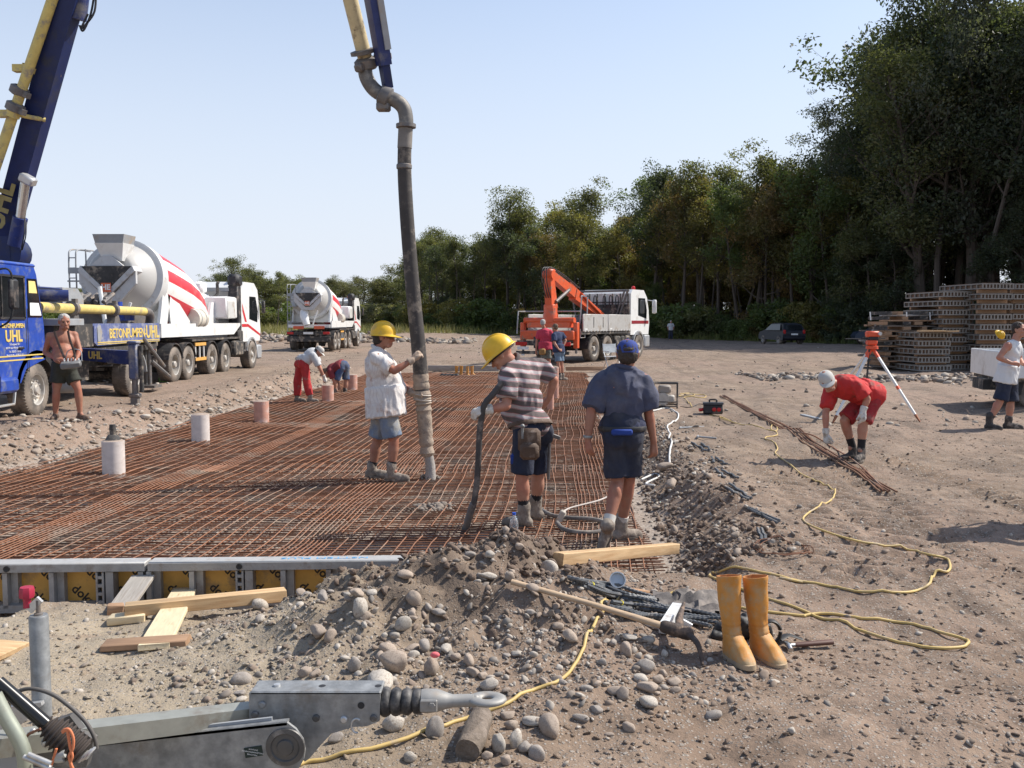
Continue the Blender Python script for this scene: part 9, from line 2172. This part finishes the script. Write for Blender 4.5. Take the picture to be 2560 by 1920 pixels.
gp = on_z(412, 955, 0.0); h = MB(); h.lathe([(0.0001, 0), (0.14, 0), (0.16, 0.06), (0.16, 0.2), (0.12, 0.25), (0.0001, 0.25)], 16); h.v = [(x + gp.x, y + gp.y, z + gz(gp.x, gp.y)) for x, y, z in h.v]
solo(h, 'canister', mat('green_plastic', (0.10, 0.20, 0.05), 0.6, var=0.2), gp, 'small green canister lying by the rear wheels of the first mixer', 'canister')
# --- old log
a, b = hit(*D_(1040, 1562)), hit(*D_(1010, 1640)); a.z += 0.03; b.z += 0.03
h = MB(); h.tube([a, a.lerp(b, 0.3), a.lerp(b, 0.7), b], [0.046, 0.050, 0.051, 0.047], 18); V_ = np.array(h.v); V_ += 0.006 * np.stack([vnoise3(V_ * 30, k) for k in (1, 2, 3)], 1); h.v = [tuple(v) for v in V_]
solo(h, 'old_log', mat('old_bark', (0.17, 0.135, 0.105), 0.95, var=0.3, vscale=14, dirt=((0.28, 0.23, 0.19), 0.3, 10), bump=0.8, bscale=40), a, 'short piece of old log under the yellow hose at the front edge', 'log', smooth=0.9)
# --- trailer drawbar at the lower left
cA = lambda x, y: (x / 4.254, 1660 + y / 4.254)
cB = lambda x, y: (480 + x / 2.698, 1660 + y / 2.698)
YH = 3.10
qe = at_y(*cB(2000, 240), YH)
tb = thing('trailer_drawbar', (qe.x - 0.8, YH, gz(qe.x - 0.8, YH)), 'galvanised trailer drawbar with towing eye reaching in from the lower left', 'drawbar')
GREASE = mat('greasy_steel', (0.12, 0.115, 0.11), 0.5, metal=0.4, var=0.3, dirt=((0.3, 0.28, 0.26), 0.3, 9))
def W(h_, name, m, smooth=0.6, parent=None):
 o = h_.build(name, m, parent or tb, False, smooth, loc=tb.location); o.location = (0, 0, 0); return o
BZ = lambda x, y, Y=YH: at_y(*cB(x, y), Y)
poly = [BZ(385, 195), BZ(385, 395), BZ(640, 470), BZ(760, 660), BZ(790, 640), BZ(870, 545), BZ(940, 470), BZ(1090, 425), BZ(1180, 420), BZ(1265, 385), BZ(1270, 195)]
h = MB(); yw = 0.105; h.prism([(p.x, p.z) for p in poly], YH, YH + 0.012, 'y'); h.prism([(p.x, p.z) for p in poly[:2] + poly[7:]], YH + yw - 0.012, YH + yw, 'y')
zt = BZ(385, 192).z; x0_, x1_ = BZ(385, 0).x, BZ(1272, 0).x; h.box(((x0_ + x1_) / 2, YH + yw / 2, zt - 0.004), (x1_ - x0_, yw, 0.014), b=0.005); hs = W(h, 'coupling_housing', STEEL, 0.5)
for k, (x, y, m) in enumerate(((475, 272, STEEL), (425, 338, GREASE), (838, 362, GREASE), (1025, 372, ALU), (1225, 362, GREASE))):
 h = MB(); p = BZ(x, y); h.lathe([(0.013, 0), (0.013, 0.006), (0.009, 0.010), (0.0001, 0.010)], 14, Matrix.Translation(p) @ Matrix.Rotation(R(90), 4, 'X')); W(h, 'bolt', m, parent=hs)
h = MB(); p = BZ(1140, 280, YH - 0.002); h.lathe([(0.0125, 0), (0.0001, 0.0)], 16, Matrix.Translation(p) @ Matrix.Rotation(R(90), 4, 'X'), False); W(h, 'bolt_hole', BLACK, parent=hs)
for x in (545, 855, 1240):
 h = MB(); p = Vector((BZ(x, 0).x, YH + 0.05, zt + 0.003)); h.lathe([(0.013, 0), (0.012, 0.007 if x == 545 else 0.001), (0.0001, 0.009 if x == 545 else 0.001)], 12, Matrix.Translation(p)); W(h, 'top_bolt' if x == 545 else 'top_hole', ALU if x == 545 else BLACK, parent=hs)
h = MB(); p = BZ(1108, 420, YH - 0.004); h.tube([p + Vector((0.018 * math.cos(a), 0.004, 0.026 * math.sin(a))) for a in np.linspace(0.9, 5.0, 16)], 0.004, 8); W(h, 'ring', ALU, 1.0, hs)
c0, c1 = BZ(1272, 255, YH + 0.05), BZ(1560, 252, YH + 0.05); ax = (c1 - c0); L_ = ax.length; pr = []
nr = 4
for k in range(nr * 8 + 1):
 f = k / (nr * 8); r_ = 0.047 - 0.010 * f + 0.011 * (abs(math.sin(f * math.pi * nr)) ** 0.7) - 0.004; pr.append((r_, f * L_))
h = MB(); h.lathe(pr, 28, Matrix.Translation(c0) @ ax.to_track_quat('Z', 'X').to_matrix().to_4x4(), False); W(h, 'bellows', mat('black_rubber', (0.030, 0.029, 0.029), 0.55, var=0.2, dirt=((0.13, 0.12, 0.11), 0.3, 9)), 1.2)
CAST = mat('cast_steel', (0.31, 0.30, 0.28), 0.6, metal=0.35, var=0.12, vscale=9, dirt=((0.3, 0.26, 0.22), 0.22, 8))
yc_ = YH + 0.05
h = MB(); s0 = BZ(1552, 250, yc_); s1 = BZ(1660, 245, yc_); s2 = BZ(1760, 248, yc_); s3 = BZ(1900, 245, yc_)
h.tube([s0, s0.lerp(s1, 0.3), s1, s1.lerp(s2, 0.6), s2, s3], [0.045, 0.047, 0.043, 0.031, 0.025, 0.025], 20, ell=0.9); W(h, 'towing_shaft', CAST, 0.9)
h = MB(); p = BZ(1615, 275, yc_ - 0.047); h.box(p + Vector((-0.01, 0, -0.004)), (0.062, 0.012, 0.045), b=0.004); h.lathe([(0.012, 0), (0.012, 0.007), (0.0001, 0.009)], 6, Matrix.Translation(p + Vector((0.002, -0.006, 0))) @ Matrix.Rotation(R(90), 4, 'X')); W(h, 'clamp_plate', CAST)
ec = BZ(1990, 238, yc_); h = MB(); rr_ = 0.036
vs = []; fs = []; n1, n2 = 32, 12
for i in range(n1):
 a = 2 * math.pi * i / n1
 for j in range(n2):
  b_ = 2 * math.pi * j / n2; q_ = rr_ + 0.021 * math.cos(b_); vs.append(ec + Vector((q_ * 1.25 * math.cos(a), q_ * math.sin(a), 0.0125 * math.sin(b_))))
for i in range(n1):
 for j in range(n2): fs.append((i * n2 + j, ((i + 1) % n1) * n2 + j, ((i + 1) % n1) * n2 + (j + 1) % n2, i * n2 + (j + 1) % n2))
h.add(vs, fs); h.cone(s3, ec - Vector((rr_ + .005, 0, 0)), 0.025, 0.017, 14); W(h, 'towing_eye', CAST, 1.0)
b0, b1 = at_y(*cB(400, 330), YH + 0.06), at_y(*cA(620, 775), YH - 0.32)
d = (b1 - b0).normalized(); b2 = b1 + d * 0.9
h = MB(); beam(h, b0, b2, 0.075, 0.060, 0.075, 0.060); W(h, 'square_beam', mat('worn_tube', (0.33, 0.33, 0.29), 0.5, metal=0.45, var=0.15, vscale=5, dirt=((0.24, 0.21, 0.17), 0.3, 5)), 0.2)
YS = YH - 0.10
tl, tr2 = at_y(*cA(900, 925), YS - 0.05), BZ(640, 395, YS); p_ = [BZ(640, 395, YS), BZ(700, 440, YS), BZ(748, 510, YS), BZ(762, 580, YS), BZ(755, 640, YS), BZ(730, 690, YS), BZ(690, 740, YS), BZ(600, 760, YS)]
left = tl + (tl - tr2) * 0.9; pl = [(left.x, left.z)] + [(tl.x, tl.z)] + [(p.x, p.z) for p in p_] + [(left.x, left.z - 0.24)]
h = MB(); h.prism(pl, YS, YS + 0.012, 'y'); h.prism([(left.x, left.z), (tr2.x, tr2.z), (tr2.x, tr2.z - 0.010), (left.x, left.z - 0.010)], YS + 0.0, YS + 0.035, 'y'); sp_ = W(h, 'side_plate', STEEL, 0.4)
h = MB(); c_ = BZ(630, 560, YS - 0.001); h.lathe([(0.068, 0.0), (0.066, 0.005), (0.050, 0.007), (0.046, 0.002), (0.030, 0.003), (0.026, 0.010), (0.0001, 0.012)], 32, Matrix.Translation(c_) @ Matrix.Rotation(R(90), 4, 'X')); W(h, 'pivot_boss', GREASE, parent=sp_)
h = MB(); c_ = BZ(415, 592, YS - 0.002); h.box(c_, (0.062, 0.003, 0.036), rot=(0, R(-9), 0), b=0.001); stk = W(h, 'sticker', mat('dark_green_label', (0.014, 0.03, 0.026), 0.4, var=0.05), parent=sp_)
for k, tx in enumerate(('ACHTUNG', 'BEDIENUNGSANLEITUNG', 'BEACHTEN!')):
 o = lettering(tx, 0.0066, WHITE, sp_, Matrix.Translation(c_ - Vector(tb.location) + Vector((0.002 * -k, -0.0022, 0.008 - 0.009 * k))) @ Matrix.Rotation(R(9), 4, 'Y') @ Matrix.Rotation(R(90), 4, 'X'), 0.0003)
for x, y in ((95, 468), (180, 455), (265, 445)):
 h = MB(); p = BZ(x, y, YS + 0.015); h.ell(p, (0.006, 0.006, 0.003), None, 8, 5); W(h, 'plate_notch', GREASE, parent=sp_)
h = MB(); h.prism([(left.x, left.z - 0.16), (tr2.x - 0.06, tr2.z - 0.1), (tr2.x - 0.06, tr2.z + 0.004), (left.x, left.z + 0.004)], YS + 0.03, YS + 0.04, 'y'); W(h, 'inner_plate', GREYP, 0.3)
YJ = 2.95
def J6(x, y, Y=YJ): return at_y(*r6(x, y), Y)
jt, jb = J6(285, 525), J6(288, 1320); r_ = (352 - 215) / 2.963 * YJ / FPX / 2
jk = MB(); jk.lathe([(r_, jb.z - 0.35), (r_, jt.z - 0.006), (r_ * 0.9, jt.z), (0.0001, jt.z)], 28, Matrix.Translation((jt.x, YJ, 0))); jo = W(jk, 'jack_tube', STEEL, 0.5)
h = MB(); h.lathe([(r_ * 0.45, 0), (r_ * 0.45, 0.006), (r_ * 0.25, 0.008), (r_ * 0.25, 0.05), (0.0001, 0.055)], 16, Matrix.Translation((jt.x, YJ, jt.z))); W(h, 'jack_cap', DSTEEL, 0.5, jo)
h = MB(); k0, k1 = J6(215, 490), J6(298, 408); beam(h, k0, k1, 0.012, 0.028, 0.012, 0.024); W(h, 'crank_arm', ALU, 0.3, jo)
h = MB(); kx = J6(203, 470); s = YJ / FPX / 2.963
h.lathe([(30 * s, 0), (28 * s, 40 * s), (30 * s, 75 * s), (52 * s, 78 * s), (56 * s, 95 * s), (55 * s, 140 * s), (48 * s, 158 * s), (0.0001, 160 * s)], 8, Matrix.Translation((kx.x, YJ, kx.z))); W(h, 'red_knob', mat('red_plastic', (0.36, 0.02, 0.05), 0.45, var=0.08), 0.5, jo)
YB = 2.72
def A_(x, y, Y=YB): return at_y(*cA(x, y), Y)
h = MB(); h.prism([((p := A_(-60, 470, YJ - .05)).x, p.z), ((p := A_(450, 395, YJ - .05)).x, p.z), ((p := A_(460, 430, YJ - .05)).x, p.z), ((p := A_(200, 665, YJ - .05)).x, p.z), ((p := A_(30, 860, YJ - .05)).x, p.z), ((p := A_(-60, 900, YJ - .05)).x, p.z)], YJ - 0.06, YJ - 0.04, 'y'); W(h, 'bracket_plate', ALU, 0.3)
h = MB(); q_ = [A_(570, 610, YJ), A_(740, 550, YJ), A_(780, 560, YJ), A_(860, 640, YJ), A_(640, 700, YJ)]; h.prism([(p.x, p.z) for p in q_], YJ - 0.02, YJ + 0.03, 'y'); W(h, 'clamp_block', BLACK, 0.3)
h = MB(); q_ = [A_(30, 870), A_(290, 760), A_(480, 690), A_(300, 950), A_(200, 1150), A_(-40, 1150), A_(-40, 1000)]; h.prism([(p.x, p.z) for p in q_], YB + 0.02, YB + 0.05, 'y'); W(h, 'lower_bracket', GREYP, 0.3)
h = MB(); q_ = [A_(330, 760), A_(640, 640), A_(760, 800), A_(900, 900), A_(820, 1200), A_(250, 1200)]; h.prism([(p.x, p.z) for p in q_], YB + 0.06, YB + 0.09, 'y'); W(h, 'dark_bracket', GREASE, 0.3)
h = MB(); q_ = [A_(x, y, YS + .04) for x, y in ((810, 805), (1230, 785), (1235, 850), (880, 900))]; h.prism([(p.x, p.z) for p in q_], YS + 0.04, YS + 0.10, 'y'); W(h, 'channel', ALU, 0.3)
g0, g1 = A_(0, 215, YB - .06), A_(490, 640, YB - .06); d = (g1 - g0).normalized(); h = MB(); h.cyl(g0 - d * 0.01, g1, 0.0205, 20); W(h, 'gas_spring', mat('black_gloss', (0.012, 0.012, 0.012), 0.25, var=0.1), 0.6)
h = MB(); h.cyl(g0 - d * 0.25, g0, 0.012, 14); W(h, 'spring_rod', ALU, 0.6)
e0, e1 = A_(470, 630, YB - .05), A_(880, 945, YB - .05); ax = e1 - e0; L_ = ax.length; pr = [(0.022 + 0.022 * min(1, f * 3) - 0.012 * max(0, f - .6) + 0.006 * math.sin(f * 62), f * L_) for f in np.linspace(0, 1, 60)]
h = MB(); h.lathe(pr, 20, Matrix.Translation(e0) @ ax.to_track_quat('Z', 'X').to_matrix().to_4x4()); W(h, 'cable_boot', mat('brown_rubber', (0.065, 0.052, 0.045), 0.8, var=0.2), 1.2)
for k in range(3):
 h = MB(); p = A_(890 + 35 * k, 985 - 18 * k, YB - .06); h.lathe([(0.020, -0.004), (0.023, 0), (0.020, 0.004)], 16, Matrix.Translation(p) @ ax.to_track_quat('Z', 'X').to_matrix().to_4x4(), False); W(h, 'spring_coil', ALU, 1.0)
h = MB(); h.tube(catmull([A_(-60, 330, YB - .12), A_(60, 560, YB - .12), A_(200, 800, YB - .12), A_(260, 980, YB - .12), A_(270, 1200, YB - .12)], 5), 0.0215, 16); W(h, 'brake_lever', mat('pale_green_steel', (0.34, 0.36, 0.29), 0.45, metal=0.4, var=0.12, dirt=((0.25, 0.22, 0.18), 0.2, 6)), 0.9)
h = MB(); h.cyl(A_(250, 985, YB - .15), A_(540, 1110, YB - .15), 0.008, 8); h.cyl(A_(300, 960, YB - .15), A_(540, 1060, YB - .15), 0.008, 8); W(h, 'lever_link', ALU, 0.9)
h = MB(); h.ell(A_(495, 835, YB - .02), (0.017, 0.012, 0.017)); h.ell(A_(350, 715, YB + .0), (0.010, 0.008, 0.010)); W(h, 'pivot_bolt', ALU, 1.0)
h = MB(); h.tube(catmull([A_(100, 560, YB), A_(100, 420, YB), A_(160, 310, YB), A_(330, 262, YB), A_(550, 320, YB), A_(740, 450, YB), A_(880, 580, YB), A_(960, 690, YB), A_(1010, 800, YB), A_(1030, 900, YB)], 6), 0.0065, 8); W(h, 'brake_cable', mat('sheathed_cable', (0.11, 0.10, 0.09), 0.6, var=0.2), 1.0)
OW = mat('orange_wire', (0.62, 0.20, 0.09), 0.6, var=0.08)
for pts in (((660, 720), (690, 695), (740, 700), (780, 790), (775, 900), (735, 980), (770, 1100), (830, 1200)), ((665, 730), (710, 700), (725, 760), (745, 880), (770, 980), (750, 1060), (800, 1180)), ((600, 900), (570, 1000), (540, 1100)), ((260, 810), (310, 745), (430, 690))):
 h = MB(); h.tube(catmull([A_(x, y, YB - .10) for x, y in pts], 6), 0.0042, 8); W(h, 'orange_wire', OW if pts[0][0] > 300 else mat('brown_wire', (0.16, 0.07, 0.04), 0.7), 1.0)
h = MB(); h.tube(catmull([A_(700, 950, YB - .09), A_(620, 975, YB - .09), A_(600, 1010, YB - .09), A_(680, 1000, YB - .09)], 5), 0.012, 10); W(h, 'hose_loop', mat('grey_hose', (0.4, 0.4, 0.38), 0.6), 1.0)
